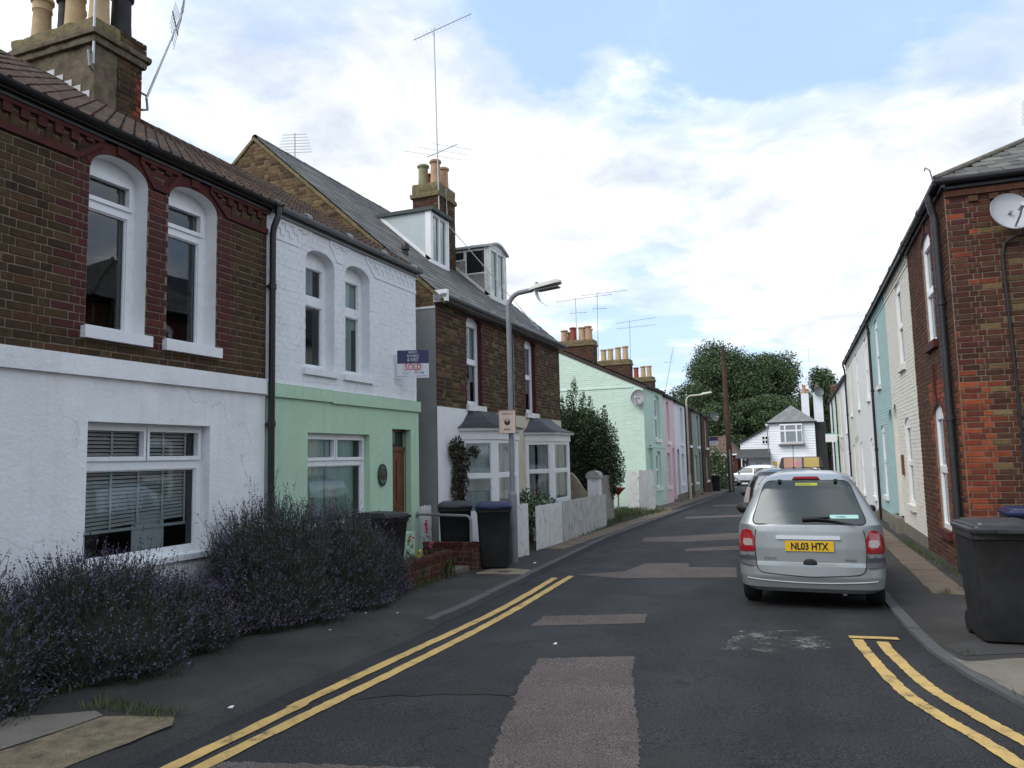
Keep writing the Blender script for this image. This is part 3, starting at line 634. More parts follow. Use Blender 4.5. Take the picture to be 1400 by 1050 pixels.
# ================================================================== HOUSES ON THE LEFT
LX, LR = -6.3, math.pi / 2
def house_shell(root, x0, x1, zb, ze, depth, yr, zr, wall_m, roof_m, over=.14, gables=(True, True), name='wall', roofname='roof', endm=None):
    """closed back, ends and roof planes (front is built by the caller)"""
    mb = MB(); mb.quad((x0, depth, zb), (x1, depth, zb), (x1, depth, ze), (x0, depth, ze)); mb.build(name, wall_m, root)
    for x, g in ((x0, gables[0]), (x1, gables[1])):
        if not g: continue
        e = MB(); e.add([(x, 0, zb), (x, depth, zb), (x, depth, ze), (x, yr, zr), (x, 0, ze)], [(0, 1, 2, 3, 4)]); e.build('end_wall', endm or wall_m, root)
    s = (zr - ze) / yr; r = MB(); t = .05
    r.add([(x0, -over, ze - s * over), (x1, -over, ze - s * over), (x1, yr, zr), (x0, yr, zr), (x1, depth + over, ze - (zr - ze) / (depth - yr) * over), (x0, depth + over, ze - (zr - ze) / (depth - yr) * over)], [(0, 1, 2, 3), (3, 2, 4, 5)])
    V = list(r.v); r.add([(a, b, c - t) for a, b, c in V], [(3, 2, 1, 0), (5, 4, 2, 3)]); r.add([V[0], V[1], (V[1][0], V[1][1], V[1][2] - t), (V[0][0], V[0][1], V[0][2] - t)], [(0, 1, 2, 3)][::-1])
    for i, j in ((0, 3), (3, 5), (1, 2), (2, 4)): r.quad(V[i], V[j], (V[j][0], V[j][1], V[j][2] - t), (V[i][0], V[i][1], V[i][2] - t))
    return r.build(roofname, roof_m, root)
def ridge_tiles(roof, x0, x1, y, z, m, r=.11, step=.33):
    mb = MB(); x = x0
    while x < x1 - .05:
        n = 6; e = min(x + step + .02, x1); k = random.uniform(.96, 1.05)
        P = [[(xx, y + r * q * math.cos(math.pi * i / n), z - .05 + r * q * math.sin(math.pi * i / n)) for i in range(n + 1)] for xx, q in ((x, k * 1.06), (e, k))]
        mb.add(P[0] + P[1], [(i, i + 1, n + 2 + i, n + 1 + i) for i in range(n)]); x += step
    return mb.build('ridge_tiles', m, roof, 60)
def red_surround(wins, pier=None, z0=2.84, ztop=5):
    def pick(u, v, k, base=m_brown):
        for (a, b, c, t, r) in wins:
            w = .25 if (k // 3) % 2 else .16
            if a - w < u < b + w and v > z0: return m_red
        return base
    return pick
def cornice(root, x0, x1, wins, z, m_a, m_b, blockm, z_top, pr=1.0):
    """stepped string course with dentil blocks, broken by the window heads"""
    segs = []; x = x0
    for (a, b, c, t, r) in wins: segs.append((x, (a + b) / 2 - .22)); x = (a + b) / 2 + .22
    segs.append((x, x1))
    for i, (a, b) in enumerate(segs):
        l = a if i == 0 else a; w = b - a
        # the string runs low between windows and climbs to the eaves beside each head
        st = MB(); rn = min(.28, w * .34); lo_a = a if i == 0 else a + rn; lo_b = b if i == len(segs) - 1 else b - rn
        st.fbox(FRONT, lo_a, lo_b, z - .12, z - .05, 0, .032 * pr)
        st.fbox(FRONT, a, b, z + .13, z_top, 0, .038 * pr)
        if i: st.prism([FRONT.p(a, z + .10), FRONT.p(a + rn, z - .12), FRONT.p(a + rn, z - .05), FRONT.p(a + .04, z + .13), FRONT.p(a, z + .13)], (0, -.032 * pr, 0))
        if i < len(segs) - 1: st.prism([FRONT.p(b, z + .10), FRONT.p(b, z + .13), FRONT.p(b - .04, z + .13), FRONT.p(b - rn, z - .05), FRONT.p(b - rn, z - .12)], (0, -.032 * pr, 0))
        st.build('string_course', m_a, root); n = max(1, int((w - .08) / .165))
        for k in range(n):
            u = a + .07 + (w - .14) * (k + .5) / n
            inset = 0 if (i == 0 or u - a > .2) and (i == len(segs) - 1 or b - u > .2) else .05
            d = MB(); d.fbox(FRONT, u - .042, u + .042, z + .045 + inset, z + .128, .001, .034 * pr); d.build('dentil_block', blockm, root)
            if not inset:
                d = MB(); d.fbox(FRONT, u - .042 + .08, u + .042 + .08, z - .045, z + .04, .001, .018); d.build('dentil_block', m_b, root) if u + .13 < b else None
def arch_ring(root, a, b, spring, rise, m, w=.11, proud=.012):
    mb = MB(); n = 18; I = []; O = []
    for k in range(n + 1):
        u = a + (b - a) * (.5 - .5 * math.cos(math.pi * k / n)); z = arch_top(a, b, spring, rise, u); f = ((u - a) / (b - a) - .5) * 2
        I.append(FRONT.p(u, z + .001)); O.append(FRONT.p(u + f * w * .62, z + w * (1 - .25 * f * f)))
    for k in range(n): mb.prism([I[k], I[k + 1], O[k + 1], O[k]], (0, -proud, 0))
    mb.fbox(FRONT, (a + b) / 2 - .06, (a + b) / 2 + .06, spring + rise + .02, spring + rise + .24, 0, proud + .018)
    mb.build('window_arch', m, root)

# ---- the nearest house: brown brick over white render
A = thing('terraced_house', 'terraced house with dark red trimmed brown brick above rough white render', 'house', (LX, 0, 0), LR, 'terrace houses on the lavender side')
AX0, AX1 = 1.2, 7.69
wA = [(5.13, 5.82, 2.98, 4.74, .19), (6.10, 6.82, 2.98, 4.74, .19)]
wf = MB(); rv = MB(); wall_face(wf, FRONT, AX0, AX1, 2.69, 4.95, wA, 0, .20, rv); wf.build('upper_wall', m_mortar, A); rv.build('window_reveal', m_white, A)
wl = MB(); hA = [(5.19, 6.76, .70, 2.08, 0)]; wall_face(wl, FRONT, AX0, AX1, -.3, 2.52, hA, .006, .15); wl.build('lower_wall', m_render, A)
b = MB(); b.fbox(FRONT, AX0, AX1 - .02, 2.505, 2.695, -.05, .055); b.build('string_band', m_render, A)
house_shell(A, AX0, 7.72, -.3, 5.0, 6.2, 3.0, 6.90, m_mortar_dark, m_roofdark, .09)
roofA = [o for o in A.children if o.name.startswith('roof')][0]
scatter('brick', A, lay_bricks(FRONT, AX0, AX1, 2.69, 4.94, wA, red_surround(wA)))
cornice(A, AX0, AX1, wA, 4.68, m_red, m_brown, m_red, 4.87)
for (a, b_, c, t, r) in wA: arch_ring(A, a, b_, t - r, r, m_red)
for (a, b_, c, t, r) in wA:
    window(A, FRONT, a, b_, c, t, r, .17, [(.11, .86, .86, .985), (.11, .86, .03, .78)], sill=(.05, .07, .115), casement=(0,), curtain=((.0, .12, 0, 1, m_curt), (.84, 1, 0, 1, m_curt)))
wn = window(A, FRONT, 5.19, 6.76, .70, 2.08, 0, .12, [(.045, .475, .76, .945), (.525, .955, .76, .945), (.045, .955, .05, .66)], sill=(.02, .05, .06), casement=(0, 1))
bl = MB().fbox(FRONT, 5.24, 6.62, 1.99, 2.03, -.23, -.185).build('blind', m_white, A)
for k in range(24):
    z0 = 1.955 - k * .0385; sl = MB(); tilt = .035 * (k / 24) ** 2
    sl.add([FRONT.p(5.25, z0 - tilt + .024, -.222), FRONT.p(6.62, z0 + tilt * .6 + .024, -.222), FRONT.p(6.62, z0 + tilt * .6, -.195), FRONT.p(5.25, z0 - tilt, -.195), FRONT.p(5.25, z0 - tilt + .021, -.222), FRONT.p(6.62, z0 + tilt * .6 + .021, -.222), FRONT.p(6.62, z0 + tilt * .6 - .003, -.195), FRONT.p(5.25, z0 - tilt - .003, -.195)], ((0, 1, 2, 3), (7, 6, 5, 4), (0, 3, 7, 4), (1, 0, 4, 5), (2, 1, 5, 6), (3, 2, 6, 7)))
    sl.build('slat', m_white, bl)
tp = MB()
for u in (5.30, 5.62, 5.95, 6.27, 6.58): tp.fbox(FRONT, u, u + .025, 1.02, 2.0, -.193, -.191)
tp.build('blind_tape', m_white, bl); MB().fbox(FRONT, 5.25, 6.62, 1.0, 1.03, -.225, -.195).build('bottom_rail', m_white, bl)
nc = MB().fbox(FRONT, 0, .42, 0, .50, 0, .004).build('notice_card', m_white); nc.location = (LX - .235, 5.93, .66); nc.rotation_euler = (0, 0, LR); tag(nc, 'white paper notice propped inside the ground floor window behind the lavender', 'notice')
MB().fbox(FRONT, .14, .30, .33, .355, .004, .0052).build('notice_stripe', mat('ochre print', (.45, .30, .06), .7), nc)
gutter(A, AX0, 7.74, 4.965, m=m_blackpipe); downpipe(A, 7.735, -.15, 4.92, y=-.07, r=.042)
fr, L = slope_frame(-.10, 5.0 - .10 * .633, 3.0, 6.90)
scatter('tile', roofA, lay_tiles(fr, AX0, 7.72, L, m_tile, .16, .21, thick=.026)); ridge_tiles(roofA, AX0, 7.72, 3.0, 6.90, m_tile)
# chimney on the ridge
ch = MB(); CX0, CX1, CY0, CY1 = 7.08, 7.86, 2.38, 3.95
ch.rough_box(CX0, CX1, CY0, CY1, 5.9, 7.42, .07, .012); stack = ch.build('chimney', m_stone, A, 50)
cp = MB(); cp.rough_box(CX0 - .06, CX1 + .06, CY0 - .06, CY1 + .06, 7.36, 7.47, .06, .012); cp.build('chimney_cap', m_stone, stack, 50); cp = MB(); cp.rough_box(CX0 - .10, CX1 + .10, CY0 - .10, CY1 + .10, 7.46, 7.56, .06, .014); cp.build('chimney_cap', m_stone, stack, 50)
tp = MB(); tp.rough_box(CX0 - .04, CX1 + .04, CY0 - .04, CY1 + .04, 7.548, 7.74, .06, .016); tp.build('chimney_top', m_lichen, stack, 50)
ff = FR((0, CY0, 0), (1, 0, 0), (0, 0, 1), (0, -1, 0))
pk = lambda u, v, k: (m_orange if u > CX1 - .12 - .1 * (k % 2) and v < 7.2 else m_brown)
scatter('brick', stack, lay_bricks(ff, CX0 + .36, CX1, 6.36, 7.36, [], pk, proud=.012, L=.22) + lay_bricks(FR((0, CY0 - .04, 0), (1, 0, 0), (0, 0, 1), (0, -1, 0)), CX0 + .36, CX1 + .04, 7.56, 7.74, [], pk, proud=.012) + lay_bricks(FR((CX1, 0, 0), (0, 1, 0), (0, 0, 1), (1, 0, 0)), CY0, CY1, 6.6, 7.36, [], pk, proud=.012), 140)
for k, (x, y, m, kd, r) in enumerate(((7.30, 3.72, m_pot, 0, .145), (7.42, 3.38, m_potb, 1, .125), (7.28, 3.02, m_pot, 0, .15), (7.33, 2.62, m_pot, 0, .15), (7.66, 2.58, m_potb, 1, .15), (7.66, 3.5, m_pot, 0, .14))): pot(stack, x, y, 7.70, .74, r, m, kd)
fl = MB()
for k in range(5):
    y = CY0 + .06 + k * .17; z = 4.84 + (y + .14) * .643; fl.box(CX0 - .012, CX0 - .002, y, y + .165, z - .02, z + .21)
fl.box(CX0 - .03, CX1 + .02, CY0 - .13, CY0 - .002, 6.36, 6.385); fl.box(CX0 - .01, CX1 + .01, CY0 - .02, CY0 - .003, 6.36, 6.50); fl.build('lead_flashing', m_lead, stack)
hp = MB(); hp.prism([(CX0 - .02, CY1 + .0, 6.86), (CX0 - .02, 3.2, 6.86), (CX0 - .02, 3.3, 7.03), (CX0 - .02, CY1 - .1, 7.03)], (-.3, 0, 0)); hp.build('mortar_haunch', m_stone, stack)

# ---- white painted brick over mint green
B = thing('terraced_house', 'terraced house with white painted brick above mint green render', 'house', (LX, 0, 0), LR, 'terrace houses on the lavender side')
BX0, BX1 = 7.76, 11.66
wB = [(8.51, 9.19, 2.93, 4.62, .18), (9.47, 10.15, 2.93, 4.62, .18)]
wf = MB(); wall_face(wf, FRONT, 7.70, BX1, 2.66, 4.95, wB, 0, .15); wf.build('upper_wall', m_wmortar, B)
hB = [(8.56, 10.12, .72, 2.05, 0), (10.81, 11.43, -.3, 2.16, 0)]
wl = MB(); wall_face(wl, FRONT, 7.70, BX1 + .05, -.3, 2.50, hB, .006, .12); 
wl.quad((BX1 + .05, -.006, -.3), (BX1 + .05, .3, -.3), (BX1 + .05, .3, 2.5), (BX1 + .05, -.006, 2.5)); wl.build('lower_wall', m_green, B)
b = MB(); b.fbox(FRONT, 7.70, 9.1, 2.49, 2.665, -.05, .045); b.fbox(FRONT, 9.1, BX1 + .07, 2.475, 2.65, -.05, .047); b.build('string_band', m_green, B)
house_shell(B, 7.70, BX1, -.3, 5.0, 6.2, 3.0, 6.90, m_wmortar, m_roofdark, .09, gables=(False, True))
roofB = [o for o in B.children if o.name.startswith('roof')][0]
scatter('brick', B, lay_bricks(FRONT, 7.72, BX1, 2.66, 4.94, wB, lambda u, v, k: m_wbrick, proud=.003, joint=.005))
cornice(B, BX0, BX1, wB, 4.68, m_wbrick, m_wbrick, m_wbrick, 4.87, .42)
window(B, FRONT, *wB[0], .15, [(.10, .86, .70, .97), (.10, .86, .05, .61)], sill=(.06, .05, .09), sillm=m_wbrick, curtain=((.0, .2, 0, 1, m_curt),))
window(B, FRONT, *wB[1], .15, [(.10, .86, .70, .97), (.10, .86, .05, .61)], sill=(.06, .05, .09), sillm=m_wbrick, curtain=((.25, .75, 0, 1, m_net), (.75, 1, .5, 1, m_curt)))
window(B, FRONT, *hB[0], .10, [(.045, .475, .745, .935), (.525, .955, .745, .935), (.045, .955, .05, .655)], sill=(.02, .05, .05), casement=(0, 1), curtain=((.0, .42, 0, 1, m_net), (.42, .62, 0, 1, m_curt), (.62, .9, 0, 1, m_net)))
gb = MB(); gb.fbox(FRONT, 10.81, 11.43, -.3, 1.80, -.19, -.13); door = gb.build('front_door', m_wood, B)
dp = MB()
for (u0, u1, v0, v1) in ((10.89, 11.08, .1, .75), (11.16, 11.35, .1, .75), (10.89, 11.08, .95, 1.65), (11.16, 11.35, .95, 1.65)): dp.fbox(FRONT, u0, u1, v0, v1, -.13, -.115)
dp.build('door_panels', m_wood, door); MB().lathe((10.88, .12, .85), [(.022, 0), (.03, -.02), (.012, -.03)], 10, 'y').build('door_knob', m_alu, door)
fl_ = MB(); fl_.fbox(FRONT, 10.81, 11.43, 1.80, 1.87, -.20, -.11); fl_.fbox(FRONT, 10.81, 11.43, 2.12, 2.16, -.20, -.11); fl_.build('door_frame', m_wood, B)
MB().quad(FRONT.p(10.81, 1.87, -.15), FRONT.p(11.43, 1.87, -.15), FRONT.p(11.43, 2.12, -.15), FRONT.p(10.81, 2.12, -.15)).build('fanlight', m_glassd, B)
rvd = MB(); rvd.quad((10.81, .10, -.3), (10.81, .4, -.3), (10.81, .4, 2.16), (10.81, .10, 2.16)); rvd.quad((11.43, .4, -.3), (11.43, .10, -.3), (11.43, .10, 2.16), (11.43, .4, 2.16)); rvd.quad((10.81, .10, 2.16), (11.43, .10, 2.16), (11.43, .4, 2.16), (10.81, .4, 2.16)); rvd.build('door_reveal', m_green, B)
pq = MB(); m_plq = mat('bronze green plaque', (.03, .05, .035), .5, .3, 20); pq.lathe((10.47, 0, 1.42), [(.15, -.008), (.15, -.035), (.13, -.042), (.125, -.034)], 24, 'y'); pq.v = [(10.47 + (x - 10.47) * .86, y, 1.42 + (z - 1.42) * 1.18) for x, y, z in pq.v]; plq = pq.build('oval_plaque', m_plq, B, 40)
ce = MB().lathe((10.47, 0, 1.43), [(.06, -.034), (.05, -.044), (.02, -.048)], 14, 'y').build('plaque_emblem', mat('brown plaque relief', (.10, .035, .025), .6), plq)
for (dz, n) in ((.115, 5), (-.105, 7)):
    q = MB()
    for k in range(n): q.fbox(FRONT, 10.47 + (k - n / 2 + .2) * .022, 10.47 + (k - n / 2 + .75) * .022, 1.42 + dz - .012 - .9 * ((k - n / 2 + .5) * .022) ** 2 * (4 if dz > 0 else -4), 1.42 + dz + .012 - .9 * ((k - n / 2 + .5) * .022) ** 2 * (4 if dz > 0 else -4), .034, .038)
    q.build('plaque_relief', mat('worn bronze', (.22, .25, .22), .5), plq)
gutter(B, 7.86, BX1 + .03, 4.965, m=m_greypipe, joints=1.0)
scatter('tile', roofB, lay_tiles(fr, 7.72, BX1 + .02, L, m_tile, .16, .21, thick=.026)); ridge_tiles(roofB, 7.72, BX1 + .02, 3.0, 6.90, m_tile)

# ---- brown brick pair with bays, dormers and a gable end
Dh = thing('semi_detached_house', 'brown brick pair of houses with two bay windows and roof dormers', 'house', (LX, 0, 0), LR)
DX0, DX1, DE, DYR, DZR = 12.42, 19.95, 4.80, 4.2, 8.52
wD = [(13.79, 14.55, 2.72, 4.56, .12), (17.19, 17.93, 2.72, 4.54, .12)]
wf = MB(); rv = MB(); wall_face(wf, FRONT, DX0, DX1, 2.62, DE, wD, 0, .12, rv); wf.build('upper_wall', m_mortar_dark, Dh); rv.build('window_reveal', m_red, Dh)
wl = MB(); wall_face(wl, FRONT, DX0, 16.2, -.5, 2.62, [], .012); wl.quad(FRONT.p(DX0, 2.62, .012), FRONT.p(16.2, 2.62, .012), FRONT.p(16.2, 2.62, 0), FRONT.p(DX0, 2.62, 0)); wl.build('lower_wall', m_white, Dh)
wl = MB(); wall_face(wl, FRONT, 16.2, DX1, -.5, 2.62, [], .012); wl.quad(FRONT.p(16.2, 2.62, .012), FRONT.p(DX1, 2.62, .012), FRONT.p(DX1, 2.62, 0), FRONT.p(16.2, 2.62, 0)); wl.build('lower_wall', m_cream, Dh)
roofD = house_shell(Dh, DX0, DX1, -.5, DE, 8.4, DYR, DZR, m_mortar_dark, m_roofdark, .2, (False, True))
side = FR((DX0, 0, 0), (0, -1, 0), (0, 0, 1), (-1, 0, 0)); sl = (DZR - DE) / DYR
g = MB(); g.add([side.p(0, -.5), side.p(-8.4, -.5), side.p(-8.4, 4.45), side.p(0, 4.45)][::-1], [(0, 1, 2, 3)]); g.build('side_wall', mat('grey painted render', (.27, .28, .27), .85, .1, 2, .006, 20, .2, dirt=((.2, .2, .19), .4, 2)), Dh)
b = MB(); b.fbox(side, -8.4, 0, 4.45, 4.49, -.02, .012); b.build('side_coping', m_white, Dh)
g = MB(); g.add([side.p(0, 4.45), side.p(0, DE), side.p(-DYR, DZR), side.p(-8.4, DE), side.p(-8.4, 4.45)], [(0, 1, 2, 3, 4)]); g.build('gable_wall', m_mortar, Dh)
def gl(z): 
    h = max(0, (z - DE + .06)) / sl; return (-8.4 + h, -h)
items = lay_bricks(side, -8.4, 0, 4.50, 8.5, [], lambda u, v, k: m_olive, top=gl, L=.235)
scatter('brick', Dh, items, 150)
def pickD(u, v, k):
    for (a, b, c, t, r) in wD:
        w = .22 if (k // 3) % 2 else .13
        if a - w < u < b + w and v > 2.66 and v < t + .25: return m_red
    if v > 4.66: return m_red
    if u < DX0 + .14 and random.random() < .5: return m_red
    return m_olive if random.random() < .4 else m_brown
scatter('brick', Dh, lay_bricks(FRONT, DX0, DX1, 2.64, DE - .02, wD, pickD), 300 - 150)
for (a, b_, c, t, r) in wD: arch_ring(Dh, a, b_, t - r, r, m_red, .11, .012)
cs = ((0.05, .3, 0, 1, m_curt), (.3, .95, 0, 1, m_net))
for h in wD: window(Dh, FRONT, *h, .10, [(.09, .91, .56, .96), (.09, .91, .05, .50)], sill=(.07, .07, .12), sillm=m_oldwhite, curtain=((0.0, .45, 0, .9, m_curt), (.6, 1, 0.3, 1, m_curt)))
gutter(Dh, DX0 - .05, DX1 + .06, DE - .10, y=-.20, m=m_greypipe, joints=1.8)
so = MB(); so.box(DX0, DX1, -.18, 0, DE - .20, DE - .17); so.build('soffit', m_oldwhite, Dh)
fc = MB(); fc.fbox(side, -.02, .26, DE - .24, DE - .02, -.05, .03); fc.build('bargeboard_end', m_white, Dh)
vg = MB(); vg.prism([side.p(.2, DE - .2 * sl - .02), side.p(-DYR, DZR - .02), side.p(-DYR, DZR - .10), side.p(.2, DE - .2 * sl - .11)], (-.035, 0, 0)); vg.prism([side.p(-DYR, DZR - .02), side.p(-8.6, DE - .2), side.p(-8.6, DE - .29), side.p(-DYR, DZR - .10)], (-.035, 0, 0)); vg.build('verge', m_lichen, Dh)
downpipe(Dh, 16.02, -.2, DE - .2, y=-.05, m=m_dark, swan=False); downpipe(Dh, 16.32, 2.6, DE - .2, y=-.03, r=.014, m=m_steel, swan=False)
frD, LD = slope_frame(-.2, DE - .2 * sl, DYR, DZR)
scatter('slate', roofD, lay_tiles(frD, DX0 - .03, DX1 + .03, LD, m_slate, .30, .23, True, thick=.014)); ridge_tiles(roofD, DX0, DX1, DYR, DZR + .01, m_slate, .075)
def bay(u0, u1, m, roofm, zt=2.02):
    c = .52; zf, zs = -.15, .55; P = [(u0, 0), (u0 + c, -c), (u1 - c, -c), (u1, 0)]; root = None; b = MB()
    b.prism([(x, y, -.5) for x, y in P], (0, 0, zs + .5)); root = b.build('bay', m, Dh); b = MB(); b.prism([(x, y, zt) for x, y in [(u0 - .02, 0), (u0 + c - .01, -c - .03), (u1 - c + .01, -c - .03), (u1 + .02, 0)]], (0, 0, .17)); b.build('bay_head', m, root)
    b = MB(); b.prism([(x, y, zt + .17) for x, y in [(u0 - .10, 0), (u0 + c - .04, -c - .11), (u1 - c + .04, -c - .11), (u1 + .10, 0)]], (0, 0, .06)); b.build('bay_cornice', m, root)
    for (x0, y0), (x1, y1) in zip(P, P[1:]):
        d = Vector((x1 - x0, y1 - y0, 0)); w = d.length; d.normalize(); n = Vector((d.y, -d.x, 0)); f = FR((x0, y0, 0), d, (0, 0, 1), n)
        window(Dh, f, 0.0, w, zs, zt, 0, 0.0, [(.13, .87, .54, .95), (.13, .87, .04, .48)], m=m_white, curtain=((.05, .95, .5, 1, m_curt), (.05, .95, 0, .3, m_curt)) if u0 < 15 else ((.05, .42, 0, 1, m_curt), (.5, .95, 0, 1, m_curt)))
    # swept slate roof of the bay
    r = MB(); prof = [(.0, 0.0), (.30, .055), (.55, .135), (.8, .25), (1.0, .36)]; top = [(u0 + .35, -.002), (u0 + .75, -.10), (u1 - .75, -.10), (u1 - .35, -.002)]; low = [(u0 - .16, 0), (u0 + c - .07, -c - .17), (u1 - c + .07, -c - .17), (u1 + .16, 0)]; V = []
    for s, h in prof: V += [(l[0] + (t_[0] - l[0]) * s, l[1] + (t_[1] - l[1]) * s, zt + .23 + h) for l, t_ in zip(low, top)]
    r.add(V, [(4 * i + k, 4 * i + k + 1, 4 * i + 5 + k, 4 * i + 4 + k) for i in range(len(prof) - 1) for k in range(3)] + [(16, 17, 18, 19), (0, 3, 2, 1)]); r.build('bay_roof', m_slated, root)
    return root
bay(13.42, 15.75, m_white, m_slated); bay(17.05, 19.5, m_white, m_slated)
# dormers
def dormer(x0, x1, yf, zb, zt, yb, m_cheek, m_fr, curved=False, side_glass=False):
    zroof = lambda y: DE + y * sl; CH_ = []
    for x in (x0, x1):
        d = MB(); CH_.append(d); d.prism([(x - .02, yf, zroof(yf)), (x - .02, yf, zt), (x - .02, yb, zt), (x - .02, yb, zroof(yb) - .05)], (.04, 0, 0))
    t = MB()
    if curved:
        n = 8; V = []
        for y in (yf - .08, yb): V += [(x0 - .1 + (x1 - x0 + .2) * k / n, y, zt + .02 + .17 * math.sin(math.pi * k / n)) for k in range(n + 1)]
        V += [(a, b, c - .05) for a, b, c in V]; m_ = n + 1
        t.add(V, [(k, k + 1, m_ + k + 1, m_ + k) for k in range(n)] + [(2 * m_ + k + 1, 2 * m_ + k, 3 * m_ + k, 3 * m_ + k + 1) for k in range(n)] + [(k + 1, k, 2 * m_ + k, 2 * m_ + k + 1) for k in range(n)] + [(0, m_, 3 * m_, 2 * m_), (m_ - 1, 3 * m_ - 1, 4 * m_ - 1, 2 * m_ - 1)])
        q = MB(); q.prism([(x0 + (x1 - x0) * k / n, yf + .001, zt + .01 + .15 * math.sin(math.pi * k / n)) for k in range(n + 1)], (0, .03, 0)); FA_ = q
    else: t.box(x0 - .08, x1 + .08, yf - .10, yb, zt + .003, zt + .085)
    root = t.build('dormer', m_lead if curved else mat('dark green felt', (.06, .075, .065), .8, .2, 6), Dh)
    for d in CH_: d.build('dormer_cheek', m_cheek, root)
    if curved: FA_.build('dormer_fascia', m_fr, root)
    f = FR((0, yf, 0), (1, 0, 0), (0, 0, 1), (0, -1, 0))
    window(Dh, f, x0 + .02, x1 - .02, zroof(yf) + .02, zt - .005, 0, 0.0, [(.10, .47, .08, .95), (.53, .90, .08, .95)], m=m_fr, curtain=((.05, .95, 0, 1, m_net),))
    for x in (x0, x1):
        tr = MB(); tr.prism([(x - .035, yf - .01, zroof(yf) + .03), (x - .035, yb, zroof(yb) + .03), (x - .035, yb, zroof(yb) + .12), (x - .035, yf - .01, zroof(yf) + .12)], (.07, 0, 0)); tr.box(x - .035, x + .035, yf - .012, yf + .13, zroof(yf) + .1, zt)
        tr.build('dormer_trim', m_fr, root)
    if side_glass:
        fs = FR((x0 - .022, 0, 0), (0, -1, 0), (0, 0, 1), (-1, 0, 0))
        for (a, b) in ((-yf - .62, -yf - .12), (-yf - 1.05, -yf - .70)):
            zl = zroof(-a) + .12; w_ = MB(); wall_face(w_, fs, a - .04, b + .04, zl, zt - .06, [(a, b, zl + .04, zt - .1, 0)], .012, .02); o = w_.build('side_window', m_fr, Dh)
            MB().quad(fs.p(a, zl + .04, .002), fs.p(b, zl + .04, .002), fs.p(b, zt - .1, .002), fs.p(a, zt - .1, .002)).build('pane', m_glassd, o)
    return root
dormer(15.12, 16.0, 1.45, 0, 7.33, 2.85, mat('pale green grey panel', (.46, .52, .53), .7, .06, 3), m_white)
dormer(17.35, 18.45, .95, 0, 7.02, 2.3, m_greywood, m_oldwhite, True, True)
ch = MB(); ch.box(16.05, 16.98, 1.72, 2.42, 5.9, 8.05); stack = ch.build('chimney', m_mortar_dark, Dh)
CA = MB(); CA.rough_box(15.99, 17.04, 1.66, 2.48, 8.03, 8.15, .08, .014); CA.build('chimney_cap', m_lichen, stack, 50); CA = MB(); CA.rough_box(16.03, 17.0, 1.70, 2.44, 8.14, 8.40, .08, .014); CA.build('chimney_top', m_lichen, stack, 50)
pk2 = lambda u, v, k: random.choice((m_brown, m_brown, m_rbrown, m_olive))
scatter('brick', stack, lay_bricks(FR((0, 1.72, 0), (1, 0, 0), (0, 0, 1), (0, -1, 0)), 16.05, 16.98, 6.3, 8.03, [], pk2, proud=.012) + lay_bricks(FR((16.05, 0, 0), (0, -1, 0), (0, 0, 1), (-1, 0, 0)), -2.42, -1.72, 6.5, 8.03, [], pk2, proud=.012), 200)
for (x, y, m, h) in ((16.3, 2.25, m_potg, .60), (16.28, 1.9, m_poto, .66), (16.72, 1.9, m_poto, .62), (16.7, 2.28, m_potr, .5)): pot(stack, x, y, 8.36, h, .135, m, 1)
vt = MB(); vt.lathe((13.3, 1.1, DE + 1.1 * sl), [(.06, -.05), (.06, .12), (.085, .13), (.09, .2), (.06, .27), (.01, .29)], 10); vt.build('roof_vent', m_dark, Dh, 40)
cbm = mat('pale cable', (.5, .5, .46), .7)
MB().tube([(16.4, 1.68, 8.3), (16.42, 1.66, 7.4), (16.7, 1.3, 6.9), (17.3, .6, 5.9), (17.6, -.24, 4.8)], .012, 5).build('cable', cbm, Dh)
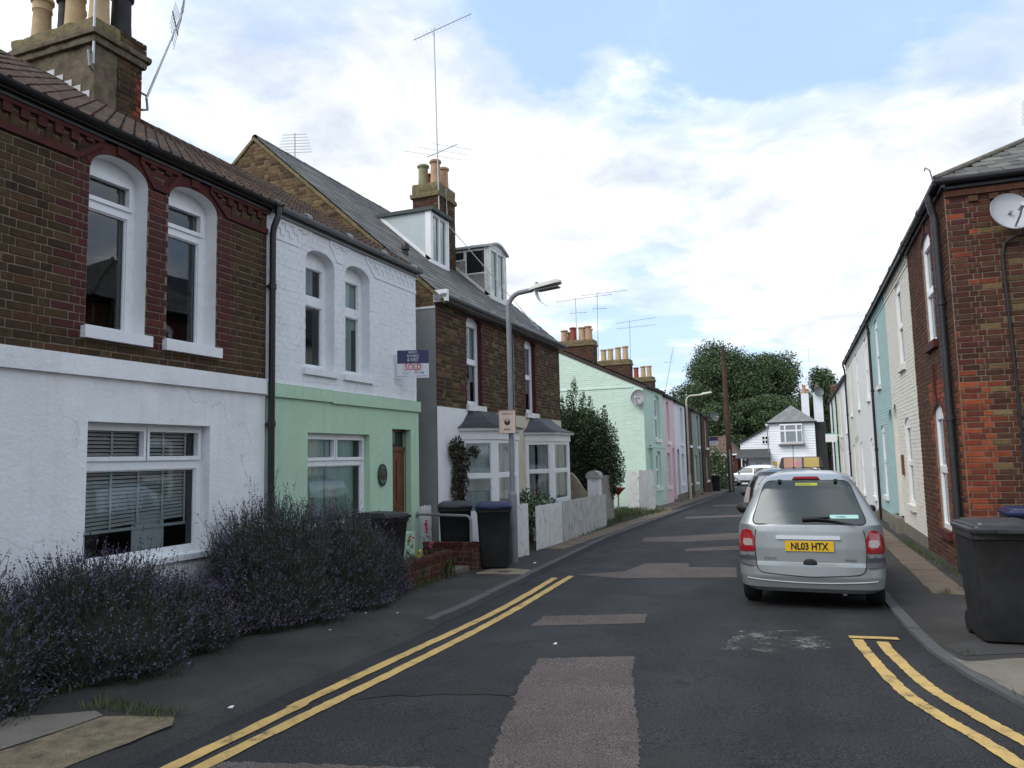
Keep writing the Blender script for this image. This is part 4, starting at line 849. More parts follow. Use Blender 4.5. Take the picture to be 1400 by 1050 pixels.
# ================================================================== ROW HOUSES
def row_house(name, label, cat, loc, rz, x0, x1, zb, ze, wall_m, ops, group, depth=7.0, yr=3.4, rise=1.75, trim=None, roof_m=None, gut=True, pipe=None, dado=None, gables=(False, False), endm=None, plinth=None, dentils=False, bricks=None, glass=None):
    root = thing(name, label, cat, loc, rz, group); trim = trim or m_white; holes = [o['h'] for o in ops]
    w = MB(); wall_face(w, FRONT, x0, x1, zb, ze, holes, 0, .13); w.build('wall', wall_m, root)
    roof = house_shell(root, x0, x1, zb, ze, depth, yr, ze + rise, endm or wall_m, roof_m or m_roofdark, .13, gables)
    frr, LL = slope_frame(-.13, ze - .13 * rise / yr, yr, ze + rise)
    scatter('tile', roof, lay_tiles(frr, x0, x1, LL, m_slated if roof_m is m_slated else m_tile, .30, .30, roof_m is m_slated), 0)
    if bricks: scatter('brick', root, lay_bricks(FRONT, x0, x1, zb + .02, ze - .02, holes, bricks, proud=.006), 0)
    for o in ops:
        a, b, c, t, r = o['h']
        if o['k'] == 'w':
            window(root, FRONT, a, b, c, t, r, o.get('rc', .10 if rz > 0 else .025), [(.09, .91, .55, .96), (.09, .91, .04, .49)], m=o.get('m', trim), glass=o.get('g', glass or m_glassd), sill=(.06, .07, .13), sillm=o.get('s', trim), curtain=((0.05, .4, 0, 1, m_curt),) if o.get('g') is m_glass else None)
        else:
            d = MB(); sp = t - r; wall_face(d, FRONT, a, b, c, sp, [], -.11)
            if r: fill_arch(d, FRONT, a, b, sp, r, -.11)
            dm = o.get('m', m_white); dd = d.build('front_door', dm, root); q = MB(); wd = (b - a)
            for u in (.14, .56):
                for (z0, z1) in ((.1, .38), (.46, .88)): q.fbox(FRONT, a + u * wd, a + (u + .30) * wd, c + (sp - c) * z0, c + (sp - c) * z1, -.109, -.092)
            q.build('door_panels', dm, dd); MB().fbox(FRONT, a, b, zb, c, -.12, .16).build('door_step', m_conc, dd)
    if gut: gutter(root, x0, x1, ze - .02, m=m_blackpipe)
    if pipe is not None: downpipe(root, pipe, zb + .05, ze - .03, y=-.06, r=.04)
    if plinth: MB().fbox(FRONT, x0 + .003, x1 - .003, zb, plinth, -.05, .03).build('plinth', o.get('pm', m_conc) if False else m_conc, root)
    if dado: 
        q = MB(); q.fbox(FRONT, x0 + .002, x1 - .002, dado[0], dado[1], -.05, .02); q.build('string_band', dado[2] if len(dado) > 2 else wall_m, root)
    if dentils:
        n = int((x1 - x0) / .2); q = MB()
        for k in range(n): q.fbox(FRONT, x0 + .2 * k + .05, x0 + .2 * k + .14, ze - .24, ze - .14, .001, .03)
        q.fbox(FRONT, x0, x1, ze - .14, ze - .10, .0, .035); q.fbox(FRONT, x0, x1, ze - .34, ze - .30, .0, .022); q.build('dentil_course', wall_m, root)
    return root, roof
def win(a, b, c, t, r=.12, **k): return dict(k='w', h=(a, b, c, t, r), **k)
def dor(a, b, c, t, r=.25, **k): return dict(k='d', h=(a, b, c, t, r), **k)
# ---- far left row: mint, pink, white, brown, grey green, brick
MX = -5.85
m_mint = mat('pale mint painted brick', (.60, .76, .66), .8, .05, 3, .012, 9, .25, dirt=((.50, .62, .54), .35, 2))
m_mintf = mat('pale mint render', (.50, .68, .58), .8, .05, 3, .004, 30, .25)
m_pink = mat('soft pink render', (.71, .54, .585), .8, .05, 3, .004, 30, .25)
m_whitew = mat('clean white render', (.72, .74, .78), .8, .05, 3, .004, 30, .25)
m_sage = mat('grey green render', (.24, .29, .24), .85, .08, 3, .004, 30, .25)
GL = 'painted row houses beyond the evergreen bush'
def rowz(y): return gz(y) + .05
rows = [('mint', 29.3, 33.6, m_mintf, 'pale mint green end house with a painted gable and satellite dish'), ('pink', 33.6, 36.5, m_pink, 'pink rendered row house between the mint and white ones'),
        ('white', 36.5, 39.9, m_whitew, 'clean white row house right of the pink one'), ('brown', 39.9, 42.4, m_rbrown, 'dark brown brick row house beside the farther street lamp'),
        ('sage', 42.4, 45.9, m_sage, 'grey green rendered row house near the end of the row'), ('brick', 45.9, 50.0, m_rbrown, 'brown brick end house carrying a blue and white sale board')]
for i, (k, a, b, m, lab) in enumerate(rows):
    ze = 4.43 - .025 * ((a + b) / 2 - 29.3); zb = gz(b) - .1; f = rowz(a); w = b - a; dk = m_mortar_dark if m is m_rbrown else m
    uw = (a + w * .52, a + w * .78); dw = (a + w * .12, a + w * .34) if k in ('mint', 'white', 'brick') else (a + w * .68, a + w * .90); lw = (a + w * .50, a + w * .76) if dw[0] < a + w * .3 else (a + w * .15, a + w * .45)
    if k == 'pink': uw = (a + w * .25, a + w * .5)
    R_, rf = row_house('row_house', lab, 'house', (MX, 0, 0), LR, a, b, zb, ze, dk, [win(*uw, f + 2.75, ze - .25, .12), win(*lw, f + .75, f + 2.25, .12), dor(*dw, f + .08, f + 2.5, .28, m={'pink': m_pink, 'mint': m_mintf}.get(k, m_wood))], GL, depth=7.6, yr=3.85, rise=1.85, pipe=b - .05 if k in ('white', 'sage') else None,
              gables=(k == 'mint', k == 'brick'), endm=m_mint if k == 'mint' else m_mortar_dark if m is m_rbrown else m, plinth=f + .30 if k in ('white', 'sage') else None, dado=(f + 2.38, f + 2.44) if k == 'mint' else None, bricks=(lambda u, v, q: m_rbrown) if m is m_rbrown else None, glass=m_glassl)
    if k == 'mint':
        ed = FR((29.3, 0, 0), (0, -1, 0), (0, 0, 1), (-1, 0, 0)); q = MB(); q.fbox(ed, -7.6, -.4, 4.27, 4.33, -.02, .03); q.build('gable_band', m_mint, R_)
        q = MB(); q.prism([ed.p(.12, ze - .06), ed.p(-3.85, ze + 1.85), ed.p(-3.85, ze + 1.70), ed.p(.12, ze - .20)], (-.04, 0, 0)); q.prism([ed.p(-3.85, ze + 1.85), ed.p(-7.72, ze - .06), ed.p(-7.72, ze - .2), ed.p(-3.85, ze + 1.70)], (-.04, 0, 0)); q.build('verge', m_roofdark, R_)
        scatter('brick', R_, lay_bricks(ed, -7.6, 0, zb + .1, ze + 1.7, [], lambda u, v, q: mat('mint painted brick piece', (.62, .77, .67), .8, .04, 8, rnd=((0, (.59, .745, .645)), (1, (.64, .79, .69)))), proud=.006, top=lambda z: ((-7.6 + max(0, z - ze + .22) * 2.08, -max(0, z - ze + .22) * 2.08)), L=.24), 150)
    def chim(x, pots, wdt=.75, y0=3.1, y1=4.6, zt=7.2):
        c = MB(); c.box(x - wdt / 2, x + wdt / 2, y0, y1, 5.2, zt); st = c.build('chimney', m_mortar_dark, R_)
        scatter('brick', st, lay_bricks(FR((x - wdt / 2, 0, 0), (0, -1, 0), (0, 0, 1), (-1, 0, 0)), -y1, -y0, 5.6, zt - .3, [], lambda u, v, q: random.choice((m_rbrown, m_brown)), proud=.012) + lay_bricks(FR((0, y0, 0), (1, 0, 0), (0, 0, 1), (0, -1, 0)), x - wdt / 2, x + wdt / 2, 5.6, zt - .3, [], lambda u, v, q: random.choice((m_rbrown, m_brown)), proud=.012), 0)
        c = MB(); c.rough_box(x - wdt / 2 - .07, x + wdt / 2 + .07, y0 - .07, y1 + .07, zt - .30, zt - .17, .12, .018); c.build('chimney_cap', m_lichen, st, 50); c = MB(); c.rough_box(x - wdt / 2 - .03, x + wdt / 2 + .03, y0 - .03, y1 + .03, zt - .18, zt, .12, .018); c.build('chimney_top', m_lichen, st, 50)
        for (dx, dy, mm, kd, h) in pots: pot(st, x + dx, dy, zt - .03, h * .84, .165, mm, kd)
    if k == 'mint': chim(33.55, ((-.15, 4.4, m_poto, 1, .66), (-.15, 3.97, m_potr, 1, .78), (-.15, 3.55, m_pot, 1, .76), (-.15, 3.25, m_poto, 1, .80), (.2, 4.2, m_pot, 1, .6), (.2, 3.3, m_pot, 1, .7)), zt=6.95, y0=3.0, y1=4.6)
    if k == 'white': chim(39.8, ((-.1, 4.15, m_pot, 1, .78), (-.1, 3.77, m_pot, 1, .8), (-.1, 3.35, m_pot, 1, .86), (-.1, 2.95, m_pot, 1, .9)), zt=6.72, y0=2.7, y1=4.4)
    if k == 'brick': chim(46.0, ((-.1, 3.7, m_potr, 1, .78), (-.1, 3.27, m_pot, 1, .85), (-.1, 2.9, m_pot, 1, .85)), zt=6.35, y0=2.65, y1=4.1)
# ---- the terrace on the right
RXO, RY0, RRZ = 2.10, 12.5, -math.pi / 2 + .0105
GR = 'terrace houses along the right of the street'
m_creamb = mat('cream painted brick', (.67, .645, .585), .8, .05, 4, .008, 30, .25, dirt=((.48, .44, .37), .35, 3))
m_turq = mat('turquoise painted brick', (.36, .50, .50), .8, .06, 4, .006, 30, .25, dirt=((.28, .40, .40), .4, 3))
m_offw = mat('off white painted brick', (.66, .67, .66), .8, .05, 4, .006, 30, .25, dirt=((.52, .52, .50), .35, 3))
m_cl2 = mat('ivory painted brick', (.62, .61, .54), .8, .05, 4, .006, 30, .25, dirt=((.5, .48, .4), .35, 3))
def lz(x): return gz(RY0 - x) + .08
def std(x0, x1, ze, door_right=True, **kw):
    f = lz(x0); w = x1 - x0; a = x0 + w * .42; b = x0 + w * .62; d0 = (x0 + .12, x0 + .85) if not door_right else (x1 - .95, x1 - .2)
    return [win(a, b, f + 3.75 + (ze - 5.6), ze - .25, .2, **kw), win(a, b, f + .6, f + 2.45, .12, **kw), dor(*d0, f + .25, f + 2.75, .35, m=m_white)]
opsC = [win(-2.35, -1.45, 3.42, 5.28, .16, s=m_red, m=m_upvc, g=m_glass, rc=.03), win(-2.35, -1.45, .30, 2.36, .16, s=m_red, m=m_upvc, g=m_glass, rc=.03)]
def pickR(u, v, k):
    for o in opsC:
        a, b, c, t, r = o['h']
        if a - .24 < u < b + .24 and c - .1 < v < t + .45: return m_orange if v < 3 else m_red
    return m_orange if u > -.18 - .12 * (k % 2) and v < 2.6 else m_rbrown
H1, roof1 = row_house('terraced_house', 'red brown brick corner house with orange quoins and a black downpipe', 'house', (RXO, RY0, 0), RRZ, -4.05, 0, -.5, 5.62, m_mortar, opsC, GR, yr=3.4, rise=2.0, gut=False)
scatter('brick', H1, lay_bricks(FRONT, -4.05, -.02, -.28, 5.5, [o['h'] for o in opsC], pickR, proud=.008, L=.225), 40)
for o in list(roof1.children): bpy.data.objects.remove(o)
bpy.data.objects.remove(roof1)
RW = 7.0
rf = MB(); rf.add([(-4.05, -.14, 5.55), (.14, -.14, 5.55), (.14, RW, 5.55), (-3.3, 3.4, 7.62), (-4.05, 3.4, 7.62), (-4.05, RW, 5.55)], [(0, 1, 3, 4), (1, 2, 3), (2, 5, 4, 3)])
roof1 = rf.build('roof', m_roofdark, H1)
f1, L1 = slope_frame(-.14, 5.56, 3.4, 7.63)
scatter('slate', roof1, lay_tiles(f1, -4.05, .14, L1, m_slate, .30, .24, True, trim=lambda v: (-4.05, .14 - v / L1 * 3.44), thick=.014), 40)
dE = Vector((-3.44, 0, 2.07)); LE = dE.length; dE.normalize(); fE = FR((.14, 0, 5.56), (0, 1, 0), dE, Vector((0, 1, 0)).cross(dE))
scatter('slate', roof1, lay_tiles(fE, -.14, RW, LE, m_slate, .30, .24, True, trim=lambda v: (-.14 + v / LE * 3.54, RW - v / LE * 3.6), thick=.014), 200)
hp = MB(); hp.tube([(.13, -.13, 5.60), (-3.3, 3.4, 7.67)], .045, 8); hp.build('hip_tiles', mat('mossy hip tile', (.12, .11, .09), .9, .4, 12, dirt=((.20, .13, .05), .7, 6)), roof1, 50)
hk = MB(); hk.tube([(.16, -.16, 5.55), (.17, -.19, 5.72), (.13, -.24, 5.78), (.10, -.25, 5.74)], .012, 6); hk.build('hip_iron', m_steel, roof1)
bd = MB(); bd.add([(0, 0, -.5), (0, RW, -.5), (0, RW, 5.6), (0, 0, 5.6)], [(0, 1, 2, 3)]); bd.build('end_wall', m_mortar, H1)
END = FR((0, 0, 0), (0, 1, 0), (0, 0, 1), (1, 0, 0))
def pickE(u, v, k):
    q = .50 if (k // 3) % 2 else .40
    if u < q: return m_orange if (v < 2.6 or random.random() < .10) else (m_red if random.random() < .2 else m_rbrown)
    return m_rbrown if random.random() < .85 else m_olive
scatter('brick', H1, lay_bricks(END, 0.0, 3.2, -.32, 5.48, [], pickE, proud=.008, ch=.083, L=.23), 260)
q = MB()
for k in range(12): q.fbox(END, .30 + k * .26, .42 + k * .26, 5.22, 5.30, .001, .045)
q.fbox(END, 0, 3.2, 5.32, 5.40, 0, .05); q.build('dentil_course', m_rbrown, H1)
gutter(H1, -4.05, .12, 5.56, y=-.11, r=.06)
ge = MB(); ge.tube([(.10, -.12, 5.55), (.10, 3.6, 5.55)], .06, 10); ge.box(.002, .05, -.05, 3.6, 5.44, 5.60); ge.build('end_gutter', m_blackpipe, H1, 50)
downpipe(H1, -.42, -.2, 5.5, y=-.08, r=.055, m=mat('dark grey iron pipe', (.028, .028, .032), .5, .2, 5))
cb = MB(); cb.tube([END.p(.72, -.2, .03), END.p(.70, 2.5, .03), END.p(.66, 4.35, .035), END.p(.70, 4.55, .04), END.p(.85, 4.63, .06), END.p(1.05, 4.62, .09)], .02, 7); cb.build('cable', m_dark, H1, 60)
for o in opsC: arch_ring(H1, o['h'][0], o['h'][1], o['h'][3] - o['h'][4], o['h'][4], m_red, .11, .012)
q = MB(); q.fbox(FRONT, -1.93, -1.87, 2.55, 3.05, 0, .05); q.build('key_block', m_red, H1)
f = lz(-6.5)
H2, _ = row_house('terraced_house', 'cream painted brick terrace house with arched doorway next to the corner house', 'house', (RXO, RY0, 0), RRZ, -8.30, -4.05, -.6, 5.6, m_creamb, [win(-6.25, -5.4, 3.45, 5.35, .22, s=m_creamb), win(-6.25, -5.4, .45, 2.3, .15, s=m_creamb), dor(-8.2, -7.45, .02, 2.72, .4, m=m_creamb)], GR, rise=2.0, roof_m=m_slated, plinth=f + .22, dentils=True, bricks=lambda u, v, k: m_creamb)
MB().fbox(FRONT, -6.9, -6.72, 1.05, 1.5, 0, .05).build('meter_box', m_wood, H2)
row_house('terraced_house', 'turquoise painted terrace house between the cream and white ones', 'house', (RXO, RY0, 0), RRZ, -12.5, -8.3, -.7, 5.6, m_turq, [win(-11.3, -10.5, 3.42, 5.3, .2, s=m_creamb), win(-11.3, -10.5, .38, 2.3, .12, s=m_white), dor(-9.25, -8.5, .0, 2.65, .38, m=m_turq)], GR, rise=2.0, roof_m=m_slated, pipe=-12.45, plinth=lz(-10) + .25, dentils=True, bricks=lambda u, v, k: m_turq)
xs = [-12.5, -16.7, -20.9, -25.0]; ms = [m_offw, m_offw, m_cl2]; labs = ['off white terrace house beyond the turquoise one and its black pipe', 'third pale terrace house along the row, above the silver car', 'ivory terrace house just before the step down in the roofline']
for i in range(3):
    row_house('terraced_house', labs[i], 'house', (RXO, RY0, 0), RRZ, xs[i + 1], xs[i], gz(RY0 - xs[i + 1]) - .2, 5.6, ms[i], std(xs[i + 1], xs[i], 5.6, i % 2 == 0), GR, rise=2.0, roof_m=m_slated, pipe=xs[i + 1] + .06 if i == 2 else None, dentils=True)
xs = [-25.0, -29.3, -34.8, -40.0, -45.0]; ms = [m_whitew, m_cl2, m_mintf, m_offw]; labs = ['first lower white terrace house after the step in the roofline', 'ivory lower terrace house carrying a black downpipe', 'pale green lower terrace house near the far end', 'last white terrace house with the brick chimney at the far end']
for i in range(4):
    R_, _ = row_house('terraced_house', labs[i], 'house', (RXO, RY0, 0), RRZ, xs[i + 1], xs[i], gz(RY0 - xs[i + 1]) - .2, 5.05, ms[i], std(xs[i + 1], xs[i], 5.05, i % 2 == 0), GR, rise=1.9, roof_m=m_slated, pipe=xs[i + 1] + .06 if i in (1, 2, 3) else None, gables=(i == 3, i == 0))
    if i == 3:
        c = MB(); c.box(-45.0, -44.2, .12, 2.9, 4.5, 6.15); st = c.build('chimney', m_mortar, R_)
        scatter('brick', st, lay_bricks(FR((-44.2, 0, 0), (0, 1, 0), (0, 0, 1), (1, 0, 0)), .12, 2.9, 4.6, 6.1, [], lambda u, v, k: random.choice((m_rbrown, m_orange, m_olive)), proud=.01) + lay_bricks(FR((0, .12, 0), (1, 0, 0), (0, 0, 1), (0, -1, 0)), -45, -44.2, 4.6, 6.1, [], lambda u, v, k: random.choice((m_rbrown, m_olive)), proud=.01), 0)
row_house('terraced_house', 'rendered terrace house next to the near brown one, added unseen behind the viewer for reflections', 'house', (LX, 0, 0), LR, -9.0, 1.18, -.3, 5.0, m_render, [win(-3.2, -2.4, 3.0, 4.7, .15), win(-6.2, -5.4, 3.0, 4.7, .15), win(-3.4, -1.9, .8, 2.1, 0), dor(-.6, .25, .1, 2.3, 0), win(-7.0, -5.4, .8, 2.1, 0)], None, depth=6.2, yr=3.0, rise=1.9, gables=(True, True))  # unseen house added to keep bright low sky out of the car window reflection
# the house on the other side of the side street, which the near windows look out on
ox, oy = 2.9, 1.4
HO, _ = row_house('terraced_house', 'brown brick house across the side street, behind the viewer', 'house', (ox, oy, 0), -math.pi / 2, 0, 9, -.3, 5.4, m_mortar_dark, [win(1.5, 2.4, 3.0, 4.7, .15), win(5, 5.9, 3.0, 4.7, .15), win(1.2, 2.6, .8, 2.2, 0), dor(3.4, 4.2, .1, 2.3, 0), win(5.6, 7.0, .8, 2.2, 0)], None, rise=2.2, roof_m=m_slated, gables=(True, True), bricks=lambda u, v, k: m_rbrown)

# ================================================================== THE HOUSES AT THE END
WB = thing('weatherboard_house', 'white weatherboarded house with hipped slate roof at the street end', 'house', (-3.3, 76, 0), 0)
bw, zb, ze = 4.05, -1.5, 4.42
m_wb = mat('white weatherboard paint', (.80, .82, .84), .6, .03, 4, dirt=((.6, .62, .62), .25, 2))
core = MB(); core.box(0, bw, .03, 8, zb, ze); core.build('wall', m_wb, WB)
def boards(root, fr, u0, u1, v0, v1, top=None, step=.24):
    v = v0
    while v < v1 - .05:
        a, b = (u0, u1) if top is None else top(v + step)
        if b - a > .1:
            q = MB(); q.add([fr.p(a, v, .06), fr.p(b, v, .06), fr.p(b, min(v + step, v1), .012), fr.p(a, min(v + step, v1), .012), fr.p(a, v, .0), fr.p(b, v, .0)], ((0, 1, 2, 3), (4, 5, 1, 0))); q.build('weatherboard', m_wb, root)
        v += step
boards(WB, FR((0, .03, 0), (1, 0, 0), (0, 0, 1), (0, -1, 0)), 0, bw, zb, ze)
q = MB(); q.box(bw + .002, bw + 1.0, .4, 8, zb, ze - .12); q.build('side_wall', mat('black tarred boards', (.02, .018, .02), .7, .2, 4), WB)
q = MB(); q.add([(-.25, -.22, 4.35), (bw + .25, -.22, 4.35), (bw + .25, 8.2, 4.35), (-.25, 8.2, 4.35), (bw / 2, 2.0, 6.05), (bw / 2, 6, 6.05)], [(0, 1, 4), (1, 2, 5, 4), (2, 3, 5), (3, 0, 4, 5), (0, 3, 2, 1)]); q.build('roof', mat('pale grey slate roof', (.16, .17, .165), .6, .25, 2, .02, 8, .5, dirt=((.3, .3, .28), .5, .9)), WB)
q = MB(); q.box(-.22, bw + .22, -.28, -.18, 4.26, 4.38); q.build('gutter', m_blackpipe, WB)
fw = FR((0, .03, 0), (1, 0, 0), (0, 0, 1), (0, -1, 0))
q = MB(); q.fbox(fw, .95, 2.95, 2.30, 4.18, 0, .35); b1 = q.build('bay', m_white, WB)
window(WB, FR((0, -.32, 0), (1, 0, 0), (0, 0, 1), (0, -1, 0)), .98, 2.92, 2.42, 4.12, 0, -.055, [(.02, .20, .70, .96), (.26, .72, .70, .96), (.78, .98, .70, .96), (.02, .20, .03, .62), (.26, .72, .03, .62), (.78, .98, .03, .62)], m=m_white, glass=m_glassl)
q = MB(); q.fbox(fw, .80, 3.15, 2.2, 2.29, 0, .48); q.build('bay_sill', m_slate, WB)
q = MB(); q.fbox(fw, .90, 3.2, .78, .88, 0, .5); q.fbox(fw, 1.0, 3.05, .2, .78, 0, .3); q.build('bay', m_white, WB)
window(WB, FR((0, -.27, 0), (1, 0, 0), (0, 0, 1), (0, -1, 0)), 1.02, 3.03, -.6, .74, 0, -.055, [(.04, .14, .60, .93), (.30, .62, .60, .93), (.74, .90, .60, .93), (.04, .96, .05, .5)], m=m_white, glass=m_glassd)
q = MB(); q.tube([(-.15, -.08, -1.3), (-.15, -.08, 4.0)], .05, 8); q.build('downpipe', m_steel, WB); q = MB(); q.lathe((-.15, -.1, 4.0), [(.06, 0), (.15, .12), (.15, .28)], 8); q.build('hopper', m_white, WB)
q = MB(); q.fbox(fw, .22, .55, .15, .72, .04, .08); q.build('wall_sign', mat('yellow sign', (.70, .42, .06), .6), WB)
q = MB(); q.box(3.0, 3.7, 3.0, 3.7, 4.6, 7.2); cst = q.build('chimney', m_whitew, WB); pot(cst, 3.3, 3.3, 7.15, .9, .18, m_poto, 1); pot(cst, 3.5, 3.5, 7.15, .5, .2, m_pot, 1)
q = MB(); q.box(4.1, 4.95, 3.4, 4.2, 4.2, 7.3); cst2 = q.build('chimney', m_whitew, WB); q = MB(); q.lathe((4.5, 3.7, 7.48), [(.2, 0), (.25, .3), (.15, .55), (.1, .8)], 8); q.build('chimney_pot', m_stone, cst2)
# lean-to and porch
EXx0 = -2.75; core = MB(); core.prism([(EXx0, .6, zb), (-.02, .6, zb), (-.02, .6, 3.95), (EXx0, .6, 2.45)], (0, 6, 0)); core.build('side_extension', m_wb, WB)
boards(WB, FR((0, .6, 0), (1, 0, 0), (0, 0, 1), (0, -1, 0)), EXx0, -.02, zb, 3.9, lambda v: (EXx0 + max(0, (v - 2.45)) / 1.5 * 2.73, -.02))
q = MB(); q.prism([(EXx0 - .3, .35, 2.36), (0, .35, 4.03), (0, .35, 4.13), (EXx0 - .3, .35, 2.46)], (0, 6.5, 0)); q.build('extension_roof', m_slated, WB)
window(WB, FR((0, .57, 0), (1, 0, 0), (0, 0, 1), (0, -1, 0)), -.72, -.14, 2.35, 3.15, 0, -.075, [(.08, .45, .08, .45), (.55, .92, .08, .45), (.08, .45, .55, .92), (.55, .92, .55, .92)], m=m_white, glass=m_glassd)
q = MB(); q.add([(EXx0 - .1, .6, 1.95), (0, .6, 1.95), (0, -1.1, 1.12), (EXx0 - .4, -1.1, 1.12), (EXx0 - .1, .6, 1.85), (0, .6, 1.85), (0, -1.1, 1.02), (EXx0 - .4, -1.1, 1.02)], [(0, 3, 2, 1), (4, 5, 6, 7), (3, 7, 6, 2)]); q.build('porch_roof', m_slated, WB)
q = MB(); q.box(EXx0 + .65, EXx0 + .8, -1.0, -.85, -1.4, 1.05); q.tube([(EXx0 + .72, -.92, .3), (EXx0 + .3, -.92, 1.0)], .06, 6); q.build('porch_post', m_dark, WB)
window(WB, FR((0, .56, 0), (1, 0, 0), (0, 0, 1), (0, -1, 0)), EXx0 + .05, EXx0 + .75, -.9, .95, 0, -.10, [(.1, .45, .05, .95), (.55, .9, .05, .95)], m=m_white, glass=m_glassd); window(WB, FR((0, .56, 0), (1, 0, 0), (0, 0, 1), (0, -1, 0)), -1.4, -.8, -.3, .6, 0, -.10, [(.1, .45, .05, .95), (.55, .9, .05, .95)], m=m_white, glass=m_glassd)
BG = thing('bungalow', 'red brick bungalow with brown tiled hip roof beside the telegraph pole', 'house', (-10.2, 80, 0), 0)
q = MB(); q.box(0, 3.55, 0, 6, -1.6, 1.55); q.build('wall', m_rbrown, BG)
q = MB(); q.add([(-.3, -.35, 1.45), (3.9, -.35, 1.45), (3.9, 6.3, 1.45), (-.3, 6.3, 1.45), (-.3, 2.7, 3.35), (2.3, 2.7, 3.35)], [(0, 1, 5, 4), (1, 2, 5), (2, 3, 4, 5), (3, 0, 4), (0, 3, 2, 1)]); rb = q.build('roof', mat('brown roof tiles', (.10, .065, .048), .9, .25, 3, .02, 8), BG)
fb, lb = slope_frame(-.35, 1.47, 2.7, 3.37); scatter('tile', rb, lay_tiles(fb, -.3, 3.9, lb, mat('brown clay tile', (.10, .06, .045), .9, .2, 4, rnd=((0, (.075, .05, .038)), (1, (.13, .085, .062)))), .3, .3, trim=lambda v: (-.3, 3.9 - v / lb * 1.6)), 0)
q = MB(); q.box(-.3, 3.9, -.42, -.33, 1.36, 1.50); q.build('gutter', m_white, BG)
window(BG, FRONT, .6, 1.5, -.6, 1.2, 0, -.055, [(.08, .46, .05, .95), (.54, .92, .05, .95)], m=m_white, glass=m_glassd); window(BG, FRONT, 2.2, 3.1, -.6, 1.2, 0, -.055, [(.08, .46, .05, .95), (.54, .92, .05, .95)], m=m_white, glass=m_glassd)
# ================================================================== STREET FURNITURE
def PH(x, y): return gz(y) + (HR if x > 0 and y < 63 else H)           # pavement height
def lamp(label, x, y, h, reach, m, group):
    t = thing('street_lamp', label, 'street lamp', (x, y, PH(x, y)), 0, group)
    q = MB(); q.tube([(0, 0, 0), (0, 0, 1.15)], .075, 12); q.tube([(0, 0, 1.15), (0, 0, 1.22)], [.075, .05], 12); q.build('lamp_base', m, t, 50)
    r = .27; path = [(0, 0, 1.2), (0, 0, h - r)] + [(r * (1 - math.cos(a)), 0, h - r + r * math.sin(a)) for a in (math.radians(k) for k in range(12, 79, 11))] + [(reach * .62, 0, h + .02)]
    q = MB(); q.tube(path, .046, 10); q.build('lamp_post', m, t, 50)
    hd = MB(); hl = .58; x0 = reach * .55; ring = []
    secs = ((0, .045, .05), (.06, .075, .075), (.2, .10, .095), (.5, .115, .10), (.9, .11, .09), (1.0, .085, .05))
    V = []; n = 10
    for s, w, hh in secs:
        V += [(x0 + s * hl, w * math.cos(math.pi * k / n), hh * math.sin(math.pi * k / n) + s * .09) for k in range(n + 1)]
    m_ = n + 1
    hd.add(V, [(i * m_ + k, i * m_ + k + 1, (i + 1) * m_ + k + 1, (i + 1) * m_ + k) for i in range(len(secs) - 1) for k in range(n)] + [tuple(range(m_)), tuple(range((len(secs) - 1) * m_, len(secs) * m_))[::-1]] + [(i * m_, (i + 1) * m_, (i + 1) * m_ + n, i * m_ + n) for i in range(len(secs) - 1)])
    hd.v = [(a, b, c + h) for a, b, c in hd.v]
    ho = hd.build('lamp_head', mat('off white lamp housing', (.50, .49, .44), .5, .08, 6, dirt=((.3, .29, .25), .4, 8)), t, 40)
    q = MB(); q.prism([(x0 + .16, -.085, h + .002), (x0 + .55, -.09, h + .038), (x0 + .55, .09, h + .038), (x0 + .16, .085, h + .002)], (0, 0, -.022)); q.build('lamp_lens', mat('smoked lamp lens', (.10, .10, .09), .25, .1, 8), ho)
    q = MB(); q.lathe((x0 + .14, 0, h + .10), [(.03, 0), (.03, .04), (.02, .05)], 8); q.build('photo_cell', m_steel, ho)
    return t, ho
L1, LH = lamp('near grey street lamp with its cover hanging open, behind the blue lidded bin', -4.81, 12.34, 4.70, .74, m_steel, 'street lamps')
q = MB(); P = [(.52, .0, 4.72), (.54, 0, 4.62), (.58, 0, 4.52), (.66, 0, 4.44), (.70, 0, 4.42)]; V = []
for x, y, z in P: V += [(x, -.085, z), (x + .03, -.03, z - .012), (x + .03, .03, z - .012), (x, .085, z)]
q.add(V, [(4 * i + k, 4 * i + k + 1, 4 * i + 5 + k, 4 * i + 4 + k) for i in range(len(P) - 1) for k in range(3)]); q.build('hanging_cover', mat('translucent lamp cover', (.62, .64, .62), .4, .05, 8), LH, 60)
lamp('farther cream street lamp in front of the brown row house', -5.55, 38.6, 5.15, 1.25, mat('cream lamp paint', (.46, .44, .34), .6, .1, 4), 'street lamps')
sg = thing('bee_sign', 'pale pink sign with dark round emblem fixed to the near lamp post', 'sign', (-4.84, 12.25, 2.27))
fm = mat('pale pink sign face', (.64, .50, .42), .55, .04, 6); ink = mat('dark brown print', (.045, .02, .015), .7)
rz = math.atan2(4.86, 12.16) * .55; sg.rotation_euler = (0, 0, rz)
q = MB(); q.box(-.145, .145, -.02, -.002, -.20, .20); pl = q.build('sign_plate', fm, sg); q = MB()
for a in ((-.15, .15, -.205, -.195), (-.15, .15, .195, .205), (-.15, -.142, -.195, .195), (.142, .15, -.195, .195)): q.box(a[0], a[1], -.026, 0, a[2], a[3])
q.build('sign_frame', mat('rusty pink frame', (.30, .17, .14), .7), sg)
text_mesh('THIS IS A', .052, ink, pl, face_matrix((0, -.022, .135), (1, 0, 0), (0, 0, 1))); text_mesh('AREA', .052, ink, pl, face_matrix((0, -.022, -.135), (1, 0, 0), (0, 0, 1)))
em = MB(); em.lathe((0, -.02, -.01), [(.052, 0), (.052, -.004)], 18, 'y'); 
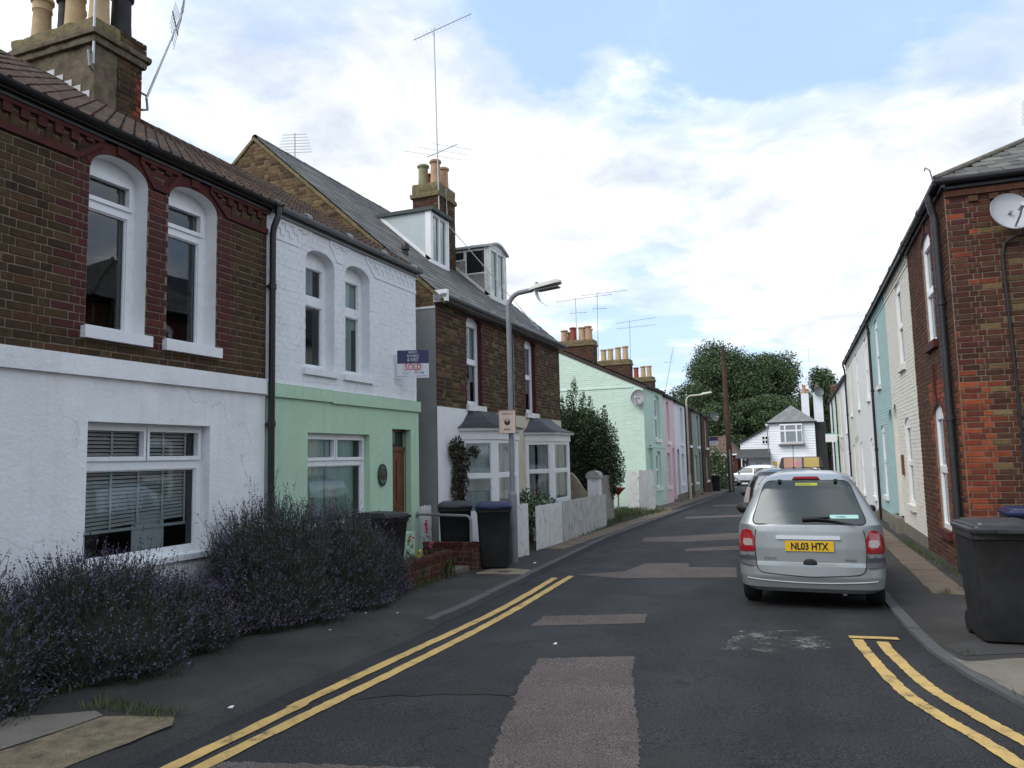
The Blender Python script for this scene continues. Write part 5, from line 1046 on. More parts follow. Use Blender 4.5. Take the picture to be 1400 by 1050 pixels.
for k in range(9): a = math.radians(20 + k * 17.5); em.prism([(.066 * math.cos(a - .05), -.0225, -.005 + .066 * math.sin(a - .05)), (.066 * math.cos(a + .05), -.0225, -.005 + .066 * math.sin(a + .05)), (.085 * math.cos(a), -.0225, -.005 + .085 * math.sin(a))], (0, -.002, 0))
em.build('emblem', ink, pl); q = MB(); q.lathe((0, -.0245, .015), [(.018, 0), (.018, -.002)], 12, 'y'); q.build('emblem_centre', fm, pl)
q = MB(); q.tube([(0, .03, .12), (0, -.01, .12)], .05, 8); q.tube([(0, .03, -.12), (0, -.01, -.12)], .05, 8); q.build('sign_clamp', m_steel, sg)

def sale_board(label, loc, rz, w=.62, h=.58, arm=.55, full=True, group='estate agent boards'):
    t = thing('sale_board', label, 'sign', loc, rz, group); navy = mat('navy board print', (.035, .035, .11), .5, .05); red = mat('red board print', (.42, .02, .03), .5, .05); wht = mat('white board', (.66, .69, .74), .5, .03); grey = mat('grey board print', (.10, .11, .12), .6)
    q = MB(); q.box(-w / 2, w / 2, 0, .008, -h / 2, h / 2); p = q.build('board', wht, t)
    q = MB(); q.box(-w / 2, w / 2, -.0015, -.0002, h * .02, h / 2); q.build('navy_panel', navy, p)
    if full:
        for k, (s, z, sz) in enumerate((('HARVEY,', .42, .062), ('RICHARDS', .29, .062), ('& WEST', .15, .08))): text_mesh(s, sz, wht, p, face_matrix((0.0, -.003, h * z), (1, 0, 0), (0, 0, 1)), squash=.66)
        q = MB(); q.box(-w * .31, w * .31, -.0012, -.0002, -h * .245, h * .02); q.build('sold_slip', mat('pale pink slip', (.66, .58, .60), .5), p)
        text_mesh('SOLD', .155, red, p, face_matrix((0, -.003, -.115 * h), (1, 0, 0), (0, 0, 1)), depth=.002, squash=.70)
        text_mesh('01227', .048, mat('pale grey print', (.36, .38, .40), .6), p, face_matrix((-.12, -.002, -.325 * h), (1, 0, 0), (0, 0, 1))); text_mesh('771196', .055, grey, p, face_matrix((.10, -.002, -.32 * h), (1, 0, 0), (0, 0, 1)))
        for a, b in ((-.26, -.10), (.05, .24)): MB().box(a, b, -.001, -.0002, -h * .445, -h * .43).build('small_print', grey, p)
    else:
        text_mesh('SOLD', .15, red, p, face_matrix((0, -.003, -h * .2), (1, 0, 0), (0, 0, 1)), depth=.002)
    q = MB(); q.box(-w / 2 - arm, w / 2 - .05, .010, .045, h * .30, h * .37); q.build('bracket', m_oldwhite, t); return t
sale_board('navy and white SOLD board on the corner of the mint green house', (-5.98, 10.96, 3.22), math.radians(22), w=.52, h=.46, arm=.05)
sale_board('small far blue and white sale board on the end of the brick row house', (-5.55, 49.9, 2.40), math.radians(10), w=.52, h=.54, arm=.25, full=False)
vb = thing('letting_board', 'white and green letting board sticking out from the far right terrace', 'sign', (1.45, 47.0, 2.35), 0)
q = MB(); q.box(-.45, .15, 0, .03, -.24, .24); p = q.build('board', m_white, vb); q = MB(); q.box(-.45, .15, -.002, 0, .20, .24); q.build('green_stripe', mat('green board print', (.22, .50, .34), .5), p); q = MB(); q.box(-.1, .5, .03, .07, .1, .16); q.build('bracket', m_oldwhite, vb)

tp = thing('telegraph_pole', 'tall brown wooden telegraph pole at the end of the left pavement', 'pole', (-4.75, 51.6, PH(-1, 51.6)), 0)
m_pole = mat('dark creosoted wood', (.075, .045, .032), .9, .25, 3, .01, 20, .2)
q = MB(); q.tube([(0, 0, -.1), (-.06, 0, 5), (-.12, 0, 9.3)], [.19, .165, .135], 12); q.build('pole', m_pole, tp, 60)
q = MB()
for k in range(6): z = 3.6 + k * .9; s = -1 if k % 2 else 1; q.tube([(-.05, 0, z), (-.05 + s * .28, 0, z + .01)], .014, 5)
q.build('climbing_steps', m_steel, tp); q = MB(); q.tube([(-.12, -.15, 8.6), (-.12, -.15, 9.25)], .05, 8); q.tube([(-.12, .0, 9.25), (-.12, .0, 9.5)], .09, 8); q.build('terminal_box', m_dark, tp)
q = MB(); q.tube([(.02, -.18, 0), (.0, -.19, 2.7)], .05, 8); q.tube([(.02, -.12, 0), (-.10, -.1, 8.6)], .012, 5); q.build('cable_guard', m_steel, tp)

# ---- wheelie bins
def bin_(label, x, y, rz, lid_m, group='black wheelie bins', sc=1.0, body=None, lidlift=0):
    t = thing('wheelie_bin', label, 'wheelie bin', (x, y, PH(x, y)), rz, group); t.scale = (sc, sc, sc); body = body or mat('black bin plastic', (.014, .0145, .016), .5, .15, 5, .0015, 60, .45, dirt=((.05, .05, .05), .3, 6))
    def ring(w, d, z, r=.05, n=5, dy=0):
        P = []
        for cx, cy, a0 in ((w / 2 - r, d / 2 - r, 0), (-w / 2 + r, d / 2 - r, 90), (-w / 2 + r, -d / 2 + r, 180), (w / 2 - r, -d / 2 + r, 270)):
            for k in range(n): a = math.radians(a0 + 90 * k / (n - 1)); P.append((cx + r * math.cos(a), cy + r * math.sin(a) + dy, z))
        return P
    def loft(rings):
        q = MB(); n = len(rings[0]); q.add([p for r in rings for p in r], [(i * n + k, i * n + (k + 1) % n, (i + 1) * n + (k + 1) % n, (i + 1) * n + k) for i in range(len(rings) - 1) for k in range(n)] + [tuple(range(n))[::-1], tuple(range((len(rings) - 1) * n, len(rings) * n))]); return q
    loft([ring(.44, .48, .03), ring(.455, .50, .06), ring(.50, .58, .5, dy=.0), ring(.535, .66, .90, dy=0), ring(.545, .675, .91), ring(.57, .70, .915), ring(.57, .70, .965), ring(.55, .68, .97)]).build('body', body, t, 40)
    lid = loft([ring(.585, .74, .968, dy=-.01), ring(.60, .76, .985, dy=-.01), ring(.60, .76, 1.005, dy=-.01), ring(.55, .70, 1.012, dy=-.01), ring(.545, .69, 1.03, dy=-.01), ring(.47, .60, 1.036, dy=-.01), ring(.46, .58, 1.055, dy=-.01), ring(.36, .46, 1.06, dy=-.01)]).build('lid', lid_m, t, 35)
    q = MB(); q.tube([(-.25, .36, .985), (-.25, .43, .98), (.25, .43, .98), (.25, .36, .985)], .018, 8); q.build('handle', body, t)
    q = MB(); q.box(-.10, .10, -.42, -.385, .975, 1.0); q.build('lid_tab', lid_m, t)
    for s in (-1, 1):
        q = MB(); q.lathe((s * .20 - .03, .25, .10), [(.02, 0), (.10, .0), (.105, .015), (.105, .045), (.10, .06), (.02, .06)], 16, 'x'); w = q.build('wheel', m_dark, t, 40)
    q = MB(); q.tube([(-.20, .25, .1), (.20, .25, .1)], .015, 6); q.build('axle', m_steel, t); return t
m_lidb = mat('black bin lid', (.022, .023, .026), .45, .2, 6, .001, 60, .5); m_lidg = mat('grey bin lid', (.05, .052, .055), .5, .2, 6, .001, 60, .5); m_lidbl = mat('dark blue bin lid', (.016, .02, .075), .45, .2, 6, .001, 60, .5)
bin_('black wheelie bin with blue lid standing by the near lamp post', -4.88, 11.66, math.radians(21), m_lidbl, sc=1.0)
bin_('black wheelie bin with grey lid behind the flower bed and handrail', -5.70, 11.9, math.radians(24), m_lidg, sc=1.0)
bin_('black wheelie bin under the green house window, behind the lavender', -5.80, 9.6, math.radians(80), m_lidb, sc=.95)
bin_('big black wheelie bin with scuffed grey side on the right pavement', 1.60, 8.30, math.radians(4), mat('charcoal bin lid', (.04, .042, .046), .42, .2, 6, .001, 60, .5), sc=1.03, body=mat('charcoal bin plastic', (.02, .021, .023), .5, .2, 5, .0015, 60, .45, dirt=((.06, .06, .06), .35, 4)))
bin_('blue lidded black bin by the orange brick corner, behind the big bin', 2.55, 11.3, math.radians(-4), m_lidbl)
bin_('black bin at the foot of the far telegraph pole', -5.65, 51.0, 0, m_lidb)
# ---- fences, gates, low walls
def pickets(name, label, P0, P1, h, m, n=None, w=.085, point=True, zoff=0.0, gap=.012, cat='fence', top=None, rails=True):
    a, b = Vector((*P0, 0)), Vector((*P1, 0)); L = (b - a).length; d = (b - a).normalized(); n_ = Vector((d.y, -d.x, 0)); root = thing(name, label, cat, (a.x, a.y, 0)); n = n or int(L / (w + gap)); st = L / n
    for k in range(n):
        u = st * (k + .5); hh = h if top is None else top(u / L); c = d * u; z0 = gz(a.y + c.y) + H + zoff + random.uniform(-.01, .01); ww = st - gap; q = MB(); t = n_ * random.uniform(.016, .022); e = random.uniform(-.006, .006); tl = d * random.uniform(-.006, .006)
        pts = [c - d * ww / 2, c + d * ww / 2]
        out = [(pts[0].x, pts[0].y, z0), (pts[1].x, pts[1].y, z0), (pts[1].x + tl.x, pts[1].y + tl.y, z0 + hh - (.05 if point else 0) + e)] + ([(c.x + tl.x, c.y + tl.y, z0 + hh + e)] if point else []) + [(pts[0].x + tl.x, pts[0].y + tl.y, z0 + hh - (.05 if point else 0) + e)]
        q.prism(out, t); q.build('picket', m, root)
    if rails:
        q = MB()
        for f in (.22, .78):
            za = gz(a.y) + H + zoff + h * f; zb = gz(b.y) + H + zoff + h * f; c = -n_ * .004
            q.add([(c.x, c.y, za), ((d * L + c).x, (d * L + c).y, zb), ((d * L + c).x, (d * L + c).y, zb + .07), (c.x, c.y, za + .07)] + [(c.x - n_.x * .04, c.y - n_.y * .04, za), ((d * L + c - n_ * .04).x, (d * L + c - n_ * .04).y, zb), ((d * L + c - n_ * .04).x, (d * L + c - n_ * .04).y, zb + .07), (c.x - n_.x * .04, c.y - n_.y * .04, za + .07)], ((0, 1, 2, 3), (7, 6, 5, 4), (0, 4, 5, 1), (3, 2, 6, 7)))
        q.build('rail', m, root)
    return root
pickets('picket_gate', 'narrow white picket gate closing the alley between green and brown houses', (-6.42, 11.75), (-6.42, 12.38), .98, m_oldwhite, 6, cat='gate')
pickets('white_gate', 'open white boarded gate beside the wheelie bins', (-5.05, 12.95), (-4.95, 13.45), .95, m_oldwhite, 5, point=False, gap=.003, cat='gate')
pickets('picket_fence', 'near clean stretch of white boarded garden fence', (-5.08, 14.25), (-5.07, 15.9), .86, m_oldwhite, 17, point=False)
pickets('picket_fence', 'farther peeling stretch of white boarded garden fence', (-5.07, 15.95), (-5.26, 20.5), .88, mat('peeling white boards', (.52, .52, .50), .8, .12, 5, .003, 50, .2, dirt=((.20, .19, .17), .8, 4), streak=((.16, .15, .13), .8)), 42, point=False, gap=.004)
pickets('board_fence', 'bare grey board fence panel beyond the white gate pillar', (-5.42, 20.75), (-5.55, 22.6), 1.38, m_greywood, 14, point=False, gap=.006)
pickets('board_fence', 'pale board fence in front of the mint house door', (-5.95, 28.3), (-5.48, 28.9), 1.50, m_oldwhite, 7, point=False, gap=.006, top=lambda f: 1.5)
pickets('board_fence', 'pale side return of the fence by the mint house', (-6.35, 28.2), (-5.96, 28.25), 1.46, m_oldwhite, 4, point=False, gap=.006)
gp = thing('gate_pillar', 'white gate pillar with rounded cap at the end of the picket fence', 'pillar', (-5.56, 20.55, PH(-1, 20.5)))
q = MB(); q.box(-.16, .16, -.16, .16, 0, 1.32); q.build('shaft', m_oldwhite, gp); q = MB(); q.prism([(-.20, -.2, 1.32), (.20, -.2, 1.32), (.20, -.2, 1.40), (.15, -.2, 1.48), (.06, -.2, 1.52), (-.06, -.2, 1.52), (-.15, -.2, 1.48), (-.20, -.2, 1.40)], (0, .4, 0)); q.build('cap', mat('weathered grey cap', (.34, .34, .32), .8, .15, 6, .003, 40), gp, 30)
gw = thing('garden_wall', 'curved pebbly garden wall between the brown house and the pillar', 'wall', (-6.28, 20.45, PH(-1, 20.4)))
pr = [(0, 0), (.62, 0)] + [(.62 - .62 * k / 10, .86 + .62 * (0.5 - 0.5 * math.cos(math.pi * k / 10))) for k in range(11)]
q = MB(); q.prism([(a, 0, z) for a, z in pr], (0, .18, 0)); q.build('wall_body', mat('pebbledash render', (.34, .29, .22), .95, .2, 6, .015, 50, .2, fine=.4, dirt=((.12, .10, .07), .6, 5)), gw)
def low_wall(name, label, runs, h, loc_y):
    root = thing(name, label, 'wall', (0, 0, 0)); it = []
    for (x0, y0, x1, y1, ht) in runs:
        d = Vector((x1 - x0, y1 - y0, 0)); L = d.length; d.normalize(); z = min(PH(x0, y0), PH(x1, y1)) - .03
        for sgn, off in ((1, .10), (-1, .0)):
            n = Vector((d.y, -d.x, 0)) * sgn; e = d * sgn; o = Vector((x0, y0, z)) if sgn > 0 else Vector((x1, y1, z)); f = FR(o + n * .0 + Vector((d.y, -d.x, 0)) * (.05 * sgn), e, (0, 0, 1), n)
            it += lay_bricks(f, 0, L, 0, ht - .07, [], lambda u, v, k: random.choice((m_rbrown, m_rbrown, m_red)), proud=.008)
        f = FR((x0, y0, z + ht - .07), d, Vector((-d.y, d.x, 0)), (0, 0, 1)); k = 0
        while k * .115 < L - .05:
            un = unit_brick(m_rbrown if random.random() < .6 else m_red, random.randrange(5), .01); it.append((un, f.mat(k * .115 + .056, 0, 0, .105, .135, .07))); k += 1
        q = MB(); q.fbox(FR((x0, y0, z), d, (0, 0, 1), Vector((d.y, -d.x, 0))), 0, L, 0, ht - .068, -.05, .05); q.build('wall_core', m_mortar_dark, root)
        for s_, P in ((1, Vector((x1, y1, z))), (-1, Vector((x0, y0, z)))):
            f = FR(P - d * s_ * .0, Vector((d.y, -d.x, 0)) * -s_, (0, 0, 1), d * s_); it += lay_bricks(f, -.05, .05, 0, ht - .07, [], lambda u, v, k: m_rbrown, proud=.006)
    scatter('brick', root, it, 240)
low_wall('brick_wall', 'low red brick garden wall with flowers behind it beside the lavender', [(-5.17, 7.2, -5.17, 10.55, .42)], .4, 9)
low_wall('brick_wall', 'short red brick pier wall next to the blue lidded bin', [(-5.95, 11.22, -5.08, 11.28, .47), (-5.06, 11.25, -5.06, 11.7, .45)], .45, 11)
st = MB(); st.box(-5.9, -5.12, 10.62, 11.17, PH(-1, 10.9) - .1, PH(-1, 10.9) + .07); tag(st.build('stone_step', m_conc), 'worn stone step between the two low brick walls', 'step')
gst = MB(); gst.box(-6.29, -5.85, 10.2, 10.72, -.25, .52); tag(gst.build('green_planter', m_green), 'mint green block wall beside the brown front door', 'planter')
hr = thing('handrail', 'grey tube handrail over the flower bed by the front door', 'handrail', (-6.29, 11.62, .72))
q = MB(); q.tube([(0, 0, 0), (.10, -.02, .0), (1.07, -.30, 0.0), (1.12, -.31, -.02), (1.15, -.32, -.07), (1.15, -.32, -.58)], .024, 10); q.lathe((0, 0, 0), [(.05, 0), (.05, .015), (.025, .02)], 10, 'x'); q.build('rail', mat('galvanised tube', (.23, .24, .26), .45, .1, 6), hr, 60)
# ---- aerials and dishes
aerial('tv_aerial', 'pole aerial bracketed to the near rendered chimney', (-8.66, 7.05, 7.05), (-8.64, 7.03, 9.6), [(.98, (-.4, .5, 0), 1.0, 8, .4, (.5, .4, 0))])
aerial('tv_aerial', 'leaning grid aerial on the right side of the near chimney', (-8.66, 7.93, 6.95), (-8.55, 8.48, 8.6), [(.80, (.55, -.75, .18), .5, 7, .55, (0, .25, 1)), (.96, (.6, -.5, .2), .5, 6, .5, (0, .25, 1))])
for (a, b) in (((-8.69, 7.05, 7.22), .16), ((-8.69, 7.86, 7.02), .12)):
    q = MB(); q.tube([a, (a[0], a[1] + (-.05 if b > .13 else .1), a[2]), (a[0] + .03, a[1] + (-.05 if b > .13 else .1), a[2] - .22), (a[0], a[1] + .02, a[2] - .25)], .02, 6); o = q.build('aerial_bracket', m_steel); tag(o, 'metal bracket holding the pole aerial on the near chimney' if b > .13 else 'metal bracket holding the leaning aerial on the near chimney', 'bracket')
aerial('tv_aerial', 'tall mast with two aerials on the brown pair chimney', (-8.0, 16.06, 7.3), (-8.05, 16.0, 12.3), [(.985, (.8, .35, .42), 1.6, 14, .34, (-.35, .3, .75)), (.985, (-.8, -.35, -.42), .4, 3, .3, (-.35, .3, .75)), (.36, (.62, .45, .40), .85, 3, 1.75, (.85, -.2, -.33))])
aerial('tv_aerial', 'faint grid aerial behind the brown gable roof', (-10.6, 13.9, 8.2), (-10.6, 13.9, 9.05), [(.8, (0, 0, 1), .5, 7, .75, (.9, .3, 0))])
aerial('tv_aerial', 'taller aerial behind the six chimney pots', (-8.9, 34.3, 6.1), (-8.85, 34.3, 9.35), [(.97, (.95, .2, .06), 2.2, 14, .3, (.1, .4, .9)), (.75, (.9, .3, 0), .7, 4, .4, (0, .5, .8))])
aerial('tv_aerial', 'shorter aerial in front of the six chimney pots', (-9.6, 33.2, 6.6), (-9.6, 33.2, 8.9), [(.98, (.95, .2, .08), 2.6, 14, .3, (.1, .4, .9)), (.70, (.9, .1, 0), .8, 4, .45, (0, .4, .8))])
aerial('tv_aerial', 'aerial with two long booms above the four buff pots', (-8.75, 40.6, 5.6), (-8.7, 40.6, 9.0), [(.98, (.95, .2, .1), 2.2, 12, .3, (.1, .4, .9)), (.88, (.95, .2, .06), 2.2, 12, .3, (.1, .4, .9))])
aerial('tv_aerial', 'bent aerial beside the farthest row chimney', (-7.9, 46.6, 5.6), (-7.4, 46.6, 7.9), [(.9, (.2, .1, .95), .8, 6, .3, (.9, .3, 0)), (.72, (-.9, 0, 0), .7, 3, .3, (.1, .4, .9))])
aerial('tv_aerial', 'aerial on the white chimney at the street end', (.6, 79.4, 6.8), (.65, 79.4, 11.6), [(.98, (.95, .2, 0), 2.2, 10, .3, (.1, .9, 0))])
aerial('tv_aerial', 'faint grid aerial above the right corner roof', (4.0, 15.6, 7.35), (4.05, 15.7, 7.9), [(.6, (0, 0, 1), .4, 6, .55, (.4, .5, .75))])
dish('satellite_dish', 'pale grey satellite dish on the red brick corner wall', (2.86, 12.22, 4.93), (.22, -.92, .30), .27, mat('pale dish paint', (.40, .41, .43), .5, .08, 6, dirt=((.3, .3, .3), .4, 6)))
dish('satellite_dish', 'grey satellite dish on the mint gable wall', (-6.02, 29.12, 3.86), (-.1, -.95, .3), .29, mat('mid grey dish paint', (.22, .23, .24), .5, .08, 6))
dish('satellite_dish', 'dark satellite dish high on the brick end house', (-5.45, 49.9, 3.95), (.75, -.6, .3), .30, mat('dark dish paint', (.10, .11, .12), .5, .08, 6))
dish('satellite_dish', 'round dish beside the white chimney at the street end', (1.35, 79.0, 7.3), (.3, -.95, .2), .45, mat('dark dish paint', (.10, .11, .12), .5, .08, 6))
# ================================================================== CARS
def lerp_table(T, z):
    zs = [r[0] for r in T]; return [float(np.interp(z, zs, [r[k] for r in T])) for k in range(1, len(T[0]))]
class Car:
    """body as a stack of rounded outlines: z, half width, rear y, front y, rear corner radius"""
    def __init__(s, name, label, loc, rz, T, paint, wheels, wr=.30, crown=.05, cat='car', group=None, arch=True, tyre_w=.19, rim_m=None):
        s.root = thing(name, label, cat, loc, rz, group); s.T = T; s.crown = crown
        zs = np.unique(np.concatenate([np.linspace(T[0][0], T[-1][0], 44), [r[0] for r in T]])); rings = []
        for z in zs: rings.append(s.ring(float(z)))
        n = len(rings[0]); q = MB(); q.add([p for r in rings for p in r], [(i * n + k, i * n + (k + 1) % n, (i + 1) * n + (k + 1) % n, (i + 1) * n + k) for i in range(len(rings) - 1) for k in range(n)] + [tuple(range(n))[::-1], tuple(range((len(rings) - 1) * n, len(rings) * n))])
        s.body = q.build('body', paint, s.root, 28); rim_m = rim_m or m_alu
        if arch:
            cut = MB(); W = max(r[1] for r in T)
            for y in wheels:
                for sg in (-1, 1): cut.lathe((sg * (W + .05) - (.28 if sg > 0 else -.28 + .28) , y, wr), [(wr * 1.16, 0), (wr * 1.16, .28 if sg > 0 else .28)], 28, 'x')
            co = cut.build('cutter', m_dark); md = s.body.modifiers.new('b', 'BOOLEAN'); md.object = co; md.operation = 'DIFFERENCE'; md.solver = 'EXACT'
            dg = bpy.context.evaluated_depsgraph_get(); me = bpy.data.meshes.new_from_object(s.body.evaluated_get(dg)); s.body.modifiers.clear()
            if len(me.polygons) > 200: s.body.data = me; s.body.data.set_sharp_from_angle(angle=math.radians(28))
            bpy.data.objects.remove(co)
        W = max(r[1] for r in T)
        for y in wheels:
            for sg in (-1, 1):
                q = MB(); xo = sg * (W - .03); xi = xo - sg * tyre_w; a = min(xo, xi)
                q.lathe((a, y, wr), [(wr * .62, 0), (wr * .93, 0), (wr, .035), (wr, tyre_w - .035), (wr * .93, tyre_w), (wr * .62, tyre_w)], 28, 'x'); wv = q.build('wheel', mat('tyre rubber', (.014, .014, .014), .85, .2, 8), s.root, 40)
                q = MB(); xf = tyre_w - .012 if sg > 0 else .012
                for k in range(6):
                    an = 2 * math.pi * k / 6; c, d_ = math.cos(an), math.sin(an); w_ = wr * .12
                    q.prism([(a + xf, y + c * r_ - d_ * w2, wr + d_ * r_ + c * w2) for r_, w2 in ((wr * .08, w_), (wr * .64, w_ * .8), (wr * .64, -w_ * .8), (wr * .08, -w_))], (.012 * sg, 0, 0))
                q.lathe((a + xf, y, wr), [(wr * .66, 0), (wr * .66, .014 * sg), (wr * .58, .014 * sg), (wr * .58, 0)], 24, 'x'); q.build('rim', rim_m, wv, 40)
    def ring(s, z):
        w, yr, yf, r = lerp_table(s.T, z); r = min(r, w * .95); P = []; rf = min(w * .6, .45, (yf - yr) * .4); nR = 6
        for k in range(nR + 1): P.append((-(w - r) + 2 * (w - r) * k / nR, yr))
        for k in range(1, 8): a = math.radians(-90 + 90 * k / 7); P.append((w - r + r * math.cos(a), yr + r + r * math.sin(a)))
        for k in range(1, 6): P.append((w, yr + r + (yf - rf - yr - r) * k / 6))
        for k in range(0, 7): a = math.radians(90 * k / 6); P.append((w - rf + rf * math.cos(a), yf - rf + rf * math.sin(a)))
        for k in range(1, 6): P.append(((w - rf) * (1 - 2 * k / 6), yf))
        for k in range(0, 7): a = math.radians(90 + 90 * k / 6); P.append((-w + rf + rf * math.cos(a), yf - rf + rf * math.sin(a)))
        for k in range(1, 6): P.append((-w, yf - rf + (yr + r - yf + rf) * k / 6))
        for k in range(0, 7): a = math.radians(180 + 90 * k / 7); P.append((-w + r + r * math.cos(a), yr + r + r * math.sin(a)))
        return [(x, y + s.crown * (x / .8) ** 2 * max(0, 1 - (y - yr) / 1.0), z) for x, y in P]
    def rear(s, x, z):
        w, yr, yf, r = lerp_table(s.T, z); r = min(r, w * .95); ax = min(abs(x), w - 1e-3); y = yr
        if ax > w - r: y = yr + r - math.sqrt(max(0, r * r - (ax - (w - r)) ** 2))
        return y + s.crown * (x / .8) ** 2 * max(0, 1 - (y - yr) / 1.0)
    def patch(s, name, out, m, off=.004, parent=None, rings=5, label=None, sub=6):
        """panel following the rear: out is an outline of (x, z)"""
        P = []
        for a, b in zip(out, out[1:] + out[:1]):
            for k in range(sub): P.append((a[0] + (b[0] - a[0]) * k / sub, a[1] + (b[1] - a[1]) * k / sub))
        cx, cz = sum(p[0] for p in P) / len(P), sum(p[1] for p in P) / len(P); V = [(cx, s.rear(cx, cz) - off, cz)]; n = len(P)
        for i in range(1, rings + 1):
            f = i / rings; V += [(cx + (x - cx) * f, s.rear(cx + (x - cx) * f, cz + (z - cz) * f) - off, cz + (z - cz) * f) for x, z in P]
        V += [(x, s.rear(x, z) + .012, z) for x, z in P]
        Fs = [(0, 1 + k, 1 + (k + 1) % n) for k in range(n)] + [(1 + i * n + k, 1 + (i + 1) * n + k, 1 + (i + 1) * n + (k + 1) % n, 1 + i * n + (k + 1) % n) for i in range(rings) for k in range(n)]
        Fs = [f[::-1] for f in Fs] if False else Fs
        q = MB(); q.add(V, Fs); return q.build(name, m, parent or s.root, 40, label=label)
    def side(s, name, out, m, sgn, off=.004, parent=None):
        """panel following a flank: out is an outline of (y, z)"""
        P = []
        for a, b in zip(out, out[1:] + out[:1]):
            for k in range(5): P.append((a[0] + (b[0] - a[0]) * k / 5, a[1] + (b[1] - a[1]) * k / 5))
        cy, cz = sum(p[0] for p in P) / len(P), sum(p[1] for p in P) / len(P); X = lambda z: sgn * (lerp_table(s.T, z)[0] + off); n = len(P); V = [(X(cz), cy, cz)]
        for i in (1, 2, 3): V += [(X(cz + (z - cz) * i / 3), cy + (y - cy) * i / 3, cz + (z - cz) * i / 3) for y, z in P]
        Fs = [(0, 1 + k, 1 + (k + 1) % n) for k in range(n)] + [(1 + i * n + k, 1 + (i + 1) * n + k, 1 + (i + 1) * n + (k + 1) % n, 1 + i * n + (k + 1) % n) for i in range(2) for k in range(n)]
        q = MB(); q.add(V, Fs); return q.build(name, m, parent or s.root, 40)
def rrect(x0, x1, z0, z1, r, n=4, tx0=None, tx1=None):
    """rounded outline, wider below than above when tx0/tx1 are given"""
    tx0 = x0 if tx0 is None else tx0; tx1 = x1 if tx1 is None else tx1; C = [(x0, z0), (x1, z0), (tx1, z1), (tx0, z1)]; P = []
    for i in range(4):
        p, a, b = Vector(C[i]), Vector(C[i - 1]), Vector(C[(i + 1) % 4]); da, db = (a - p).normalized(), (b - p).normalized()
        for k in range(n + 1): t = k / n; q = (p + da * r) * (1 - t) ** 2 + p * 2 * t * (1 - t) + (p + db * r) * t * t; P.append((q.x, q.y))
    return P
m_silver = mat('silver blue car paint', (.29, .315, .325), .34, .02, 2, spec=.5, metal=.35, coat=.5)
m_blackcar = mat('black car paint', (.012, .013, .015), .25, .05, 2, coat=.8)
m_suvp = mat('pale silver car paint', (.62, .65, .69), .3, .02, 2, metal=.2, coat=.5)
m_carglass = glass_mat('car glass', dark=(.011, .019, .020), refl=.9, rough=.13); m_trim = mat('grey bumper plastic', (.055, .055, .065), .55, .1, 5); m_redl = mat('red lamp lens', (.30, .012, .018), .15, .05, 30, coat=1.0); m_clrl = mat('clear lamp lens', (.36, .29, .27), .15, .1, 30, coat=1.0); m_shut = mat('shut line', (.02, .022, .025), .8)
T1 = [(.20, .70, .07, 3.95, .20), (.25, .775, .02, 4.0, .22), (.38, .795, -.01, 4.02, .24), (.50, .80, .0, 4.0, .25), (.525, .80, .035, 3.98, .25), (.54, .80, .05, 3.97, .25), (.70, .812, .055, 3.9, .26), (.88, .805, .075, 3.6, .27), (.96, .785, .10, 3.2, .17), (1.10, .715, .18, 2.95, .13), (1.25, .635, .27, 2.6, .12), (1.38, .565, .35, 2.3, .12), (1.46, .515, .41, 2.15, .16), (1.505, .46, .49, 2.0, .15), (1.54, .38, .66, 1.85, .15), (1.56, .25, .95, 1.6, .12), (1.565, .12, 1.15, 1.45, .05)]
c1 = Car('parked_car', 'silver people carrier parked on the right with yellow number plate', (-.045, 9.45, gz(9.6)), -.012, T1, m_silver, (.62, 3.2), .31)
gw_ = rrect(-.635, .635, .965, 1.462, .085, 5, -.468, .468); rw = c1.patch('rear_window', gw_, m_carglass, .004, rings=12, sub=4)
rub = MB(); P3 = [(x, c1.rear(x, z) - .004, z) for x, z in gw_]; rub.tube(P3 + P3[:1], .007, 5, False); rub.build('window_rubber', m_shut, rw)
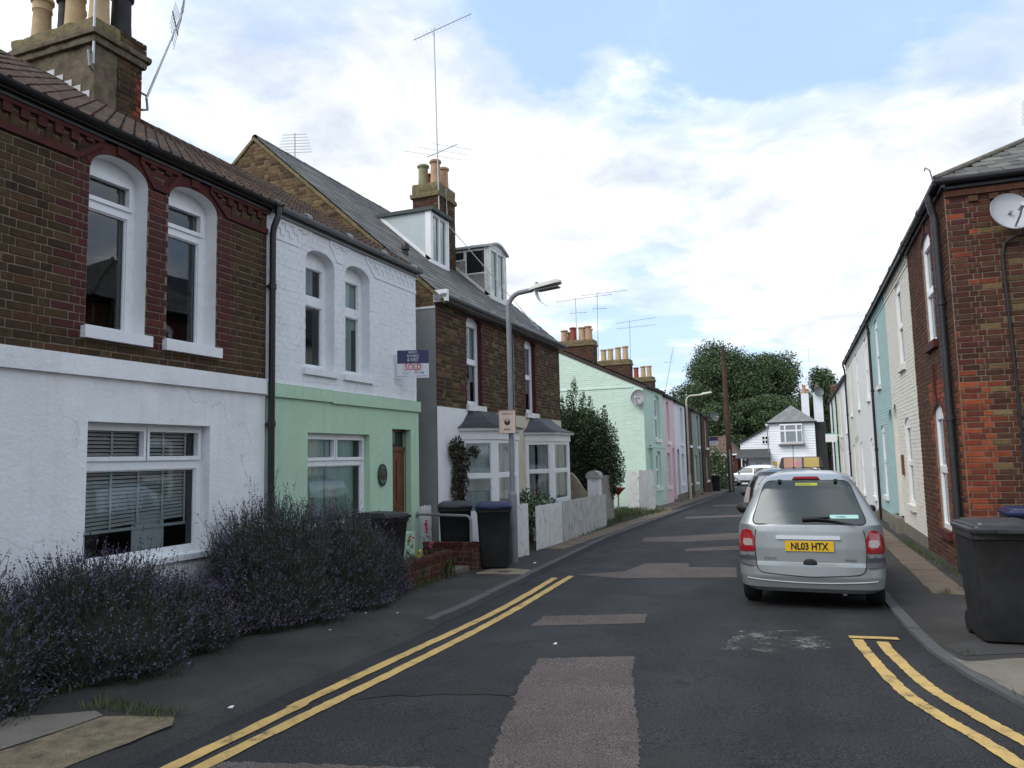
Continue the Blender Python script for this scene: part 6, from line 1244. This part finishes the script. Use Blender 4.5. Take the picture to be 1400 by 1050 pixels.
# tailgate shut lines, bumper, lamps
tg = [(-.585, .905), (-.60, .80), (-.60, .64), (-.585, .50), (-.55, .435), (-.45, .41), (-.15, .39), (0, .385), (.15, .39), (.45, .41), (.55, .435), (.585, .50), (.60, .64), (.60, .80), (.585, .905)]
def spl(P, n=5): return smooth(P, n)
q = MB(); q.tube([(x, c1.rear(x, z) - .0015, z) for x, z in spl(tg)], .0055, 5); q.build('tailgate_seam', m_shut, c1.root)
q = MB(); q.tube([(x, c1.rear(x, z) - .002, z) for x, z in spl([(-.70, .345), (-.5, .330), (-.25, .318), (0, .314), (.25, .318), (.5, .330), (.70, .345)])], .0065, 6); q.build('bumper_crease', mat('painted crease highlight', (.45, .5, .54), .35, .02), c1.root)  # paler colour paints the light caught along the bumper fold
for sg in (-1, 1):
    f = lambda P: [(x * sg, z) for x, z in P]
    lo = f([(.605, .655), (.79, .635), (.812, .72), (.80, .80), (.75, .885), (.69, .905), (.635, .89), (.605, .80)]); lp = c1.patch('tail_lamp', lo, m_redl, .010, rings=4)
    c1.patch('clear_lens', f([(.625, .72), (.72, .71), (.745, .74), (.735, .79), (.66, .80), (.63, .785)]), m_clrl, .0125, lp, 3)
    c1.patch('bumper_pad', f([(.59, .495), (.66, .48), (.80, .49), (.81, .585), (.70, .60), (.605, .60)]), m_trim, .007)
    q = MB(); q.tube([(x, c1.rear(x, z) - .001, z) for x, z in f([(.60, .615), (.70, .61), (.80, .60)])], .004, 5); q.build('bumper_seam', m_shut, c1.root)
    q = MB(); q.tube([(sg * .545, .55, 1.415), (sg * .53, .62, 1.455), (sg * .52, 1.0, 1.475), (sg * .50, 1.6, 1.485), (sg * .50, 1.95, 1.455)], .013, 6); q.build('roof_rail', m_silver, c1.root, 60)
    q = MB(); V_ = [(sg * .80, 2.42, .96), (sg * .84, 2.40, .98), (sg * .87, 2.36, 1.0), (sg * .97, 2.39, 1.0), (sg * 1.0, 2.40, .985)]; V_ = V_ if sg < 0 else [(.74, 2.5, .97), (.80, 2.42, .99), (.81, 2.36, 1.0), (.81, 2.3, 1.0), (.80, 2.24, .99)]; q.tube(V_, [.02, .05, .075, .075, .04] if sg < 0 else [.02, .035, .05, .05, .03], 12); q.build('door_mirror', m_dark, c1.root, 60)
    c1.side('side_window', [(.75, .98), (2.55, .98), (2.1, 1.40), (.9, 1.40)], m_carglass, sg, .003)
rc = rrect(-.36, .36, .60, .835, .06, 4, -.375, .375); c1.patch('plate_recess', rc, m_silver, -.006)
q = MB(); yb = c1.rear(0, .72)
npl = MB(); npl.box(-.262, .262, yb - .014, yb - .004, .665, .782); pl = npl.build('number_plate', mat('yellow number plate', (.72, .45, .02), .4, .02), c1.root)
text_mesh('NL03 HTX', .112, mat('black plate lettering', (.012, .012, .012), .5), pl, face_matrix((0, yb - .0155, .718), (1, 0, 0), (0, 0, 1)), squash=.78, depth=.0012, bold=.0035)
c1.patch('tailgate_handle', rrect(-.365, .34, .80, .842, .02, 3, -.36, .335), mat('pale silver trim', (.55, .58, .61), .3, .02, coat=.4), .022)
q = MB(); q.lathe((0, c1.rear(0, .53) - .002, .535), [(.05, .0), (.05, -.016), (.03, -.022)], 20, 'y'); q.v = [(x * 1.5, y, .535 + (z - .535) * .95) for x, y, z in q.v]; q.build('tailgate_badge', m_dark, c1.root, 40)
for (tx, x, s_) in (('SCENIC', -.43, .045), ('dialogue', .43, .036)): text_mesh(tx, s_, mat('grey badge', (.10, .11, .12), .4), c1.root, face_matrix((x, c1.rear(x, .57) - .004, .575), (1, .05 * (1 if x > 0 else -1), 0), (0, 0, 1)), name='badge_lettering')
q = MB(); q.prism([(-.155, .405, 1.483), (.155, .405, 1.483), (.13, .405, 1.512), (-.13, .405, 1.512)], (0, .07, 0)); q.build('brake_lamp', m_redl, c1.root)
for x in (-.30, .33): q = MB(); q.box(x - .02, x + .02, .365, .44, 1.452, 1.478); q.build('tailgate_hinge', m_shut, c1.root)
q = MB(); P_ = [(-.06, 1.022), (.1, 1.028), (.30, 1.005), (.50, .965)]; q.tube([(x, c1.rear(x, z) - .03, z) for x, z in P_], [.016, .014, .010, .006], 6); q.tube([(x, c1.rear(x, z) - .02, z) for x, z in [(-.06, 1.03), (.24, 1.05)]], [.02, .008], 6); q.build('rear_wiper', m_dark, c1.root, 60)
c1.patch('window_sticker', rrect(.24, .545, 1.035, 1.075, .01, 2), mat('pale green sticker', (.36, .62, .58), .5, .03), .0065, rw, 2); c1.patch('window_sticker', rrect(-.12, .125, 1.405, 1.435, .004, 2), mat('lime sticker', (.35, .37, .02), .5, .05), .0065, rw, 2)
for (tx, x, z, s_) in (('Scolebus', .36, 1.055, .03), ('AIR CONDITIONED', -.03, 1.42, .017)):
    text_mesh(tx, s_, mat('dark sticker print', (.04, .07, .07), .5), rw, face_matrix((x, c1.rear(x, z) - .0085, z), (1, 0.04 * (1 if x > 0 else 0), 0), (0, .55, 1)))
q = MB(); q.box(-.55, .55, .25, 3.6, .17, .22); q.build('underbody', m_dark, c1.root)
q = MB(); q.tube([(.35, .10, .20), (.35, .6, .22)], .03, 8); q.build('exhaust', m_steel, c1.root)
# dark car ahead of it with a roof sign
T2 = [(.20, .72, .08, 3.9, .2), (.3, .82, .0, 4.0, .24), (.55, .84, .0, 4.0, .26), (.85, .845, .05, 3.7, .28), (1.0, .83, .09, 3.1, .27), (1.2, .77, .16, 2.8, .25), (1.35, .70, .22, 2.5, .22), (1.46, .63, .27, 2.3, .19), (1.53, .55, .34, 2.1, .16), (1.575, .42, .5, 1.9, .15), (1.60, .22, .8, 1.6, .1), (1.605, .1, 1.0, 1.45, .05)]
c2 = Car('parked_car', 'black parked taxi with pink and yellow roof sign ahead of the silver car', (-.40, 15.3, gz(15.4)), -.01, T2, m_blackcar, (.65, 3.2), .31)
c2.patch('rear_window', rrect(-.62, .62, 1.02, 1.47, .09, 4, -.50, .50), m_carglass, .004)
for sg in (-1, 1):
    f = lambda P: [(x * sg, z) for x, z in P]
    c2.patch('tail_lamp', f([(.70, .72), (.83, .72), (.83, .93), (.70, .93)]), m_redl, .008); c2.patch('tail_lamp', f([(.72, .95), (.82, .95), (.755, 1.24), (.68, 1.24)]), m_clrl, .008)
    q = MB(); q.tube([(sg * .80, 2.4, 1.0), (sg * .9, 2.37, 1.04), (sg * 1.0, 2.38, 1.03), (sg * 1.04, 2.40, 1.0)], [.03, .08, .085, .05], 10); q.build('door_mirror', m_dark, c2.root, 60)
    q = MB(); q.tube([(sg * .62, .6, 1.50), (sg * .59, .8, 1.56), (sg * .55, 1.9, 1.57)], .02, 6); q.build('roof_rail', m_steel, c2.root, 60); c2.side('side_window', [(.7, 1.02), (2.6, 1.02), (2.2, 1.42), (.8, 1.42)], m_carglass, sg)
q = MB(); q.prism([(-.11, .30, 1.525), (.17, .30, 1.525), (.15, .30, 1.55), (-.09, .30, 1.55)], (0, .08, 0)); q.build('brake_lamp', m_redl, c2.root)
c2.patch('number_plate', rrect(-.26, .26, .62, .73, .01, 2), mat('yellow number plate', (.72, .45, .02), .4, .02), .006)
q = MB(); q.box(-.09, .60, 1.05, 1.25, 1.585, 1.80); q.prism([(-.17, 1.05, 1.60), (-.09, 1.05, 1.60), (-.09, 1.05, 1.80), (-.12, 1.05, 1.78)], (0, .2, 0)); q.prism([(.60, 1.05, 1.60), (.67, 1.05, 1.60), (.63, 1.05, 1.78), (.60, 1.05, 1.80)], (0, .2, 0)); ts = q.build('roof_sign', mat('dark sign housing', (.08, .06, .06), .5), c2.root)
for (x0, x1, cc, nm) in ((-.07, .12, (.62, .36, .26), 'peach'), (.12, .27, (.55, .48, .40), 'fawn'), (.27, .31, (.12, .11, .12), 'grey'), (.31, .59, (.66, .50, .16), 'yellow')):
    q = MB(); q.box(x0, x1, 1.046, 1.0492, 1.60, 1.79); q.build('advert_panel', mat(nm + ' advert print', cc, .5, .12, 9), ts)
q = MB(); q.lathe((.16, 1.045, 1.655), [(.045, 0), (.045, -.003)], 14, 'y'); q.lathe((.22, 1.0445, 1.69), [(.05, 0), (.05, -.003)], 14, 'y'); q.build('advert_blob', mat('pink advert print', (.70, .32, .38), .5), ts)
q = MB(); q.tube([(.12, .72, 1.56), (.12, .70, 1.60)], .03, 8); q.tube([(.12, .70, 1.6), (.13, .60, 2.05)], .006, 5); q.build('aerial', m_dark, c2.root)
# silver off roader across the end of the street, nose to the left
T3 = [(.32, .78, .05, 4.3, .2), (.5, .87, .0, 4.4, .25), (.75, .89, .0, 4.38, .25), (.98, .88, .02, 4.3, .25), (1.05, .86, .03, 4.2, .25), (1.10, .83, .05, 3.35, .25), (1.35, .75, .12, 2.95, .22), (1.58, .67, .2, 2.6, .2), (1.70, .60, .3, 2.3, .18), (1.76, .4, .6, 2.0, .2), (1.78, .15, .9, 1.6, .1)]
c3 = Car('parked_car', 'silver off roader crossing the far end of the street, nose to the left', (-2.45, 67.2, gz(68)), math.radians(84), T3, m_suvp, (.85, 3.45), .36, cat='car', tyre_w=.22)
for sg in (-1, 1):
    c3.side('side_window', [(.5, 1.12), (1.75, 1.12), (1.75, 1.56), (.65, 1.56)], m_carglass, sg); c3.side('side_window', [(1.85, 1.12), (3.05, 1.12), (2.6, 1.56), (1.85, 1.56)], m_carglass, sg)
    c3.side('lower_trim', [(1.35, .36), (2.9, .36), (2.9, .52), (1.35, .52)], m_trim, sg); c3.side('front_trim', [(3.95, .40), (4.15, .40), (4.12, .70), (3.9, .74)], m_trim, sg, .012)
    a = [(3.45 + .46 * math.cos(math.radians(k)), .36 + .46 * math.sin(math.radians(k))) for k in range(8, 173, 12)]; b = [(3.45 + .40 * math.cos(math.radians(k)), .36 + .40 * math.sin(math.radians(k))) for k in range(172, 7, -12)]
    q = MB(); q.prism([(sg * .895, y, z) for y, z in a + b], (sg * .02, 0, 0)); q.build('wheel_arch', m_trim, c3.root); q = MB(); q.tube([(sg * .84, 3.0, 1.12), (sg * .98, 2.98, 1.2)], [.04, .09], 8); q.build('door_mirror', m_trim, c3.root)
    q = MB(); q.lathe((sg * .72, 4.27, .90), [(.11, 0), (.10, .06), (.03, .08)], 12, 'y'); q.build('headlamp', m_clrl, c3.root)
q = MB(); q.prism([(-.66, 3.36, 1.13), (.66, 3.36, 1.13), (.58, 2.72, 1.60), (-.58, 2.72, 1.60)], (0, .03, .02)); q.build('windscreen', m_carglass, c3.root); q = MB(); q.box(-.8, .8, 4.2, 4.44, .34, .72); q.build('front_bumper', m_trim, c3.root)
c4 = Car('parked_car', 'dark green car half hidden behind the silver off roader', (-3.0, 70.8, gz(70)), math.radians(88), T2, mat('dark green car paint', (.03, .06, .06), .3, .05, coat=.6), (.65, 3.2), .31, arch=False)
q = MB(); q.prism([(-.70, 3.0, 1.03), (.70, 3.0, 1.03), (.60, 2.3, 1.50), (-.60, 2.3, 1.50)], (0, .03, .02)); q.build('windscreen', m_glassl, c4.root)
for sg in (-1, 1): c4.side('side_window', [(.7, 1.02), (2.6, 1.02), (2.2, 1.42), (.8, 1.42)], m_carglass, sg)

# ================================================================== PLANTS
def leaves(C, Dm, size, aspect=.45, bend=.0):
    """leaf quads: centres, directions, size array"""
    n = len(C); D = Dm / np.linalg.norm(Dm, axis=1, keepdims=True); R = rng.normal(size=(n, 3)); X = np.cross(D, R); X /= np.linalg.norm(X, axis=1, keepdims=True) + 1e-9
    s = np.asarray(size).reshape(-1, 1) * np.ones((n, 1)); a = C - X * s * aspect * .5 * .6; V = np.stack([C - D * s * .5, C + X * s * aspect * .5, C + D * s * .5, C - X * s * aspect * .5], 1).reshape(-1, 3)
    return V, np.arange(4 * n).reshape(-1, 4)
def rand_dirs(n, up=0.0):
    d = rng.normal(size=(n, 3)); d /= np.linalg.norm(d, axis=1, keepdims=True); d[:, 2] += up; return d
def lavender(label, mounds, nstem, group='lavender bushes', seedtop=1.0):
    """mounds: (x, y, radius x, radius y, height)"""
    root = thing('lavender_bush', label, 'lavender bush', (mounds[0][0], mounds[0][1], PH(-1, mounds[0][1])), 0, group); o = np.array(root.location); tot = sum(m[2] * m[3] for m in mounds); LV = []; FV = []; SV = []
    for (x, y, rx, ry, h) in mounds:
        n = int(nstem * rx * ry / tot); az = rng.uniform(0, 2 * np.pi, n); ct = rng.uniform(-.12, 1, n); st = np.sqrt(1 - np.clip(ct, 0, 1) ** 2)
        d = np.stack([st * np.cos(az), st * np.sin(az), np.clip(ct, 0.02, 1)], 1); ln = rng.uniform(.72, 1.06, n) + (rng.random(n) < .22) * rng.uniform(0, .22, n)
        lump = 1 + .10 * np.sin(az * 5 + x * 3) * st + .08 * np.sin(ct * 9 + y)
        tip = np.stack([x + d[:, 0] * rx * ln * lump, y + d[:, 1] * ry * ln * lump, PH(-1, y) + .06 + d[:, 2] * (h - .06) * ln], 1)
        out = d * np.array([rx, ry, h]); out /= np.linalg.norm(out, axis=1, keepdims=True); out = out + np.array([0, 0, .75]) + rng.normal(scale=.28, size=(n, 3)); out /= np.linalg.norm(out, axis=1, keepdims=True)
        # flower spikes: whorls of small florets along the stem tip
        for k in range(5):
            c = tip + out * (k * .015) + rng.normal(scale=.0035, size=(n, 3)); keep = rng.random(n) < .80; FV.append((c[keep], rand_dirs(keep.sum()), .019 * (1.25 - k * .15)))
        base = tip - out * rng.uniform(.12, .26, (n, 1)); side = np.cross(out, rng.normal(size=(n, 3))); side /= np.linalg.norm(side, axis=1, keepdims=True); w = .0026
        SV.append(np.stack([base - side * w, base + side * w, tip + side * w * .7, tip - side * w * .7], 1).reshape(-1, 3))
        m = n * 7; i = rng.integers(0, n, m); dep = rng.random(m) ** 1.2 * .42; q = tip[i] - out[i] * (.07 + dep[:, None] * .55) + rng.normal(scale=.03, size=(m, 3)); q[:, 2] = np.maximum(q[:, 2], PH(-1, y) + .01); LV.append((q, out[i] + rng.normal(scale=.45, size=(m, 3)), rng.uniform(.035, .075, m)))
    Vs = []; 
    for c, dd, s in LV: Vs.append(leaves(c, dd, s, .14)[0])
    V = np.concatenate(Vs); big('foliage', V - o, np.arange(len(V)).reshape(-1, 4), m_leaf, root)
    V = np.concatenate(SV); big('stems', V - o, np.arange(len(V)).reshape(-1, 4), m_leaf, root)
    V = np.concatenate([leaves(c, dd, s, .8)[0] for c, dd, s in FV]); big('flower_spikes', V - o, np.arange(len(V)).reshape(-1, 4), m_lav, root)
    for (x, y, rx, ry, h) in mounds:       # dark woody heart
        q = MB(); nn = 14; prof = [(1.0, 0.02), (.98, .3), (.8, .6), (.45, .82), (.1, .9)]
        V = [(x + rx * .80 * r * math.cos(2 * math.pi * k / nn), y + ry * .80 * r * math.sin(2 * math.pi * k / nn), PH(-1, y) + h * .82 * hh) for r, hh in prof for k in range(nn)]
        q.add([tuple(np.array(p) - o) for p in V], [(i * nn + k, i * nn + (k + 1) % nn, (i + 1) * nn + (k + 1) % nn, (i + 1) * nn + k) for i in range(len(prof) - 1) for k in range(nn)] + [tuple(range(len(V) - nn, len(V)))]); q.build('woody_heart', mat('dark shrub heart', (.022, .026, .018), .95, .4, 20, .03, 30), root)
lavender('nearest dark lavender bush spreading under the white house window', [(-5.72, 3.5, .78, .85, .98), (-5.65, 4.75, .80, .9, .92), (-5.6, 5.55, .62, .55, .66), (-5.75, 2.4, .75, .8, 1.0)], 12500)
lavender('taller lavender bush in front of the downpipe and green wall', [(-5.60, 7.0, .78, .85, 1.28), (-5.45, 7.95, .68, .85, 1.12), (-5.5, 6.5, .52, .5, .70), (-5.3, 8.7, .4, .5, .7)], 11000)
def shrub(name, label, cat, blobs, n, size, m, m2=None, frac=.0, group=None, trunk=None, part='foliage', aspect=.5):
    """blobs: (x, y, z, rx, ry, rz)"""
    root = thing(name, label, cat, (blobs[0][0], blobs[0][1], PH(-1, blobs[0][1])), 0, group); o = np.array(root.location); vol = np.array([(b[3] * b[4] * b[5]) ** .7 for b in blobs]); k = rng.choice(len(blobs), n, p=vol / vol.sum()); Bm = np.array(blobs)[k]
    d = rng.normal(size=(n, 3)); d /= np.linalg.norm(d, axis=1, keepdims=True); r = rng.random(n) ** .35; r = np.where(rng.random(n) < .08, r * 1.12, r)
    C = Bm[:, :3] + d * r[:, None] * Bm[:, 3:6]; nb = np.array([noise3(*(c * 2.2 / max(.3, blobs[0][3]))) for c in C]) if n < 6000 else np.ones(n); keep = nb > .30; C, d = C[keep], d[keep]; C[:, 2] = np.maximum(C[:, 2], PH(-1, blobs[0][1]) + .01)
    s = rng.uniform(.7, 1.3, len(C)) * size; V, Q = leaves(C - o, d * .6 + rand_dirs(len(C), .2), s, aspect)
    top = (rng.random(len(C)) < frac * np.clip((C[:, 2] - o[2]) / max(1e-3, (C[:, 2].max() - o[2])) * 1.6 - .5, 0, 1)) if m2 else np.zeros(len(C), bool)
    a = np.repeat(~top, 4); 
    V1 = V[a]; big(part, V1, np.arange(len(V1)).reshape(-1, 4), m, root)
    if m2 and top.any(): V2 = V[~a]; big('new_leaves', V2, np.arange(len(V2)).reshape(-1, 4), m2, root)
    if trunk:
        q = MB()
        for P, R in trunk: q.tube([tuple(np.array(p) - o) for p in P], R, 8)
        q.build('trunk' if cat == 'tree' else 'stems', m_bark, root, 60)
    return root
from mathutils import noise as mnoise
def noise3(x, y, z): return .5 + .5 * mnoise.noise(Vector((x, y, z)))
# evergreen bush between the brown pair and the mint gable
gb_ = PH(-1, 22.5); hb = [(-6.75, 22.4, gb_ + 1.7, .95, .9, 1.5), (-6.5, 22.6, gb_ + 2.3, .85, .9, 1.1), (-7.1, 22.5, gb_ + 2.5, .75, .8, .95), (-6.2, 22.4, gb_ + 1.5, .6, .7, 1.1), (-7.0, 22.3, gb_ + .9, .7, .7, .9), (-6.35, 22.3, gb_ + .8, .6, .6, .8)]
hb += [(-7.15, 22.4, gb_ + 2.5, .65, .8, .9), (-6.35, 22.3, gb_ + 2.35, .62, .7, .85), (-6.0, 22.3, gb_ + 1.6, .55, .7, .9), (-6.75, 22.3, gb_ + 2.9, .7, .7, .6)]
for (x, zt, w) in ((-6.8, 4.3, .10), (-6.95, 3.9, .12), (-7.2, 3.75, .10), (-6.55, 3.85, .12), (-6.3, 3.65, .10), (-5.95, 3.4, .09), (-7.4, 3.6, .09)): hb.append((x, 22.3, gb_ + zt - .35, w, w, .5))
hb = [((x + .22) if x < -6 else x + .30, y, z, rx * 1.12, ry, rz) for x, y, z, rx, ry, rz in hb]
shrub('evergreen_bush', 'tall dark evergreen bush against the mint gable wall', 'bush', hb, 70000, .07, m_holly, m_hollyt, .6, trunk=[([(-6.7, 22.5, gb_), (-6.75, 22.5, gb_ + 1.5), (-6.8, 22.4, gb_ + 3.2)], [.09, .06, .02])])
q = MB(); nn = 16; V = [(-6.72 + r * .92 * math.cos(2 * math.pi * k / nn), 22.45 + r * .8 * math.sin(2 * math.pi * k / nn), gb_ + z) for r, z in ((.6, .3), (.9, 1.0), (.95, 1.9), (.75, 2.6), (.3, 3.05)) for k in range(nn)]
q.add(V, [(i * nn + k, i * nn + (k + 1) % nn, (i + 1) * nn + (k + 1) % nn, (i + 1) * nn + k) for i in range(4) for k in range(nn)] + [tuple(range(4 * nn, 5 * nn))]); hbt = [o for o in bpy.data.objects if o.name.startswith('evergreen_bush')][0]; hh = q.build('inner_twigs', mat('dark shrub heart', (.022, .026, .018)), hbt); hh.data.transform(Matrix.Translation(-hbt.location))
# climber on the white front
cz = PH(-1, 13.4); cl = [(-6.22, 13.15, cz + .5 + .35 * k, .09, .30 + .06 * math.sin(k * 1.7), .26) for k in range(5)] + [(-6.2, 13.05, cz + 2.0, .09, .30, .25), (-6.2, 13.3, cz + 1.75, .09, .3, .25), (-6.1, 13.65, cz + 1.95, .1, .22, .12), (-6.2, 13.2, cz + 1.35, .09, .33, .3)]
shrub('climbing_plant', 'bare reddish climber on the white wall left of the first bay', 'climber', cl, 3400, .065, m_climb, m_holly, .3, trunk=[([(-6.15, 13.1, cz), (-6.22, 13.15, cz + .8), (-6.2, 13.0, cz + 1.6), (-6.2, 13.2, cz + 2.1)], [.02, .016, .012, .006]), ([(-6.15, 13.2, cz), (-6.22, 13.35, cz + 1.0), (-6.2, 13.25, cz + 1.9)], [.016, .012, .006])])
shrub('garden_shrub', 'bushy green shrub under the second bay window behind the white fence', 'shrub', [(-5.75, 16.0, cz + .55, .4, .62, .55), (-5.7, 16.7, cz + .5, .35, .5, .48), (-5.8, 15.6, cz + .6, .3, .35, .55)], 2600, .075, mat('fresh green leaf', (.05, .10, .03), .6, .3, 4, rnd=((0, (.03, .065, .02)), (1, (.085, .14, .045)))))
shrub('white_flower_plant', 'pale flowering plant in the gateway gap', 'plant', [(-5.3, 14.0, cz + .35, .14, .2, .32)], 500, .05, m_grass, mat('white petals', (.6, .6, .55), .7), .6)
def flowers(label, pts, group=None):
    root = thing('snapdragon', label, 'flower', (pts[0][0], pts[0][1], PH(-1, pts[0][1])), 0, group); o = root.location
    for (x, y, h, col) in pts:
        z0 = PH(-1, y); n = 26; C = np.stack([x + rng.normal(scale=.05, size=n), y + rng.normal(scale=.05, size=n), z0 + rng.uniform(.0, h * .85, n)], 1); V, Q = leaves(C - np.array(o), rand_dirs(n, .5), rng.uniform(.05, .10, n), .22); big('leaf', V, Q, m_grass, root)
        n = 26; C = np.stack([x + rng.normal(scale=.02, size=n), y + rng.normal(scale=.014, size=n), z0 + h - .10 + rng.uniform(.0, .11, n)], 1); V, Q = leaves(C - np.array(o), rand_dirs(n, .2), rng.uniform(.03, .05, n), .8); big('petals', V, Q, col, root)
ye = mat('yellow petals', (.62, .50, .04), .6, .1); pk_ = mat('pink petals', (.42, .06, .10), .6, .15); cr = mat('cream petals', (.62, .50, .32), .6, .1)
flowers('cream and yellow snapdragons nearest the green block', [(-5.5, 8.9, .62, cr), (-5.45, 9.1, .55, cr), (-5.6, 9.5, .66, ye)]); flowers('single yellow snapdragon leaning over the low brick wall', [(-5.3, 9.85, .45, ye)]); flowers('peach snapdragons in the middle of the flower bed', [(-5.55, 10.0, .60, cr), (-5.35, 8.6, .5, ye)]); flowers('pink and red snapdragons in front of the grey lidded bin', [(-5.5, 10.45, .74, pk_), (-5.55, 10.55, .82, pk_), (-5.65, 10.2, .62, pk_), (-5.4, 10.4, .5, pk_)])
def tufts(name, pts, n, h, m=m_grass, spread=.1):
    C = []; D = []; S_ = []
    for (x, y) in pts:
        k = n; c = np.stack([x + rng.normal(scale=spread, size=k), y + rng.normal(scale=spread, size=k), np.zeros(k)], 1); s = rng.uniform(.4, 1, k) * h; d = rng.normal(scale=.35, size=(k, 3)); d[:, 2] = 1; c[:, 2] = [PH(x, q) for q in c[:, 1]]; c[:, 2] += s * .42; C.append(c); D.append(d); S_.append(s)
    V, Q = leaves(np.concatenate(C), np.concatenate(D), np.concatenate(S_), .10); o = big(name, V, Q, m, None, 'stuff'); return o
tufts('grass', [(random.uniform(-9, -5.7), random.uniform(21, 28.5)) for _ in range(160)] + [(-5.45 + .03 * k, 21.3 + k * .5) for k in range(14)], 55, .22, spread=.16)
tufts('weeds', [(1.95 - .012 * k, 12.6 + k * .35) for k in range(16)] + [(1.80, 11.2), (1.5, 10.9), (1.9, 11.6)], 60, .09, spread=.06)
tufts('weeds', [(-5.05, 8.0 + k * .28) for k in range(10)] + [(-5.15, 15.0 + .45 * k) for k in range(13)] + [(-4.0 - .1 * k, 3.98) for k in range(8)] + [(-5.2, 3.5 + .2 * k) for k in range(10)], 40, .10, spread=.05)
tufts('weeds', [(1.15, 7.55), (1.3, 6.3), (1.55, 5.75), (-5.6, 50.2), (-5.0, 51.2)], 40, .07, spread=.06)
tufts('flower_bed_leaves', [(-5.42 + random.uniform(-.35, .18), 8.2 + .12 * k) for k in range(20)], 110, .42, spread=.10)
def litter(label, x, y, m, s):
    q = MB(); z = PH(-1, y) if x < -3.7 or x > .9 else gz(y) + .003; q.prism([(x, y, z), (x + s, y + s * .2, z), (x + s * .8, y + s * .9, z + s * .2), (x + s * .2, y + s * .7, z + s * .1)], (0, 0, .006)); tag(q.build('litter', m), label, 'litter')
litter('white scrap of paper on the kerb by the double yellow lines', -3.77, 4.25, m_white, .035); litter('white scrap of paper in the middle of the road', -2.35, 7.0, m_white, .035); litter('crumpled white scrap by the gate post and bins', -4.45, 12.3, m_white, .05)
MBp = MB()
for (x, y) in ((-4.6, 6.6), (-4.9, 7.3), (-4.75, 7.5), (-4.4, 7.6), (-5.0, 6.9)): z = (PH(-1, y) if x < -3.7 else gz(y)) + .007; MBp.add([(x, y, z), (x + .03, y + .01, z), (x + .02, y + .03, z + .003)], [(0, 1, 2)])
MBp.build('fallen_petals', m_white, kind='stuff')
# ---- trees behind the end houses
def tree(label, x, y, z0, h, rx, n, size, seed, blobs=26, m=m_tree, group='trees behind the end of the street', low=.12):
    R = np.random.default_rng(seed); B = []
    for k in range(blobs):
        a = R.uniform(0, 2 * np.pi); u = R.uniform(0, 1); rr = rx * (.35 + .55 * R.random()) * math.sqrt(max(.08, 1 - abs(u * 2 - .9) ** 2.2 * .8)); B.append((x + rr * math.cos(a), y + rr * .8 * math.sin(a), z0 + h * (low + (.93 - low) * u), rx * R.uniform(.24, .42), rx * R.uniform(.24, .40), h * R.uniform(.09, .16)))
    B.append((x, y, z0 + h * .55, rx * .6, rx * .6, h * .3)); B.append((x, y, z0 + h * .8, rx * .5, rx * .5, h * .19)); lim = [([(x, y, z0), (x + .2, y, z0 + h * .4), (x, y, z0 + h * .75)], [h * .03, h * .022, h * .006])]
    for b in B[:8]: lim.append(([(x + .1, y, z0 + h * .3), (.5 * (x + b[0]), .5 * (y + b[1]), z0 + h * .5), (b[0], b[1], b[2])], [h * .014, h * .008, h * .003]))
    root = thing('tree', label, 'tree', (x, y, z0), 0, group); o = np.array(root.location); vol = np.array([b[3] * b[4] * b[5] for b in B]) ** .75; k = R.choice(len(B), n, p=vol / vol.sum()); Bm = np.array(B)[k]
    d = R.normal(size=(n, 3)); d /= np.linalg.norm(d, axis=1, keepdims=True); r = R.random(n) ** .3; C = Bm[:, :3] + d * r[:, None] * Bm[:, 3:6] * (1 + .12 * R.normal(size=(n, 1)))
    V, Q = leaves(C - o, d * .7 + rand_dirs(n, -.1), R.uniform(.6, 1.4, n) * size, .55); big('crown', V, Q, m, root)
    q = MB()
    for P, rad in lim: q.tube([tuple(np.array(p) - o) for p in P], rad, 7)
    q.build('trunk', m_bark, root, 60); return root
tree('huge dark green tree behind the bungalow', -9.1, 97, -1.5, 16.6, 7.4, 150000, .25, 3, 34, low=.10)
tree('lighter edged tree to the right of the huge one, behind the white house', -2.9, 98, -1.5, 14.9, 4.8, 52000, .26, 5, 26, low=.1)
tree('smaller tree behind the white chimney at the street end', 2.6, 104, -1.5, 13.2, 3.6, 32000, .26, 8, 18)
tree('low tree filling in left of the huge one, above the row roofs', -13.5, 101, -1.5, 11.0, 4.0, 32000, .27, 11, 16)
tree('low dark trees mass behind the white house roof', -3.8, 92, -1.5, 9.5, 5.0, 36000, .27, 13, 18)
tree('low tree in the gap behind the bungalow roof', -9.5, 90, -1.5, 8.5, 4.5, 36000, .26, 17, 16)
shrub('buddleia', 'leafy buddleia bush beside the far black bin', 'bush', [(-6.3, 57, -.2, 1.2, 1.2, 1.3), (-6.0, 57, .8, 1.0, 1.0, 1.0), (-6.6, 57.3, 1.3, .8, .8, .9), (-5.8, 57, -.5, .9, .9, .9)], 4500, .16, mat('buddleia leaf', (.05, .09, .03), .7, .3, 2, rnd=((0, (.03, .06, .02)), (1, (.085, .13, .045)))), mat('faded blossom', (.38, .36, .28), .8), .12)
tl = thing('red_table', 'small red parasol table top on the grass by the mint wall', 'garden table', (-6.75, 28.3, PH(-1, 28.3)))
q = MB(); q.lathe((0, 0, .55), [(.02, 0), (.10, .10), (.28, .28), (.28, .31), (.02, .31)], 14); q.build('top', mat('faded red plastic', (.35, .03, .03), .5, .1), tl); q = MB(); q.tube([(0, 0, 0), (0, 0, .56)], .03, 8); q.build('leg', m_steel, tl)
shrub('clipped_shrub', 'small rounded shrub left of the red table', 'shrub', [(-7.1, 28.2, PH(-1, 28) + .75, .32, .3, .32)], 900, .06, m_holly)
